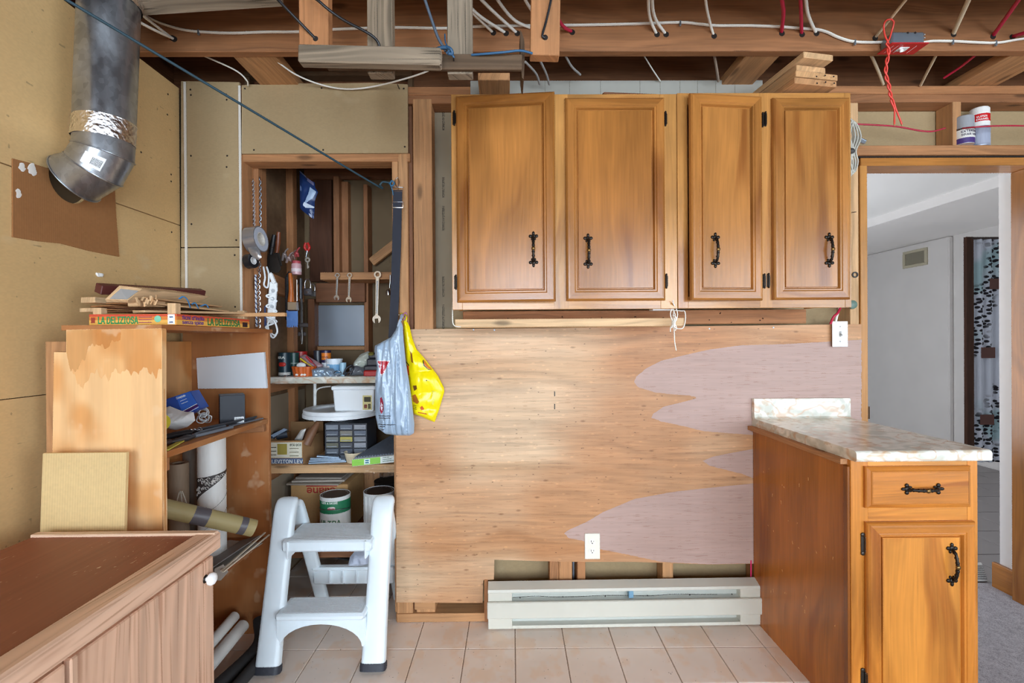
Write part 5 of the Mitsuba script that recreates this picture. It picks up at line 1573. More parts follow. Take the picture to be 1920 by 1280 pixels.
part(jr, "label_band", lathe([(.0244, .014), (.0248, .014), (.0248, .03), (.0244, .03)], c, 24), C(206, 190, 190, .5), 50)
part(jr, "lid", lathe([(0, .07), (.019, .07), (.021, .068), (.021, .056), (0, .056)][::-1], c, 24), C(168, 70, 76, .4), 50)
# wrenches
def wrench(label, px, y0, y1, Y, s, tilt):
    a, b = at(px, y0, Y), at(px + tilt, y1, Y)
    L = a[2] - b[2]; w = .0062 * s
    ring = sg.Point(0, L).buffer(w * 1.75).difference(sg.Point(0, L).buffer(w))
    sh = sg.Polygon([(-w * .8, L - w * 1.4), (w * .8, L - w * 1.4), (w * .62, w * 2), (-w * .62, w * 2)])
    jaw = sg.Point(0, w * 1.2).buffer(w * 2.1).difference(sg.Polygon([(-w * 1.0, w * 1.4), (w * .7, w * 1.6), (w * 1.25, -w * 2), (-w * .55, -w * 2)]))
    t = thing("wrench", label, "wrench", "wrenches hanging from the closet's ledger board")
    m = extr(shapely.union_all([ring, sh, jaw]), .006 * s)
    M = frame([b[0], Y, b[2]], [1, 0, -(b[0] - a[0]) / L], [(a[0] - b[0]) / L, 0, 1])
    part(t, "body", xf(m, M), CHROME)
    c = extr(sg.Polygon([(-w * .3, L - w * 3), (w * .3, L - w * 3), (w * .25, w * 4), (-w * .25, w * 4)]), .0008)
    part(t, "groove", xf(c, M @ trimesh.transformations.translation_matrix([0, 0, .006 * s])), C(120, 126, 134, .35, .9))
    q = at(px, y0 + 1, Y)
    part(t, "nail", cyl(q + [0, -.012, 0], q + [0, CW_BACK - .26 - Y, .004], .002, 8), STEEL)


LY = CW_BACK - .26 - .014
wrench("left of the three wrenches, a small one, hanging from the closet's ledger board", 629, 516, 561, LY, 1.1, 2.5)
wrench("middle of the three wrenches, a small one, hanging from the closet's ledger board", 652, 516, 565, LY, 1.2, 2.5)
wrench("right and longest of the three wrenches hanging from the closet's ledger board", 704, 515, 603, LY, 1.75, 3)
obj("socket_tool", cat(ptube([(731.5, 515, LY), (731, 540, LY)], .004), lathe([(0, 0), (.012, 0), (.013, .02), (.008, .03), (0, .03)], at(728, 553, LY), 18)), CHROME, "small chrome socket tool hanging at the right end of the ledger board", "tool", smooth=50)
# strap
sp2 = thing("strap", "dark navy webbing strap with metal clips hanging down the closet's right jamb", "strap")
part(sp2, "webbing", fpoly([(737.5, 356), (754, 356), (751.5, 470), (748, 560), (744, 640), (728, 640), (732, 560), (735, 470), (736.5, 400)], 2.13, .0025), C(28, 32, 46, .7))
part(sp2, "clip", tube([at(746, 334, 2.135), at(748.5, 341, 2.128), at(746.5, 350, 2.126)], .002, sides=6), CHROME, 60)
for (y0_, y1_, xa, xb) in ((351, 358, 736.5, 755.5), (378.5, 389, 736, 755.5)):
    P = [at(x, y, 2.1275) for x, y in ((xa, y0_), (xb, y0_), (xb, y1_), (xa, y1_))]
    part(sp2, "buckle", tube(P, .0022, sides=6, smooth=1, closed=True), CHROME, 60)
part(sp2, "snap_hook", tube([at(747, 352, 2.126), at(742, 347, 2.128), at(741, 338, 2.132), at(746, 332, 2.135)], .0018, sides=6), CHROME, 60)
# power bar and cord
pb_ = thing("power_bar", "white power bar wrapped in its own cord, hanging at the closet's left", "power bar")
part(pb_, "body", bar(at(513, 528, 2.2), at(508, 606, 2.2), .034, .022, up=(0, -1, 0), b=.006), WHITE, 30)
for k, y in enumerate((545, 560, 575, 590)):
    part(pb_, "socket", lathe([(0, 0), (.009, 0), (.009, .001), (0, .001)], at(512 - k, y, 2.189), 14, [0, -1, 0]), C(170, 174, 178, .5))
cord = [(511, 520, 2.19), (508, 512, 2.19)]
for k, y in enumerate(np.linspace(545, 612, 8)):
    s = -1 if k % 2 else 1
    cord.append((509 + s * 10, y, 2.175 if k % 2 else 2.2))
cord += [(503, 618, 2.18), (514, 628, 2.18), (520, 620, 2.185), (513, 600, 2.178), (502, 606, 2.18), (506, 626, 2.18), (512, 633, 2.18), (518, 627, 2.18)]
part(pb_, "cord", ptube(cord, .0042, sides=7), C(222, 226, 228, .4), True)
part(pb_, "cord_loop", ptube([(494, 500, 2.19), (497, 520, 2.18), (495, 534, 2.18), (502, 538, 2.18), (504, 515, 2.19), (500, 500, 2.2)], .0042, sides=7), C(206, 210, 212, .4), True)
part(pb_, "plug", bar(at(507, 512, 2.19), at(515, 532, 2.19), .016, .02, up=(0, -1, 0), b=.004), WHITE, 30)
# ---------------------------------------------------------------- lumber rack hanging from the joists
def lumber_obj(name, label, mesh, axis, tone, m="lumber", cat_="board", group=None):
    return obj(name, grain(mesh, axis, tone), m, label, cat_, group)


RY = 1.45
lumber_obj("rack_post", "leftmost hanging rack post, orange brown, behind the left end of the weathered crossboard", fbox(560, -60, 615, 112, RY, .038, .002), "z", .4, cat_="post")
lumber_obj("rack_post", "left of the two grey weathered posts hanging above the closet", fbox(688, -60, 735, 137, RY + .01, .038, .002), "z", .35, "graywood", "post")
lumber_obj("rack_post", "right of the two grey weathered posts, beside the blue cord knot", fbox(838, -60, 885, 138, RY + .01, .038, .002), "z", .2, "graywood", "post")
m = fbox(996, -60, 1051, 103, RY, .038, .002)
rot(m, 1.4, [0, 1, 0], at(1024, 0, RY))
lumber_obj("rack_post", "rightmost hanging rack post, orange brown with a fresh cut end", m, "z", .38, cat_="post")
lumber_obj("rack_board", "grey weathered crossboard, the front one of the hanging rack", bar(at(563, 105, RY - .04), at(828, 111, RY - .04), .036, (at(700, 88, RY - .04) - at(700, 121, RY - .04))[2], b=.004), "x", .25, "graywood")
lumber_obj("rack_board", "brown stained crossboard behind the grey one, reaching further right", bar(at(614, 117, RY - .0), at(979, 118, RY - .0), .016, .046, b=.003), "x", .85, "graywood")
lumber_obj("rack_board", "thin dark splintered lath standing at the right end of the crossboards", fpoly([(975, 55), (979, 62), (983, 75), (984, 100), (983, 130), (982, 149), (979, 146), (977, 130), (976, 95)], RY + .02, .09), "y", .95, "graywood")
for px, py in ((592, 72), (606, 78)):
    pass


def cable(label, pts, r, m, cat_="cable", name="cable", flat=1.0, group=None, sm=7, sides=8):
    return obj(name, ptube(pts, r, flat=flat, smooth=sm, sides=sides), m, label, cat_, group, 60)


JY = 1.8885
mc = thing("cable", "long white cable stapled along the face of the big ceiling joist", "cable")
part(mc, "run", ptube([(p[0], p[1], JY) for p in ((252, 10), (270, 27), (300, 43), (345, 56), (390, 60.5), (440, 62), (500, 60), (560, 59.5), (640, 54.5), (740, 51.5), (830, 53), (900, 49.5), (980, 48), (1080, 47), (1180, 45), (1275, 42), (1310, 45), (1345, 48), (1400, 48), (1460, 50), (1500, 53), (1530, 55), (1550, 60), (1572, 70), (1600, 78), (1640, 79.5), (1668, 78))], .0062, flat=.6, smooth=6), CABLE, True)
part(mc, "run", ptube([(p[0], p[1], JY) for p in ((1730, 79.5), (1750, 77), (1790, 77.5), (1830, 79.5), (1872, 80), (1925, 72), (2020, 66), (2150, 74))], .0062, flat=.6, smooth=6), CABLE, True)
for px, py in ((371, 59.5), (1276, 42.5), (1604, 78.5), (1788, 77.5), (1869, 80)):
    part(mc, "staple", fbox(px - 1.6, py - 5, px + 1.6, py + 5, JY - .006, .008, .001), GALV)
# cables dropping from the joist in front through holes in the big joist
drops = [("white cable drooping to the joist's left end, the upper of two there", [(236, 2, 1.6), (275, 35, 1.74), (322, 71, 1.905)], CABLE, .0052), ("white cable drooping to the joist's left end, the lower of two there", [(240, 30, 1.62), (285, 54, 1.75), (326, 73, 1.905)], CABLE, .0052),
         ("leftmost white cable entering the joist right of the grey posts", [(830, -76, 1.535), (872, 6, 1.72), (924, 61, 1.905)], CABLE, .0058), ("second white cable from the left entering the joist right of the grey posts", [(826, -76, 1.535), (884, 16, 1.75), (948, 62, 1.905)], CABLE, .0058),
         ("third white cable entering the joist just left of the rightmost rack post", [(838, -76, 1.535), (905, 2, 1.72), (969, 62, 1.905)], CABLE, .0058), ("white cable curving down behind the rightmost rack post", [(890, -76, 1.535), (932, -2, 1.72), (965, 38, 1.84), (1003, 55, 1.905)], CABLE, .0058),
         ("short white cable at the top edge beside the rightmost rack post", [(955, -76, 1.535), (985, 0, 1.72), (1020, 50, 1.905)], CABLE, .0058),
         ("short red cable entering the joist beside the rightmost rack post", [(1000, -76, 1.535), (1048, 38, 1.8), (1072, 60, 1.905)], REDCABLE, .0065),
         ("left of a pair of white cables entering the joist near its middle", [(1222, -76, 1.535), (1216, 0, 1.72), (1219, 35, 1.83), (1231, 64, 1.905)], CABLE, .0058), ("right of a pair of white cables entering the joist near its middle", [(1228, -76, 1.535), (1223, 0, 1.72), (1229, 35, 1.83), (1248, 64, 1.905)], CABLE, .0058),
         ("single white cable entering the joist above the narrow wall cabinet", [(1322, -76, 1.535), (1323, 0, 1.72), (1331, 42, 1.85), (1338, 67, 1.905)], CABLE, .005),
         ("left of two red cables dropping to the joist over the stacked boards", [(1458, -76, 1.535), (1466, 0, 1.72), (1469, 25, 1.8), (1465, 62, 1.905)], REDCABLE, .0068), ("right of two red cables dropping to the joist over the stacked boards", [(1496, -76, 1.535), (1501, 0, 1.72), (1502, 30, 1.81), (1503, 64, 1.905)], REDCABLE, .0062),
         ("white cable beside the right red cable, bending into the joist", [(1505, -76, 1.535), (1511, 0, 1.72), (1516, 30, 1.81), (1530, 62, 1.905)], CABLE, .006),
         ("cream cable slanting into the joist left of the metal junction box", [(1758, -76, 1.535), (1698, 0, 1.72), (1640, 71, 1.905)], C(206, 186, 156, .5), .0055), ("thick cream cable slanting into the joist right of the metal junction box", [(1850, -76, 1.535), (1816, 0, 1.72), (1787, 64, 1.905)], C(206, 192, 164, .5), .0085),
         ("red cable slanting into the joist at the far right", [(1962, -76, 1.535), (1910, 0, 1.72), (1861, 68, 1.905)], REDCABLE, .007), ("short red cable entering the joist at the right edge of the picture", [(1990, 40, 1.75), (1920, 62, 1.85), (1897, 69, 1.905)], REDCABLE, .007)]
for lab, pts, m, r in drops:
    cable(lab, pts, r, m)
    px, py, _ = pts[-1]
    part("ceiling__joist_011" if "ceiling__joist_011" in taken else "ceiling", "hole", lathe([(0, 0), (.011, 0), (.011, .0006), (0, .0006)][::-1], at(px + 1, py + .5, 1.8965), 16, [0, -1, 0]), HOLE)
# cables seen in the dark gap behind the joist
for lab, pts, m, r in (("white cable hanging in the dark gap at the left, above the closet wall", [(372, 100, 1.96), (440, 131, 2.05), (462, 150, 2.1), (465, 160, 2.13)], CABLE, .0035), ("long white cable looping from the joist across the wallboard above the closet", [(505, 104, 1.94), (555, 140, 2.05), (610, 161, 2.12), (660, 167, 2.13), (720, 158, 2.1), (800, 134, 1.97), (830, 110, 1.94)], CABLE, .0036),
                       ("thin white cable in the dark gap above the left wall cabinet", [(1205, 100, 1.95), (1222, 128, 2.05), (1238, 152, 2.14)], CABLE, .003), ("grey cable hanging in the dark gap above the narrow wall cabinet", [(1338, 98, 1.94), (1343, 125, 2.02), (1347, 152, 2.1)], C(150, 132, 116, .5), .0055),
                       ("cream cable in the dark gap left of the red twisted wire", [(1632, 100, 1.94), (1646, 132, 2.05), (1656, 158, 2.14)], C(186, 168, 140, .5), .006), ("cream cable in the dark gap left of the spray cans", [(1757, 100, 1.94), (1736, 140, 2.08), (1726, 160, 2.15)], C(186, 168, 140, .5), .006),
                       ("red cable in the dark gap above the spray cans", [(1828, 104, 1.94), (1800, 126, 2.03), (1770, 146, 2.1)], REDCABLE, .005),
                       ("leftmost of the grey cables in the gap under the rightmost rack post", [(985, 116, 1.94), (1005, 138, 2.03), (1012, 158, 2.1)], C(150, 146, 140, .5), .005), ("middle of the grey cables in the gap under the rightmost rack post", [(1012, 112, 1.94), (1024, 138, 2.03), (1030, 158, 2.1)], C(150, 146, 140, .5), .005), ("rightmost grey cable in the gap right of the rightmost rack post", [(1060, 104, 1.94), (1072, 125, 2.0), (1088, 140, 2.06)], C(140, 136, 130, .5), .005)):
    cable(lab, pts, r, m)
# cords of the rack
cable("black cord running into a hole in the leftmost rack post", [(380, -280, 1.127), (480, -50, 1.3), (520, -2, 1.38), (560, 40, 1.43), (592, 73, 1.452)], .0042, BLACK, "cord", "cord")
part("rack_post", "hole", ball(at(592, 73, RY + .002), .009, (1, .5, 1), 2), HOLE, True)
cable("black cord sagging past the left grey post", [(470, -280, 1.127), (560, -40, 1.38), (600, 4, 1.4), (640, 35, 1.42), (690, 62, 1.43), (708, 78, 1.445), (712, 93, 1.455)], .0042, BLACK, "cord", "cord")
cable("dark blue grey cord dropping to the knot between the grey posts", [(740, -280, 1.127), (785, -40, 1.36), (797, 0, 1.38), (812, 45, 1.4), (822, 72, 1.41), (836, 96, 1.415)], .0045, C(62, 74, 88, .6), "cord", "cord")
kn = thing("cord", "blue plastic cord tied in a knot on the crossboard by the right grey post", "cord")
part(kn, "knot", cat(ptube([(812, 97, 1.42), (822, 91, 1.41), (836, 89, 1.405), (843, 94, 1.405), (838, 101, 1.41)], .005), ptube([(836, 88, 1.405), (845, 92, 1.4), (848, 101, 1.405), (840, 100, 1.4)], .0048), ptube([(834, 64, 1.43), (835, 78, 1.42), (840, 90, 1.41)], .002)), C(38, 74, 104, .5), 60)
part(kn, "tail", ptube([(846, 101, 1.405), (852, 108, 1.41)], .003), C(38, 74, 104, .5), 60)
cable("blue wire stretched from the right grey post to the rightmost rack post", [(884, 103, 1.44), (910, 101, 1.43), (945, 98, 1.425), (975, 95, 1.43), (998, 100, 1.445)], .0034, C(40, 82, 116, .5), "cord", "cord")
cable("black hooked cord hanging on the rightmost rack post", [(1046, -72, 1.448), (1040, -40, 1.443), (1033, 0, 1.44), (1024, 40, 1.444), (1017, 66, 1.444), (1022, 71, 1.446)], .0036, BLACK, "cord", "cord")
part("rack_post_003", "hole", ball(at(1022, 71, RY + .002), .0095, (1, .5, 1), 2), HOLE, True)
for lab, pts in (("bent nail in the joint of the two crossboards", [(814, 111, 1.408), (827, 122, 1.4)]), ("nail in the brown crossboard below the blue knot", [(850, 103, 1.445), (851, 114, 1.44)]), ("nail sticking out of the wallboard's top corner above the closet", [(745, 158, 2.12), (749, 167, 2.145)])):
    cable(lab, pts, .0018, C(58, 52, 48, .5, .6), "nail", "nail", sm=1, sides=6)
# clothesline across the corner
p0, p1 = at(125, 0, 1.25), at(702, 345, 2.09)
d_ = p1 - p0
cl_ = thing("clothesline", "dark teal cord stretched across the left corner from the ceiling to the closet's right jamb", "cord")
part(cl_, "line", tube([p0 - d_ * .35, p0, p0 + d_ * .5, p1, at(712, 346, 2.095), at(718, 341, 2.1), at(732, 343, 2.12)], .0042, sides=8, smooth=8), C(38, 62, 72, .55), True)
part(cl_, "knot", cat(ptube([(730, 345, 2.118), (735, 339, 2.11), (739, 344, 2.115), (734, 349, 2.11), (731, 343, 2.115)], .0038), ptube([(733, 348, 2.115), (736, 358, 2.12), (737, 366, 2.125)], .0028)), C(44, 92, 122, .5), 60, "lighter blue knot at the jamb")

# ---------------------------------------------------------------- junction box, red wires
jb = thing("junction_box", "grey metal junction box with a red switch cover under it, fixed on the joist", "junction box")
bx0, bx1 = at(1673, 70, 1.835)[0], at(1734, 70, 1.835)[0]
bz0, bz1 = at(1700, 83, 1.835)[2], at(1700, 59, 1.835)[2]
part(jb, "box", cbox(bx0, bx1, 1.835, 1.896, bz0, bz1, .005), C(142, 150, 160, .35, .7), 30)
part(jb, "cover", cbox(bx0 - .012, bx1 + .006, 1.822, 1.896, bz0 - .004, bz0, .001), C(176, 22, 26, .4), 30, "red cover plate facing down")
part(jb, "switch", bar([(bx0 + bx1) / 2 - .012, 1.86, bz0 - .005], [(bx0 + bx1) / 2 - .018, 1.845, bz0 - .02], .012, .01, b=.002), WHITE, 30)
part(jb, "switch_plate", cbox((bx0 + bx1) / 2 - .024, (bx0 + bx1) / 2 + .014, 1.846, 1.872, bz0 - .0055, bz0 - .004), WHITE)
for k in range(6):
    x = bx0 + .006 + k * .018
    if abs(x - (bx0 + bx1) / 2) > .016:
        part(jb, "print_mark", cbox(x, x + .002, 1.838, 1.884, bz0 - .0046, bz0 - .004), C(226, 190, 188, .5))
for px in (1702, 1716):
    part(jb, "knockout", lathe([(0, 0), (.004, 0), (.004, .0006), (0, .0006)][::-1], at(px, 61.5, 1.8348), 12, [0, -1, 0]), HOLE)
for q in ((1733, 65), (1733, 71), (1676, 72), (1674, 76)):
    part(jb, "screw", ball(at(*q, 1.85), .004, 1, 1), CHROME)
rw = thing("wire", "pair of twisted red wires looping beside the junction box and hanging down", "wire")
RW = C(214, 66, 54, .4)
for k, (xo, ph) in enumerate(((0, 0), (0, math.pi))):
    P = []
    base = [(1664, 82, 1.84), (1666, 100, 1.845), (1662, 120, 1.85), (1661, 140, 1.86), (1666, 158, 1.87), (1669, 175, 1.88), (1673, 190, 1.89)]
    B_ = spline(np.array([at(*b) for b in base]), 8)
    for i, p in enumerate(B_):
        a = ph + i / len(B_) * 2 * np.pi * 3.5
        P.append(p + .0048 * np.array([math.cos(a), math.sin(a) * .6, 0]))
    loop = [(1671, 36, 1.80), (1676, 42, 1.80), (1672, 58, 1.81), (1667, 74, 1.83)] if k else [(1671, 36, 1.80), (1662, 38, 1.80), (1657, 48, 1.80), (1659, 66, 1.82)]
    tail = [(1677, 205, 1.895), (1677, 222, 1.9), (1677, 233, 1.9)] if k == 0 else [(1680, 205, 1.895), (1686, 220, 1.9), (1691, 233, 1.9)]
    P = [at(*b) for b in loop] + P[::2] + [at(*b) for b in tail]
    part(rw, "strand", tube(P, .0031, sides=7, smooth=3), RW, True)
    e = at(*tail[-1])
    part(rw, "bare_end", tube([e, e + [.001, 0, -.008]], .0016, sides=6, smooth=1), C(196, 150, 96, .35, .8))
cable("thin red cable running from the cable bundle to the stud above the doorway", [(1590, 232, 2.14), (1625, 233.5, 2.13), (1680, 237, 2.13), (1725, 245, 2.13), (1750, 246, 2.13), (1772, 240, 2.15)], .0036, C(168, 44, 62, .45))
cable("thin red cable passing before the spray cans at the right edge", [(1800, 241, 2.15), (1830, 238, 2.095), (1870, 236, 2.09), (1925, 236, 2.1), (2040, 240, 2.13), (2130, 238, 2.15)], .0036, C(168, 44, 62, .45))
# ---------------------------------------------------------------- spray cans on the header over the doorway
HZ = at(1850, 272, YS)[2]


def spray(label, a, b, top, captop, Y, cols, capw):
    t = thing("spray_can", label, "spray can")
    p, q = at(a, 300, Y), at(b, 300, Y)
    r = (q[0] - p[0]) / 2; o = np.array([(p[0] + q[0]) / 2, Y + r, HZ]); h = at(a, captop, Y)[2] - HZ
    hb = at(a, top, Y)[2] - HZ
    part(t, "body", lathe([(0, 0), (r * .95, 0), (r, .004), (r, hb - .012), (r * .9, hb), (0, hb)], o, 28), C(*cols[0], .35, .3), 40)
    part(t, "cap", lathe([(0, hb - .004), (r * capw, hb - .004), (r * capw, h - .006), (r * capw - .005, h), (0, h)], o, 28), C(*cols[1], .4), 40)
    for nm, lo, hi, c in cols[2]:
        part(t, nm, lathe([(r * 1.001, hb * lo), (r * 1.006, hb * lo), (r * 1.006, hb * hi), (r * 1.001, hb * hi)], o, 28), C(*c, .45), 40)
    return t, o, r, hb


t, o, r, hb = spray("short grey capped spray can with a white and purple label over the doorway", 1806, 1838, 236, 213, 2.125, ((170, 172, 176), (150, 152, 156), [("white_label", .34, .86, (214, 212, 206)), ("purple_band", .02, .34, (68, 50, 110)), ("dark_band", .86, .96, (70, 56, 50))]), .97)
curved_text(t, "EXTERIOR", o, r * 1.007, o[2] + hb * .66, .009, -55, 45, (56, 50, 70)); curved_text(t, "SPAR VAR", o, r * 1.007, o[2] + hb * .46, .009, -55, 45, (56, 50, 70))
t, o, r, hb = spray("taller white capped spray can with a red band over the doorway", 1836, 1867, 232, 197, 2.15, ((150, 156, 172), (226, 224, 220), [("red_band", 1.0, 1.0001, (190, 24, 30)), ("grey_label", .1, .8, (154, 160, 178))]), .98)
h2 = at(1850, 211, 2.15)[2] - HZ; h3 = at(1850, 225, 2.15)[2] - HZ
part(t, "cap_band", lathe([(r * .985, h3), (r * .99, h3), (r * .99, h2), (r * .985, h2)], o, 28), C(190, 26, 30, .4), 40)
curved_text(t, "SUPER", o, r * .992, o[2] + h3 + .016, .008, -60, 0, (230, 220, 216)); curved_text(t, "ENAMEL", o, r * .992, o[2] + h3 + .004, .008, -60, 10, (230, 220, 216))

# ---------------------------------------------------------------- things on top of the wall cabinets
TZ = zt2
ends = [((1503, 1567), 98, 112, .04, 1.79, .12), ((1490, 1552), 124, 135, .5, 1.82, .16), ((1487, 1577), 136, 147, .25, 1.815, .2), ((1485, 1575), 148, 160, .2, 1.815, .3)]
names_ = ["topmost", "second from the top", "third from the top", "lowest"]
offs = [(-.06, .50, -.03), (-.05, .38, -.012), (-.055, .4, -.006), (-.06, .42, -.004)]
for k, ((a, b), y0, y1, g, Y, tone) in enumerate(ends):
    p, q = at(a, y0, Y), at(b, y0, Y)
    zt_ = p[2]; zb_ = at(a, y1, Y)[2]
    c = np.array([(p[0] + q[0]) / 2, Y, (zt_ + zb_) / 2])
    e = c + np.array([-.062, .36 if k else .34, 0])
    zfloor = TZ + .001 + (.0265 * (3 - k))
    h = .023
    c[2] = (zt_ + zb_) / 2; e[2] = max(zfloor + h / 2, c[2] - .055)
    mm = bar(c, e, q[0] - p[0], min(h, zt_ - zb_), b=.002)
    o_ = lumber_obj("stacked_board", names_[k] + " of four boards stacked on the narrow wall cabinet", mm, e - c, tone, group="boards stacked on the wall cabinet")
    if k >= 2:
        for j in range(4):
            qh = at(a + 22 + j * 16 + 3 * k, (y0 + y1) / 2 + (j % 2) * 2, Y - .0003)
            part(o_, "nail_hole", lathe([(0, 0), (.003, 0), (.003, .0008), (0, .0008)][::-1], qh, 8, [0, -1, 0]), HOLE)
for k, (a, b, y, dz, yy) in enumerate(((1128, 1240, 176, 0, 1.88), (1134, 1243, 171, .0085, 1.9), (1126, 1238, 168, .017, 1.92))):
    p, q = at(a, y, yy), at(b, y, yy)
    p[2] = q[2] = Zt + .005 + dz
    q = q + [0, .02, .001]
    lumber_obj("wood_offcut", ["lowest", "middle", "topmost"][k] + " of the thin brown offcuts lying on the wide wall cabinet", bar(p, q, .06, .007, b=.001), "x", [.7, .5, .6][k], group="offcuts on the wide wall cabinet")
obj("thin_strip", bar([at(1312, 172, 1.9)[0], 1.9, TZ + .006], [at(1420, 170, 1.9)[0], 1.93, TZ + .007], .03, .005), C(214, 190, 150, .7), "pale thin strip lying on the narrow wall cabinet left of the stacked boards", "strip")
# cable bundle hung on the narrow cabinet's side
cb_ = thing("cable_coil", "bundle of grey flex hanging on the wall cabinet's right side above the doorway corner", "cable coil")
CX_ = at(1590, 280, 1.93)[0]
for k in range(6):
    o = np.array([CX_ + .012 + .008 * (k % 3), 1.93 + .012 * (k // 3), 0])
    zt_, zm, zl_ = at(1600, 222 + 3 * (k % 3), 1.93)[2], at(1600, 283, 1.93)[2], at(1600, 330 - 4 * (k % 3), 1.93)[2]
    w = .017 + .004 * (k % 3)
    part(cb_, "loop", tube([o + [-.004, 0, zm], o + [-w * .8, 0, (zt_ + zm) / 2], o + [0, .002, zt_], o + [w, 0, (zt_ * .5 + zm * .5)], o + [.004, 0, zm], o + [w * .6, .004, (zl_ + zm) / 2], o + [0, .004, zl_], o + [-w * .6, .004, (zl_ + zm) / 2]], .0034, sides=6, smooth=5, closed=True), C(172, 168, 156, .45), True)
part(cb_, "tie", ball([CX_ + .014, 1.935, at(1600, 283, 1.93)[2]], .015, (1, 1, .9), 2), C(58, 56, 54, .6), True, "dark tie round the bundle")
hc = thing("hose_clamp", "small galvanised clamp on the header beside the cable bundle", "clamp")
part(hc, "band", bar(at(1600, 259, 2.1), at(1622, 268, 2.1), .016, .014, b=.004), GALV, 30)
part(hc, "screw", cyl(at(1606, 256, 2.095), at(1624, 264, 2.095), .004, 8), GALV, 50)
obj("washer", lathe([(.0085, 0), (.0135, 0), (.0135, .003), (.0085, .003), (.0085, 0)], at(1603, 515, YS - .003), 20, [0, -1, 0]), BLACK, "black ring hung on the pale stud beside the doorway", "ring", smooth=50)
obj("wire_nut", lathe([(0, 0), (.02, 0), (.019, .006), (.012, .01), (0, .01)][::-1], at(1598, 571, YS - .01), 20, [0, -1, 0]), C(94, 116, 104, .45), "greenish disc fixed on the stud below the narrow wall cabinet", "disc", smooth=50)
cable("white wire above the light switch plate", [(1566, 608, 2.135), (1569, 594, 2.13), (1573, 580, 2.14), (1576, 570, 2.15)], .005, CABLE, "wire", "wire")
cable("dark red wire bending above the light switch plate", [(1557, 607, 2.135), (1563, 594, 2.125), (1571, 586, 2.128), (1577, 572, 2.15)], .005, REDCABLE, "wire", "wire")
cable("bright pink wire standing behind the heater's right end", [(1408, 1050, 2.15), (1408, 1075, 2.15), (1408, 1095, 2.15)], .003, C(206, 34, 96, .4), "wire", "wire")
cable("grey pipe between the studs behind the heater", [(1075, 1048, 2.2), (1075.5, 1100, 2.2)], .005, C(130, 136, 146, .4, .4), "pipe", "pipe", sm=1)
cable("small nail in the pale stud beside the doorway", [(1597, 398, 2.15), (1606, 397, 2.14)], .0016, C(70, 60, 52, .5, .5), "nail", "nail", sm=1, sides=6)
# ---------------------------------------------------------------- things on and in the plywood shelf unit
CYF, CYB, CXR = 1.502, 1.925, -1.03
cz0 = ztop + .001
cr = thing("fruit_crate", "shallow fruit crate with bright orange printed sides on top of the shelf unit", "crate")
ca, cb2 = at(167, 600, CYF)[0], CXR
cz1 = at(250, 588.5, CYF)[2]
ch_ = cz1 - cz0
part(cr, "front_side", cbox(ca, cb2, CYF, CYF + .005, cz0, cz1, .0008), C(206, 120, 52, .6))
part(cr, "long_side", cbox(cb2 - .005, cb2, CYF + .005, CYB, cz0, cz1, .0008), C(206, 120, 52, .6))
part(cr, "long_side", cbox(ca, ca + .005, CYF + .005, CYB, cz0, cz1, .0008), C(196, 150, 92, .7))
part(cr, "back_side", cbox(ca + .005, cb2 - .005, CYB - .005, CYB, cz0, cz1, .0008), C(190, 140, 84, .7))
part(cr, "bottom", cbox(ca + .005, cb2 - .005, CYF + .005, CYB - .005, cz0, cz0 + .004), C(186, 146, 96, .7))


def ff(a, b, lo, hi, off=.0006):      # a strip on the front side, shares of its width and height
    return cbox(ca + (cb2 - ca) * a, ca + (cb2 - ca) * b, CYF - off, CYF, cz0 + ch_ * lo, cz0 + ch_ * hi)


def fs(a, b, lo, hi, off=.0006):      # the same on the right hand side
    return cbox(cb2, cb2 + off, CYF + (CYB - CYF) * a, CYF + (CYB - CYF) * b, cz0 + ch_ * lo, cz0 + ch_ * hi)


for fn in (ff, fs):
    part(cr, "print_band", fn(.003, .997, .02, .46), C(222, 168, 78, .6), label="yellow print along the lower half")
    part(cr, "print_band", fn(.003, .997, .78, .98), C(196, 74, 48, .6), label="red orange print along the top")


def flet(s_, a, b, lo, h, c, face):
    if face == "f":
        o, e, d_ = np.array([ca + (cb2 - ca) * a, CYF - .001, cz0 + ch_ * lo]), [1, 0, 0], (cb2 - ca) * (b - a)
    else:
        o, e, d_ = np.array([cb2 + .001, CYF + (CYB - CYF) * a, cz0 + ch_ * lo]), [0, 1, 0], (CYB - CYF) * (b - a)
    part(cr, "lettering", text(s_, ch_ * h, o, e, [0, 0, 1], .0005, True, fit=d_), C(*c, .6))


flet("LA DELIZIOSA", .1, .56, .14, .62, (36, 140, 84), "f")
flet("LA DELIZIOSA", .36, .83, .12, .7, (30, 112, 60), "s")
flet("fichi d'india", .06, .32, .54, .34, (96, 54, 120), "s"); flet("senza spine", .06, .31, .12, .34, (96, 54, 120), "s")
for k in range(3):
    part(cr, "print_line", ff(.57, .72, .2 + .24 * k, .27 + .24 * k, .001), C(150, 70, 90, .6))
part(cr, "round_emblem", lathe([(0, 0), (.0105, 0), (.0105, .0005), (0, .0005)][::-1], [ca + (cb2 - ca) * .79, CYF - .0007, cz0 + ch_ * .55], 20, [0, -1, 0]), C(120, 190, 160, .6))
part(cr, "white_tag", ff(.905, .985, .06, .96, .0012), C(224, 222, 216, .6))
for lo in (.2, .66):
    part(cr, "tag_mark", ff(.925, .965, lo, lo + .1, .0018), C(70, 90, 130, .6))
part(cr, "dark_emblem", fs(.88, .96, .1, .62, .0012), C(56, 30, 26, .6)); part(cr, "dark_emblem", ff(.025, .07, .2, .7, .0012), C(150, 60, 40, .6))
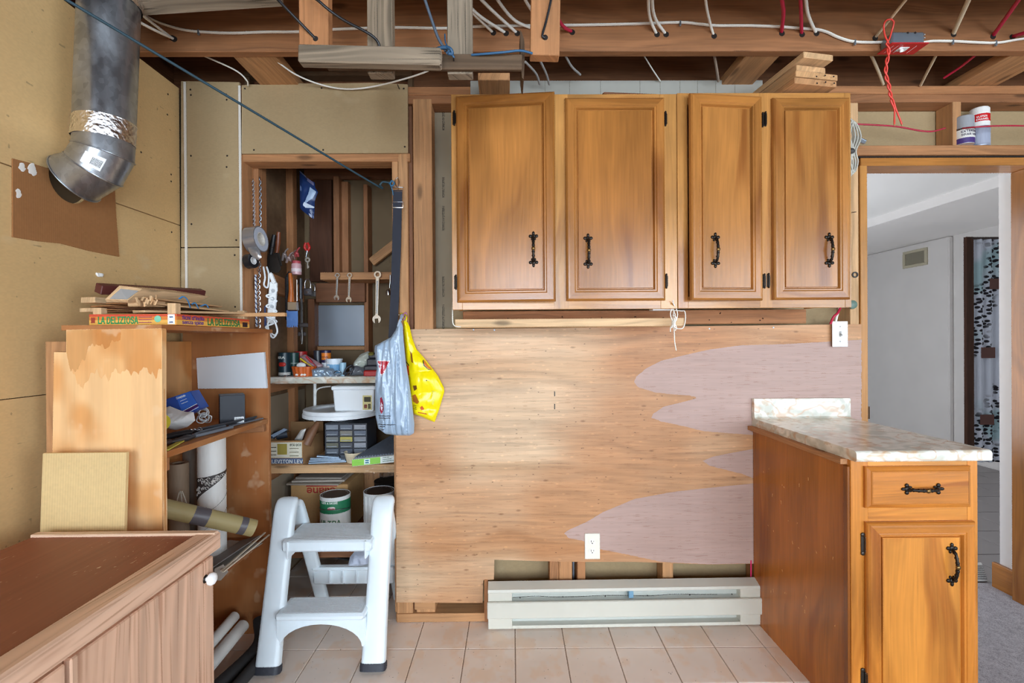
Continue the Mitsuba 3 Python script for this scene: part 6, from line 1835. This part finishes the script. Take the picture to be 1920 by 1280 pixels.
for x0_, y0_ in ((cb2 - .032, CYF + .006), (cb2 - .031, CYB - .03), (ca + .006, CYF + .006)):
    part(cr, "corner_block", grain(cbox(x0_, x0_ + .026, y0_, y0_ + .024, cz0 + .005, cz0 + ch_ + .034 * (1 if x0_ > -1.2 else .6), .001), "z", .03), "lumber")
# pile of slats
sl = [  # near end px, far end px (px, py, Y), width, thickness, tone, material, look
    ((166, 581, 1.53), (330, 585, 1.9), .06, .012, .02, "lumber", "pale thick slat at the bottom left of the pile in the fruit crate"),
    ((200, 584, 1.53), (400, 590, 1.9), .09, .003, .55, "lumber", "dark thin veneer strip at the bottom of the pile in the fruit crate"),
    ((196, 580.5, 1.53), (420, 589, 1.9), .08, .003, .35, "lumber", "brown veneer strip, second from the bottom of the pile"),
    ((206, 577, 1.54), (428, 588, 1.9), .07, .003, .62, "lumber", "very dark veneer strip low in the pile"),
    ((258, 584, 1.525), (452, 587, 1.9), .05, .008, .08, "lumber", "pale square ended slat at the front of the pile behind the crate's corner block"),
    ((188, 573.5, 1.54), (380, 585, 1.9), .08, .004, .4, "lumber", "brown veneer strip in the middle of the pile"),
    ((165, 562, 1.55), (350, 577, 1.9), .06, .018, .01, "lumber", "pale thick slat with a rounded cut end at the left of the pile"),
    ((214, 568, 1.53), (400, 582, 1.9), .07, .004, .3, "lumber", "tan veneer strip above the middle of the pile"),
    ((246, 565, 1.53), (420, 584, 1.9), .05, .006, .12, "lumber", "pale splintered slat near the top of the pile"),
    ((262, 558, 1.54), (405, 575, 1.9), .05, .005, .15, "lumber", "pale slat lying askew near the top of the pile"),
]
for a, b, w, h, tone, m, lab in sl:
    p, q = at(*a), at(*b)
    mm = bar(p, q, w, h, b=.001)
    n_ = (meshkit.noise(mm.vertices * 23) - .5)[:, None]
    mm.vertices += n_ * np.array([.008, .004, .002])
    obj("wood_offcut", grain(mm, q - p, tone), m, lab, "wood offcut", "slats piled in the fruit crate")
p, q = at(184, 541, 1.53), at(380, 550, 1.88)
obj("wood_offcut", bar(p, q, .03, .03, up=(.35, 0, .94), b=.002), C(84, 40, 36, .45), "dark maroon square batten on top of the pile in the fruit crate", "batten")
pb2 = thing("wood_offcut", "blond panel offcut with a grey face, tilted on top of the pile", "wood offcut")
m = trimesh.convex.convex_hull(np.array([at(197, 561, 1.49), at(224, 535, 1.51), at(267, 541, 1.53), at(240, 563, 1.49), at(200, 566, 1.5), at(240, 567, 1.5), at(392, 556, 1.86), at(345, 545, 1.84), at(372, 566, 1.82)]))
part(pb2, "board", grain(m, q - p, .04), "lumber")
part(pb2, "grey_face", trimesh.convex.convex_hull(np.array([at(x, y, Y) for x, y, Y in ((205, 560, 1.4885), (226, 541, 1.5035), (260, 545, 1.5175), (238, 561, 1.4885), (206, 560.5, 1.492), (238, 561.5, 1.492), (228, 541, 1.508), (259, 545, 1.522))])), C(150, 148, 146, .6))
spl = thing("splintered_end", "broken splintered pale wood end in the middle of the pile", "wood offcut")
for k in range(14):
    x, y = 252 + rng.uniform(0, 44), 556 + rng.uniform(0, 14)
    part(spl, "splinter", grain(bar(at(x, y + 5, 1.515), at(x + rng.uniform(-4, 6), y - rng.uniform(1, 6), 1.511 + rng.uniform(0, .01)), rng.uniform(.003, .006), .004), "z", rng.uniform(0, .2)), "lumber")
part(spl, "block", grain(bar(at(250, 568, 1.53), at(300, 570, 1.65), .04, .022, b=.003), "x", .08), "lumber")
for lab, pts in (("left blue plastic tie over the slats in the fruit crate", [(336, 560, 1.62), (344, 556, 1.62), (352, 563, 1.62), (357, 577, 1.62)]), ("middle blue plastic tie over the slats in the fruit crate", [(360, 570, 1.66), (366, 568, 1.66), (372, 578, 1.66)]), ("right blue plastic tie over the slats in the fruit crate", [(376, 574, 1.7), (386, 571, 1.7), (391, 577, 1.7)])):
    obj("plastic_tie", ptube(pts, .004, flat=.5), C(70, 126, 176, .35), lab, "tie", smooth=60)
obj("wood_offcut", grain(bar(at(395, 590.5, 1.9), at(536, 589.5, 1.9), .02, .0145, b=.001), "x", .22), "lumber", "thin square slat sticking out to the right towards the hanging power bar", "wood offcut")
obj("cardboard_flap", grain(bar(at(80, 948, 1.385), at(237, 946, 1.385), .012, .30, up=(0, .05, 1), b=.001), "z", .0), "cardboard", "pale cardboard piece leaning on the shelf unit behind the vanity cabinet", "cardboard")

# upper bay
zs = ZM + .0005
obj("white_board", xz(sg.Polygon([(at(x, y, 2.066)[0], at(x, y, 2.066)[2]) for x, y in ((368, 671), (495, 660), (500, 727.5), (371, 728.5))]), 2.066, .012), C(206, 210, 214, .4), "white rectangular board leaning against the shelf unit's far side", "board")
bb = thing("blue_box", "blue printed cardboard packet lying tilted on the shelf unit's middle shelf", "box")
Yb = 1.80
pts = [(300, 752), (357, 733), (376, 765), (322, 792)]
part(bb, "body", fpoly(pts, Yb, .05), C(44, 78, 156, .35))
part(bb, "pale_panel", fpoly([(330, 742), (356, 734), (370, 758), (341, 772)], Yb - .0006, .0007), C(58, 104, 190, .35))
part(bb, "dark_band", fpoly([(338, 774), (369, 757), (372, 761), (341, 779)], Yb - .0008, .0008), C(70, 40, 96, .35)); part(bb, "white_line", fpoly([(338, 772.5), (369, 756), (369.6, 757), (338.6, 773.6)], Yb - .001, .0008), C(214, 216, 226, .4))
part(bb, "white_line", fpoly([(341, 779.2), (372, 762), (372.6, 763), (341.6, 780.3)], Yb - .001, .0008), C(214, 216, 226, .4))
a, b, c = at(331, 745.5, Yb - .001), at(348, 739.5, Yb - .001), at(333, 750, Yb - .001)
part(bb, "lettering", text("Complete", .008, a - np.array([0, 0, .006]), b - a, a - c, .0006, True, fit=np.linalg.norm(b - a)), C(226, 230, 238, .5))
for (x0_, y0_), (x1_, y1_) in (((338, 752), (350, 747)), ((340, 757), (352, 752))):
    part(bb, "print_line", bar(at(x0_, y0_, Yb - .001), at(x1_, y1_, Yb - .001), .0006, .0022, up=(0, 0, 1)), C(196, 206, 226, .5))
kb = thing("black_box", "black cube shaped box with a white barcode label on the middle shelf", "box")
bkx = at(388, 783, 1.86)
m = cbox(0, .088, 0, .088, 0, .118, .001); m.apply_translation([0, 0, zs])
ang_ = 33
M = trimesh.transformations.rotation_matrix(math.radians(ang_), [0, 0, 1]); M[:3, 3] = [at(412, 783, 1.9)[0], 1.9, 0]
m.apply_transform(trimesh.transformations.translation_matrix([-.0, 0, 0])); m.apply_transform(M)
m2 = cbox(-.06, 0, 0, .085, 0, .09)
part(kb, "body", m, C(20, 23, 34, .4, 0, .3))
o = np.array([at(412, 783, 1.9)[0], 1.9, zs]); ex = np.array([math.cos(math.radians(ang_)), math.sin(math.radians(ang_)), 0]); ey = np.array([-ex[1], ex[0], 0])
lb = cbox(.05, .083, -.0008, 0, .004, .03); lb.apply_transform(frame(o, ex, ey)); part(kb, "label", lb, C(214, 216, 216, .5))
for k in range(8):
    l_ = cbox(.054 + k * .0034, .0556 + k * .0034, -.0012, -.0007, .008, .026); l_.apply_transform(frame(o, ex, ey)); part(kb, "barcode_bar", l_, C(40, 42, 50, .6))
obj("crumpled_paper", puffy(pxpoly([(300, 768), (318, 761), (335, 768), (348, 772), (363, 772), (366, 788), (352, 800), (330, 806), (302, 800)], 1.74), 1.74, lambda x, z, d: .05 * np.clip(d / .03, 0, 1) ** .6 * (.4 + meshkit.fbm(np.stack([x * 40, z * 45, x * 0], -1), 3)), spacing=.006), C(206, 204, 200, .7), "crumpled whitish plastic on the middle shelf, in front of the blue packet", "plastic wrap", smooth=40)
ck = []
for k in range(7):
    cx, cy = 382 + rng.uniform(-6, 9), 768 + rng.uniform(-8, 22)
    ck.append(tube([at(cx + 9 * math.cos(a) * (1 + .2 * math.sin(3 * a + k)), cy + 7 * math.sin(a), 1.86 + .02 * math.cos(a + k)) for a in np.linspace(0, 6.28, 10)[:-1]], .0022, sides=6, smooth=3, closed=True))
obj("wire_coil", cat(*ck), C(196, 196, 194, .4), "tangled grey white wire between the blue packet and the black box", "wire", smooth=60)
# metal bar with slots, pliers and the like along the front of the shelf
pbar = thing("perforated_bar", "slotted grey steel bar lying along the shelf unit's middle shelf", "bar")
p, q = [SX - .13, 1.56, zs + .012], [SX - .03, 2.02, zs + .012]
p, q = np.array(p), np.array(q)
part(pbar, "bar", bar(p, q, .03, .006, up=(-.5, 0, .85), b=.001), C(112, 118, 126, .4, .8))
for k in range(11):
    c = p + (q - p) * (.08 + .08 * k)
    d_ = (q - p) / np.linalg.norm(q - p)
    part(pbar, "slot", bar(c - d_ * .009 + np.array([.002, 0, .0036]), c + d_ * .009 + np.array([.002, 0, .0036]), .007, .0008, up=(-.5, 0, .85)), C(28, 28, 30, .7))
plr = thing("pliers", "grey steel pliers at the front edge of the shelf unit's middle shelf", "pliers")
part(plr, "jaw", tube([[SX - .06, 1.56, zs + .008], [SX - .05, 1.62, zs + .009], [SX - .045, 1.67, zs + .008]], [.006, .012, .004], smooth=4), C(92, 94, 98, .4, .8), 60)
part(plr, "grip", tube([[SX - .045, 1.66, zs + .008], [SX - .03, 1.74, zs + .008], [SX - .02, 1.84, zs + .007]], .006), C(126, 136, 146, .4, .4), 60)
part(plr, "grip", tube([[SX - .055, 1.66, zs + .008], [SX - .07, 1.74, zs + .008], [SX - .06, 1.86, zs + .007]], .006), C(126, 136, 146, .4, .4), 60)
obj("knife", bar([SX - .05, 1.88, zs + .004], [SX - .015, 2.05, zs + .006], .018, .005, b=.002), C(150, 160, 172, .3, .6), "pale grey knife lying near the far end of the middle shelf", "knife")
obj("chain", cat(*[tube([np.array([SX - .115 + .0045 * k, 1.555 + .015 * k, zs + .022]) + .009 * np.array([math.cos(a) * .5, math.sin(a), .5 * math.sin(a * 1 + k)]) for a in np.linspace(0, 6.28, 9)[:-1]], .0019, sides=5, smooth=2, closed=True) for k in range(12)]), CHROME, "short bright chain lying over the slotted bar on the middle shelf", "chain", smooth=60)
obj("ruler", bar([SX - .012, 1.47, zs + .003], [SX - .05, 1.6, zs + .004], .016, .004), C(196, 186, 76, .5), "yellow flat stick at the near end of the middle shelf", "stick")
obj("yellow_reel", lathe([(.012, -.01), (.028, -.01), (.028, .01), (.012, .01), (.012, -.01)], at(300, 792, 1.62) + [0, 0, .0], 24, [.9, -.4, 0]), C(196, 180, 40, .4), "yellow reel peeping out from behind the shelf unit's near side", "reel", smooth=50)
obj("grip_handle", tube([[SX - .10, 1.47, zs + .018], [SX - .09, 1.6, zs + .02], [SX - .075, 1.68, zs + .018]], .011), BLACK, "black tool handle lying along the middle shelf", "tool", smooth=60)
obj("grip_handle", tube([[SX - .075, 1.47, zs + .011], [SX - .06, 1.56, zs + .011]], .009), C(62, 46, 42, .5), "dark brown tool handle at the near end of the middle shelf", "tool", smooth=60)

# lower bay: rolls
def roll(label, p, q, r, m, inner=C(60, 48, 38, .8), name="roll", bands=()):
    t = thing(name, label, "roll")
    p, q = np.asarray(p, float), np.asarray(q, float)
    L = np.linalg.norm(q - p)
    part(t, "sheet", lathe([(r * .62, 0), (r, 0), (r, L), (r * .62, L), (r * .62, 0)], p, 28, (q - p) / L), m, 40)
    part(t, "hollow", lathe([(0, L * .985), (r * .63, L * .985), (r * .63, L * .98), (0, L * .98)], p, 20, (q - p) / L), inner, 40)
    for a, b, c in bands:
        part(t, "band", lathe([(r * 1.003, L * a), (r * 1.012, L * a), (r * 1.012, L * b), (r * 1.003, L * b)], p, 28, (q - p) / L), c, 40)
    return t, p, q, L


def vroll(label, a, b, top, Y, m, z0=.419, **k):
    p, q = at(a, top, Y), at(b, top, Y)
    r = (q[0] - p[0]) / 2
    return roll(label, [(p[0] + q[0]) / 2, Y + r, z0], [(p[0] + q[0]) / 2, Y + r, p[2]], r, m, **k)


vroll("brown flooring roll standing in the shelf unit's lower bay, nearest its near side", 306, 340, 872, 1.82, C(124, 104, 84, .7))
vroll("darker grey brown roll standing between the brown roll and the white roll", 336, 360, 842, 1.93, C(96, 82, 70, .7))
t, p, q, L_ = vroll("white wallpaper roll with a dark flowered band standing in the lower bay", 357.5, 406, 820, 1.86, C(214, 213, 208, .5))
r = (at(406, 820, 1.86)[0] - at(357.5, 820, 1.86)[0]) / 2
cx_, cy_ = p[0], p[1]
# dark pattern wedge
def cylpatch(lo_fn, hi_fn, a0, a1, rr, n=24):
    V, F = [], []
    for i, a in enumerate(np.linspace(a0, a1, n)):
        for z in (lo_fn((a - a0) / (a1 - a0)), hi_fn((a - a0) / (a1 - a0))):
            V.append([cx_ + rr * math.sin(a), cy_ - rr * math.cos(a), z])
    for i in range(n - 1):
        F += [[2 * i, 2 * i + 2, 2 * i + 3], [2 * i, 2 * i + 3, 2 * i + 1]]
    return trimesh.Trimesh(V, F, process=False)


zA, zB, zC_ = at(360, 896, 1.88)[2], at(360, 944, 1.88)[2], at(404, 886, 1.88)[2]
part(t, "pattern_band", cylpatch(lambda s: zB + (zC_ - zB) * s ** .8, lambda s: zA + (zC_ + .004 - zA) * s, -1.0, 2.1, r + .0008), C(58, 52, 50, .6), label="dark band with pale scrolls")
for k in range(34):
    s = rng.uniform(.05, .8); lo, hi = zB + (zC_ - zB) * s ** .8, zA + (zC_ - zA) * s
    z = rng.uniform(lo + .006, max(hi - .006, lo + .007)); a = -1.0 + 3.1 * s
    P = [np.array([cx_ + (r + .0015) * math.sin(a + .14 * w * math.cos(u * 4)), cy_ - (r + .0015) * math.cos(a + .14 * w * math.cos(u * 4)), z + .008 * w * math.sin(u * 4)]) for u, w in zip(np.linspace(0, 1.3, 8), np.linspace(1, .3, 8))]
    part(t, "scroll_print", tube(P, .0011, sides=4, smooth=1), C(206, 202, 196, .6))
for k in range(2):
    P = [np.array([cx_ + (r + .0006) * math.sin(a), cy_ - (r + .0006) * math.cos(a), at(360, 985 + 28 * k, 1.88)[2] + (a + 1.4) * .034]) for a in np.linspace(-1.0, 2.1, 20)]
    part(t, "wrap_line", tube(P, .0008, sides=4, smooth=1), C(120, 116, 112, .7))
t, p, q, L_ = roll("beige roll with grey tape lying across the lower bay", at(255, 940, 1.6), at(476, 990, 1.80), .0305, C(164, 150, 104, .6), bands=((.45, .58, C(92, 88, 92, .4)), (.86, .92, C(92, 88, 92, .4))))
for lab, pts in (("left loose wire end by the brown roll", [(330, 945, 1.78), (338, 920, 1.78), (342, 950, 1.78)]), ("right loose wire end by the brown roll", [(341, 920, 1.78), (347, 935, 1.78), (351, 948, 1.78)])):
    obj("wire", ptube(pts, .002), C(166, 156, 140, .5), lab, "wire", smooth=60)
# papers and laths on the low shelf
obj("paper_sheet", bar([SX - .14, 1.62, .425], [SX - .06, 2.0, .432], .16, .003), C(150, 142, 132, .7), "grey sheet lying on the shelf unit's low shelf", "paper")
obj("paper_sheet", bar([SX - .09, 1.55, .44], [SX - .03, 1.98, .455], .09, .003, up=(-.3, 0, 1)), C(110, 106, 104, .6), "dark grey sheet lying tilted on the low shelf", "paper")
for k, (a, b) in enumerate((((415, 1070, 1.70), (497, 998, 2.02)), ((418, 1072, 1.69), (505, 1002, 2.03)))):
    obj("lath", bar(at(*a), at(*b), .006, .004), C(206, 196, 176, .6), ["upper", "lower"][k] + " of two thin pale laths sticking out of the low shelf", "lath")
obj("card", fpoly([(402, 1066), (418, 1058), (428, 1072), (414, 1088), (402, 1088)], 1.72, .002), C(160, 150, 138, .7), "small grey card hanging at the low shelf's edge beside the vanity cabinet", "card")
# pipes and strips on the floor of the bay
roll("upper of two white pipes lying on the floor beside the vanity cabinet", [-1.17, 1.5, .055], at(440, 1155, 2.02), .021, C(208, 206, 200, .5), C(120, 116, 110, .8), "pipe")
roll("lower of two white pipes lying on the floor beside the vanity cabinet", [-1.12, 1.5, .034], at(456, 1172, 2.0), .024, C(208, 206, 200, .5), C(120, 116, 110, .8), "pipe")
obj("foam_tube", tube([[-1.06, 1.5, .027], [-1.05, 1.7, .027], [-1.02, 1.95, .027], at(487, 1160, 2.04)], .026, sides=14), C(40, 38, 38, .8), "upper black foam tube lying on the floor beside the step stool", "tube", smooth=60)
obj("foam_tube", tube([[-1.0, 1.5, .022], [-.985, 1.7, .022], [-.975, 1.9, .022]], .022, sides=14), C(44, 42, 42, .8), "lower black foam tube lying on the floor beside the step stool", "tube", smooth=60)
for k, (x0_, x1_, w, m, lab) in enumerate(((-.95, -.955, .03, C(150, 140, 122, .7), "grey wooden strip on the floor left of the step stool's left foot"), (-.925, -.94, .012, C(120, 84, 58, .7), "thin brown strip on the floor nearest the step stool's left foot"))):
    obj("floor_strip", bar([x0_ + .01, 1.42, .006], [x1_ - .05, 1.80, .006], w, .009), m, lab, "strip")

# ---------------------------------------------------------------- shopping bags on the closet's jamb
def wrinkles(amp, sw, k1, k2, seed):
    def f(x, z, d):
        a = np.clip(d / sw, 0, 1) ** .6
        fold = np.abs(meshkit.noise(np.stack([x * k1, z * k2, x * 0 + seed], -1)) - .5) * 2
        fine = np.abs(meshkit.noise(np.stack([x * k1 * 2.7, z * k2 * 1.6, x * 0 + seed + 5], -1)) - .5) * 2
        return amp * a * (.55 + .5 * meshkit.noise(np.stack([x * 9, z * 7, x * 0 + seed], -1))) + np.clip(d / .01, 0, 1) * (.013 * fold + .005 * fine)
    return f


BGY = 2.06
gp = [(750, 598), (755, 610), (757, 640), (761, 680), (767, 715), (772, 750), (777, 795), (776, 812), (768, 816.5), (745, 816), (722, 813), (709, 803), (704, 780), (703, 740), (704, 705), (707, 688), (702, 658), (703, 648), (718, 640), (733, 632), (742, 618)]
gg = pxpoly(gp, BGY)
gf = wrinkles(.036, .05, 85, 7, 2.0)
gb = obj("plastic_bag", puffy(gg, BGY, gf, .3, .0042), C(150, 170, 190, .25, 0, .6), "grey blue plastic shopping bag hanging on the closet's right jamb", "shopping bag", smooth=38)


def gd(nm, pts, c, lab=None):
    return part(gb, nm, decal(pxpoly(pts, BGY), gg, BGY, gf, .0012, .004), C(*c, .35), True, lab)


gd("red_triangle", [(711, 676), (734, 676), (718, 706)], (170, 26, 44), "red triangle logo")
gd("logo_border", [(710, 675), (735, 675), (734, 676.6), (711, 676.6)], (226, 226, 230)); gd("logo_border", [(735, 675), (718, 708), (717, 705), (733, 676)], (226, 226, 230)); gd("logo_border", [(710, 675), (718, 708), (719, 705), (712, 676)], (226, 226, 230))
decal_letters = [[(716, 682), (718, 682), (718, 692), (716, 692)], [(713.5, 682), (720.5, 682), (720.5, 684), (713.5, 684)], [(722, 682), (724, 682), (722.5, 691), (721, 691)]]
for q in decal_letters:
    gd("logo_letter", q, (224, 214, 218))
gd("leaf_print", [(716, 745), (719, 742), (723, 752), (724, 764), (719, 774), (716, 768), (717, 756)], (140, 36, 58)); gd("leaf_print", [(717.5, 756), (720, 750), (722, 760), (720, 768), (718, 764)], (206, 206, 216))
for y, a, b in ((777, 712, 737), (781, 713, 736), (793, 711, 745), (797, 714, 726), (803, 715, 724)):
    gd("print_line", [(a, y), (b, y - .6), (b, y + .7), (a, y + 1.3)], (52, 56, 66))
part(gb, "handle", cat(ptube([(751, 600, BGY), (753, 592, BGY + .03), (756, 590, BGY + .05)], .006), ptube([(746, 612, BGY - .01), (750, 600, BGY + .0), (755, 593, BGY + .03)], .005)), C(160, 176, 192, .3), 60)
YGY = 2.122
yp = [(756, 594), (761, 598), (768, 612), (773, 634), (781, 655), (793, 668), (804, 682), (821, 704), (832, 726), (833, 734), (824, 765), (815, 791), (806, 788), (790, 781), (776, 776), (770, 760), (768, 730), (765, 700), (760, 660), (757, 625)]
yg = pxpoly(yp, YGY)
yf = wrinkles(.022, .04, 17, 12, 7.0)
yb = obj("plastic_bag", puffy(yg, YGY, yf, .3, .0055), C(236, 216, 10, .25, 0, .5), "yellow plastic shopping bag hanging beside the grey bag", "shopping bag", smooth=38)


def yd(nm, pts, c):
    return part(yb, nm, decal(pxpoly(pts, YGY), yg, YGY, yf, .0012, .004), C(*c, .35), True)


yd("orange_print", [(763, 686), (767, 684), (768, 704), (764, 700)], (196, 74, 26)); yd("orange_print", [(796, 674), (803, 684), (811, 692), (805, 691), (797, 684)], (206, 120, 40)); yd("brown_print", [(770, 658), (774, 662), (777, 680), (773, 678)], (150, 96, 30))
yd("black_curve", [(795, 673), (797, 683), (804, 691), (812, 693), (804, 692.5), (796, 685), (794, 676)], (36, 34, 30)); yd("black_curve", [(761, 676), (768, 684), (767.5, 686), (761, 678)], (36, 34, 30))
yd("brown_print", [(776, 722), (783, 721), (784, 728), (778, 732)], (110, 70, 26)); yd("brown_print", [(774, 741), (780, 738), (788, 752), (784, 756), (776, 752)], (170, 100, 30)); yd("red_print", [(789, 763), (793, 759), (797, 766), (791, 768)], (196, 90, 40)); yd("red_print", [(785, 771), (802, 774), (802, 775.6), (785, 772.6)], (186, 70, 40))
yd("fold_line", [(812, 731), (820, 733), (814, 758), (811, 757)], (214, 206, 70)); yd("dark_dot", [(801, 711), (803, 711), (803, 713), (801, 713)], (40, 36, 24))
for y in (758, 761, 764):
    yd("print_line", [(775, y), (783, y + 1.5), (783, y + 2.4), (775, y + .9)], (96, 84, 30))
part(yb, "handle", cat(ptube([(757, 600, YGY), (754, 592, YGY + .01), (752, 588, YGY + .03)], .006), ptube([(761, 604, YGY - .005), (762, 594, YGY), (757, 588, YGY + .03)], .0045)), C(226, 206, 30, .3), 60)
obj("nail", ptube([(748, 590, YGY - .02), (757, 588, YGY + .05)], .0025, smooth=1), STEEL, "nail in the closet's right jamb that carries the two bags", "nail")
obj("bag_tie", cat(ptube([(755, 592, 2.09), (760, 586, 2.085), (763, 590, 2.085)], .003), ptube([(753, 594, 2.09), (757, 600, 2.08), (761, 592, 2.08)], .0025)), C(150, 96, 126, .4), "purple pink tie at the knot of the two shopping bags", "tie", smooth=60)

# ---------------------------------------------------------------- the next room
ve = thing("air_vent", "beige air vent high on the next room's grey wall", "vent")
vy0, vy1 = atx(1740, 480, XN - .051)[1], atx(1694, 480, XN - .051)[1]
vz0, vz1 = 2.075, 2.27
vz1, vz0 = atx(1717, 468, XN - .051)[2], atx(1717, 500, XN - .051)[2]
xv = XN - .05
part(ve, "frame", cat(cbox(xv - .014, xv, vy0, vy1, vz1 - .03, vz1, .003), cbox(xv - .014, xv, vy0, vy1, vz0, vz0 + .03, .003), cbox(xv - .014, xv, vy0, vy0 + .035, vz0 + .03, vz1 - .03), cbox(xv - .014, xv, vy1 - .035, vy1, vz0 + .03, vz1 - .03)), C(178, 172, 150, .6))
part(ve, "back", cbox(xv - .004, xv - .001, vy0 + .03, vy1 - .03, vz0 + .028, vz1 - .028), C(96, 92, 80, .8))
for k, y in enumerate(np.linspace(vy0 + .05, vy1 - .05, 16)):
    part(ve, "louvre", cbox(xv - .012, xv - .004, y - .004, y + .004, vz0 + .03, vz1 - .03), C(150, 146, 128, .6))
hg = thing("screen", "tall blossom printed cloth screen with a dark wooden edge in the next room", "screen")
HY = 4.3
hx0, hx1 = at(1825, 640, HY)[0], at(1885, 640, HY)[0]
hz0, hz1 = at(1850, 866, HY)[2], at(1850, 445, HY)[2]
n = 40
xs = np.linspace(hx0, hx1, n)
V = np.array([[x, HY + .012 * math.sin(i * .55), z] for z in (hz0, hz1) for i, x in enumerate(xs)])
V2 = V + [0, .004, 0]
F = [f for i in range(n - 1) for f in ([i, i + 1, n + i + 1], [i, n + i + 1, n + i])]
part(hg, "cloth", trimesh.Trimesh(np.vstack([V, V2]), F + [[a + 2 * n, c + 2 * n, b + 2 * n] for a, b, c in F], process=False), "blossom", True)
part(hg, "wooden_edge", grain(cbox(at(1810.5, 640, HY)[0], at(1825, 640, HY)[0], HY - .01, HY + .02, .0, at(1818, 444, HY)[2], .004), "z", .95), "lumber", label="dark wooden edge")
part(hg, "top_rod", fbox(1822, 444, 1886, 448, HY - .012, .02, .002), C(46, 34, 30, .6))
for (x0_, y0_, x1_, y1_) in ((1856, 522, 1878, 542), (1840, 651, 1866, 671), (1838, 777, 1864, 796)):
    part(hg, "brown_patch", fbox(x0_, y0_, x1_, y1_, HY - .016, .002), C(86, 56, 50, .7), label="brown square print")
rg = thing("floor_register", "pale floor register at the carpet's far edge behind the base cabinet", "floor register")
p = atz(1838, 1093, .012); 
part(rg, "frame", rot(cbox(p[0] - .02, p[0] + .07, 2.44, 2.455, .001, .09, .003), -20, [1, 0, 0], [p[0], 2.45, 0]), C(196, 194, 190, .5), 30)
for k in range(7):
    part(rg, "louvre", rot(cbox(p[0] - .012, p[0] + .062, 2.432, 2.44, .012 + k * .010, .017 + k * .010), -20, [1, 0, 0], [p[0], 2.45, 0]), C(120, 118, 116, .5))
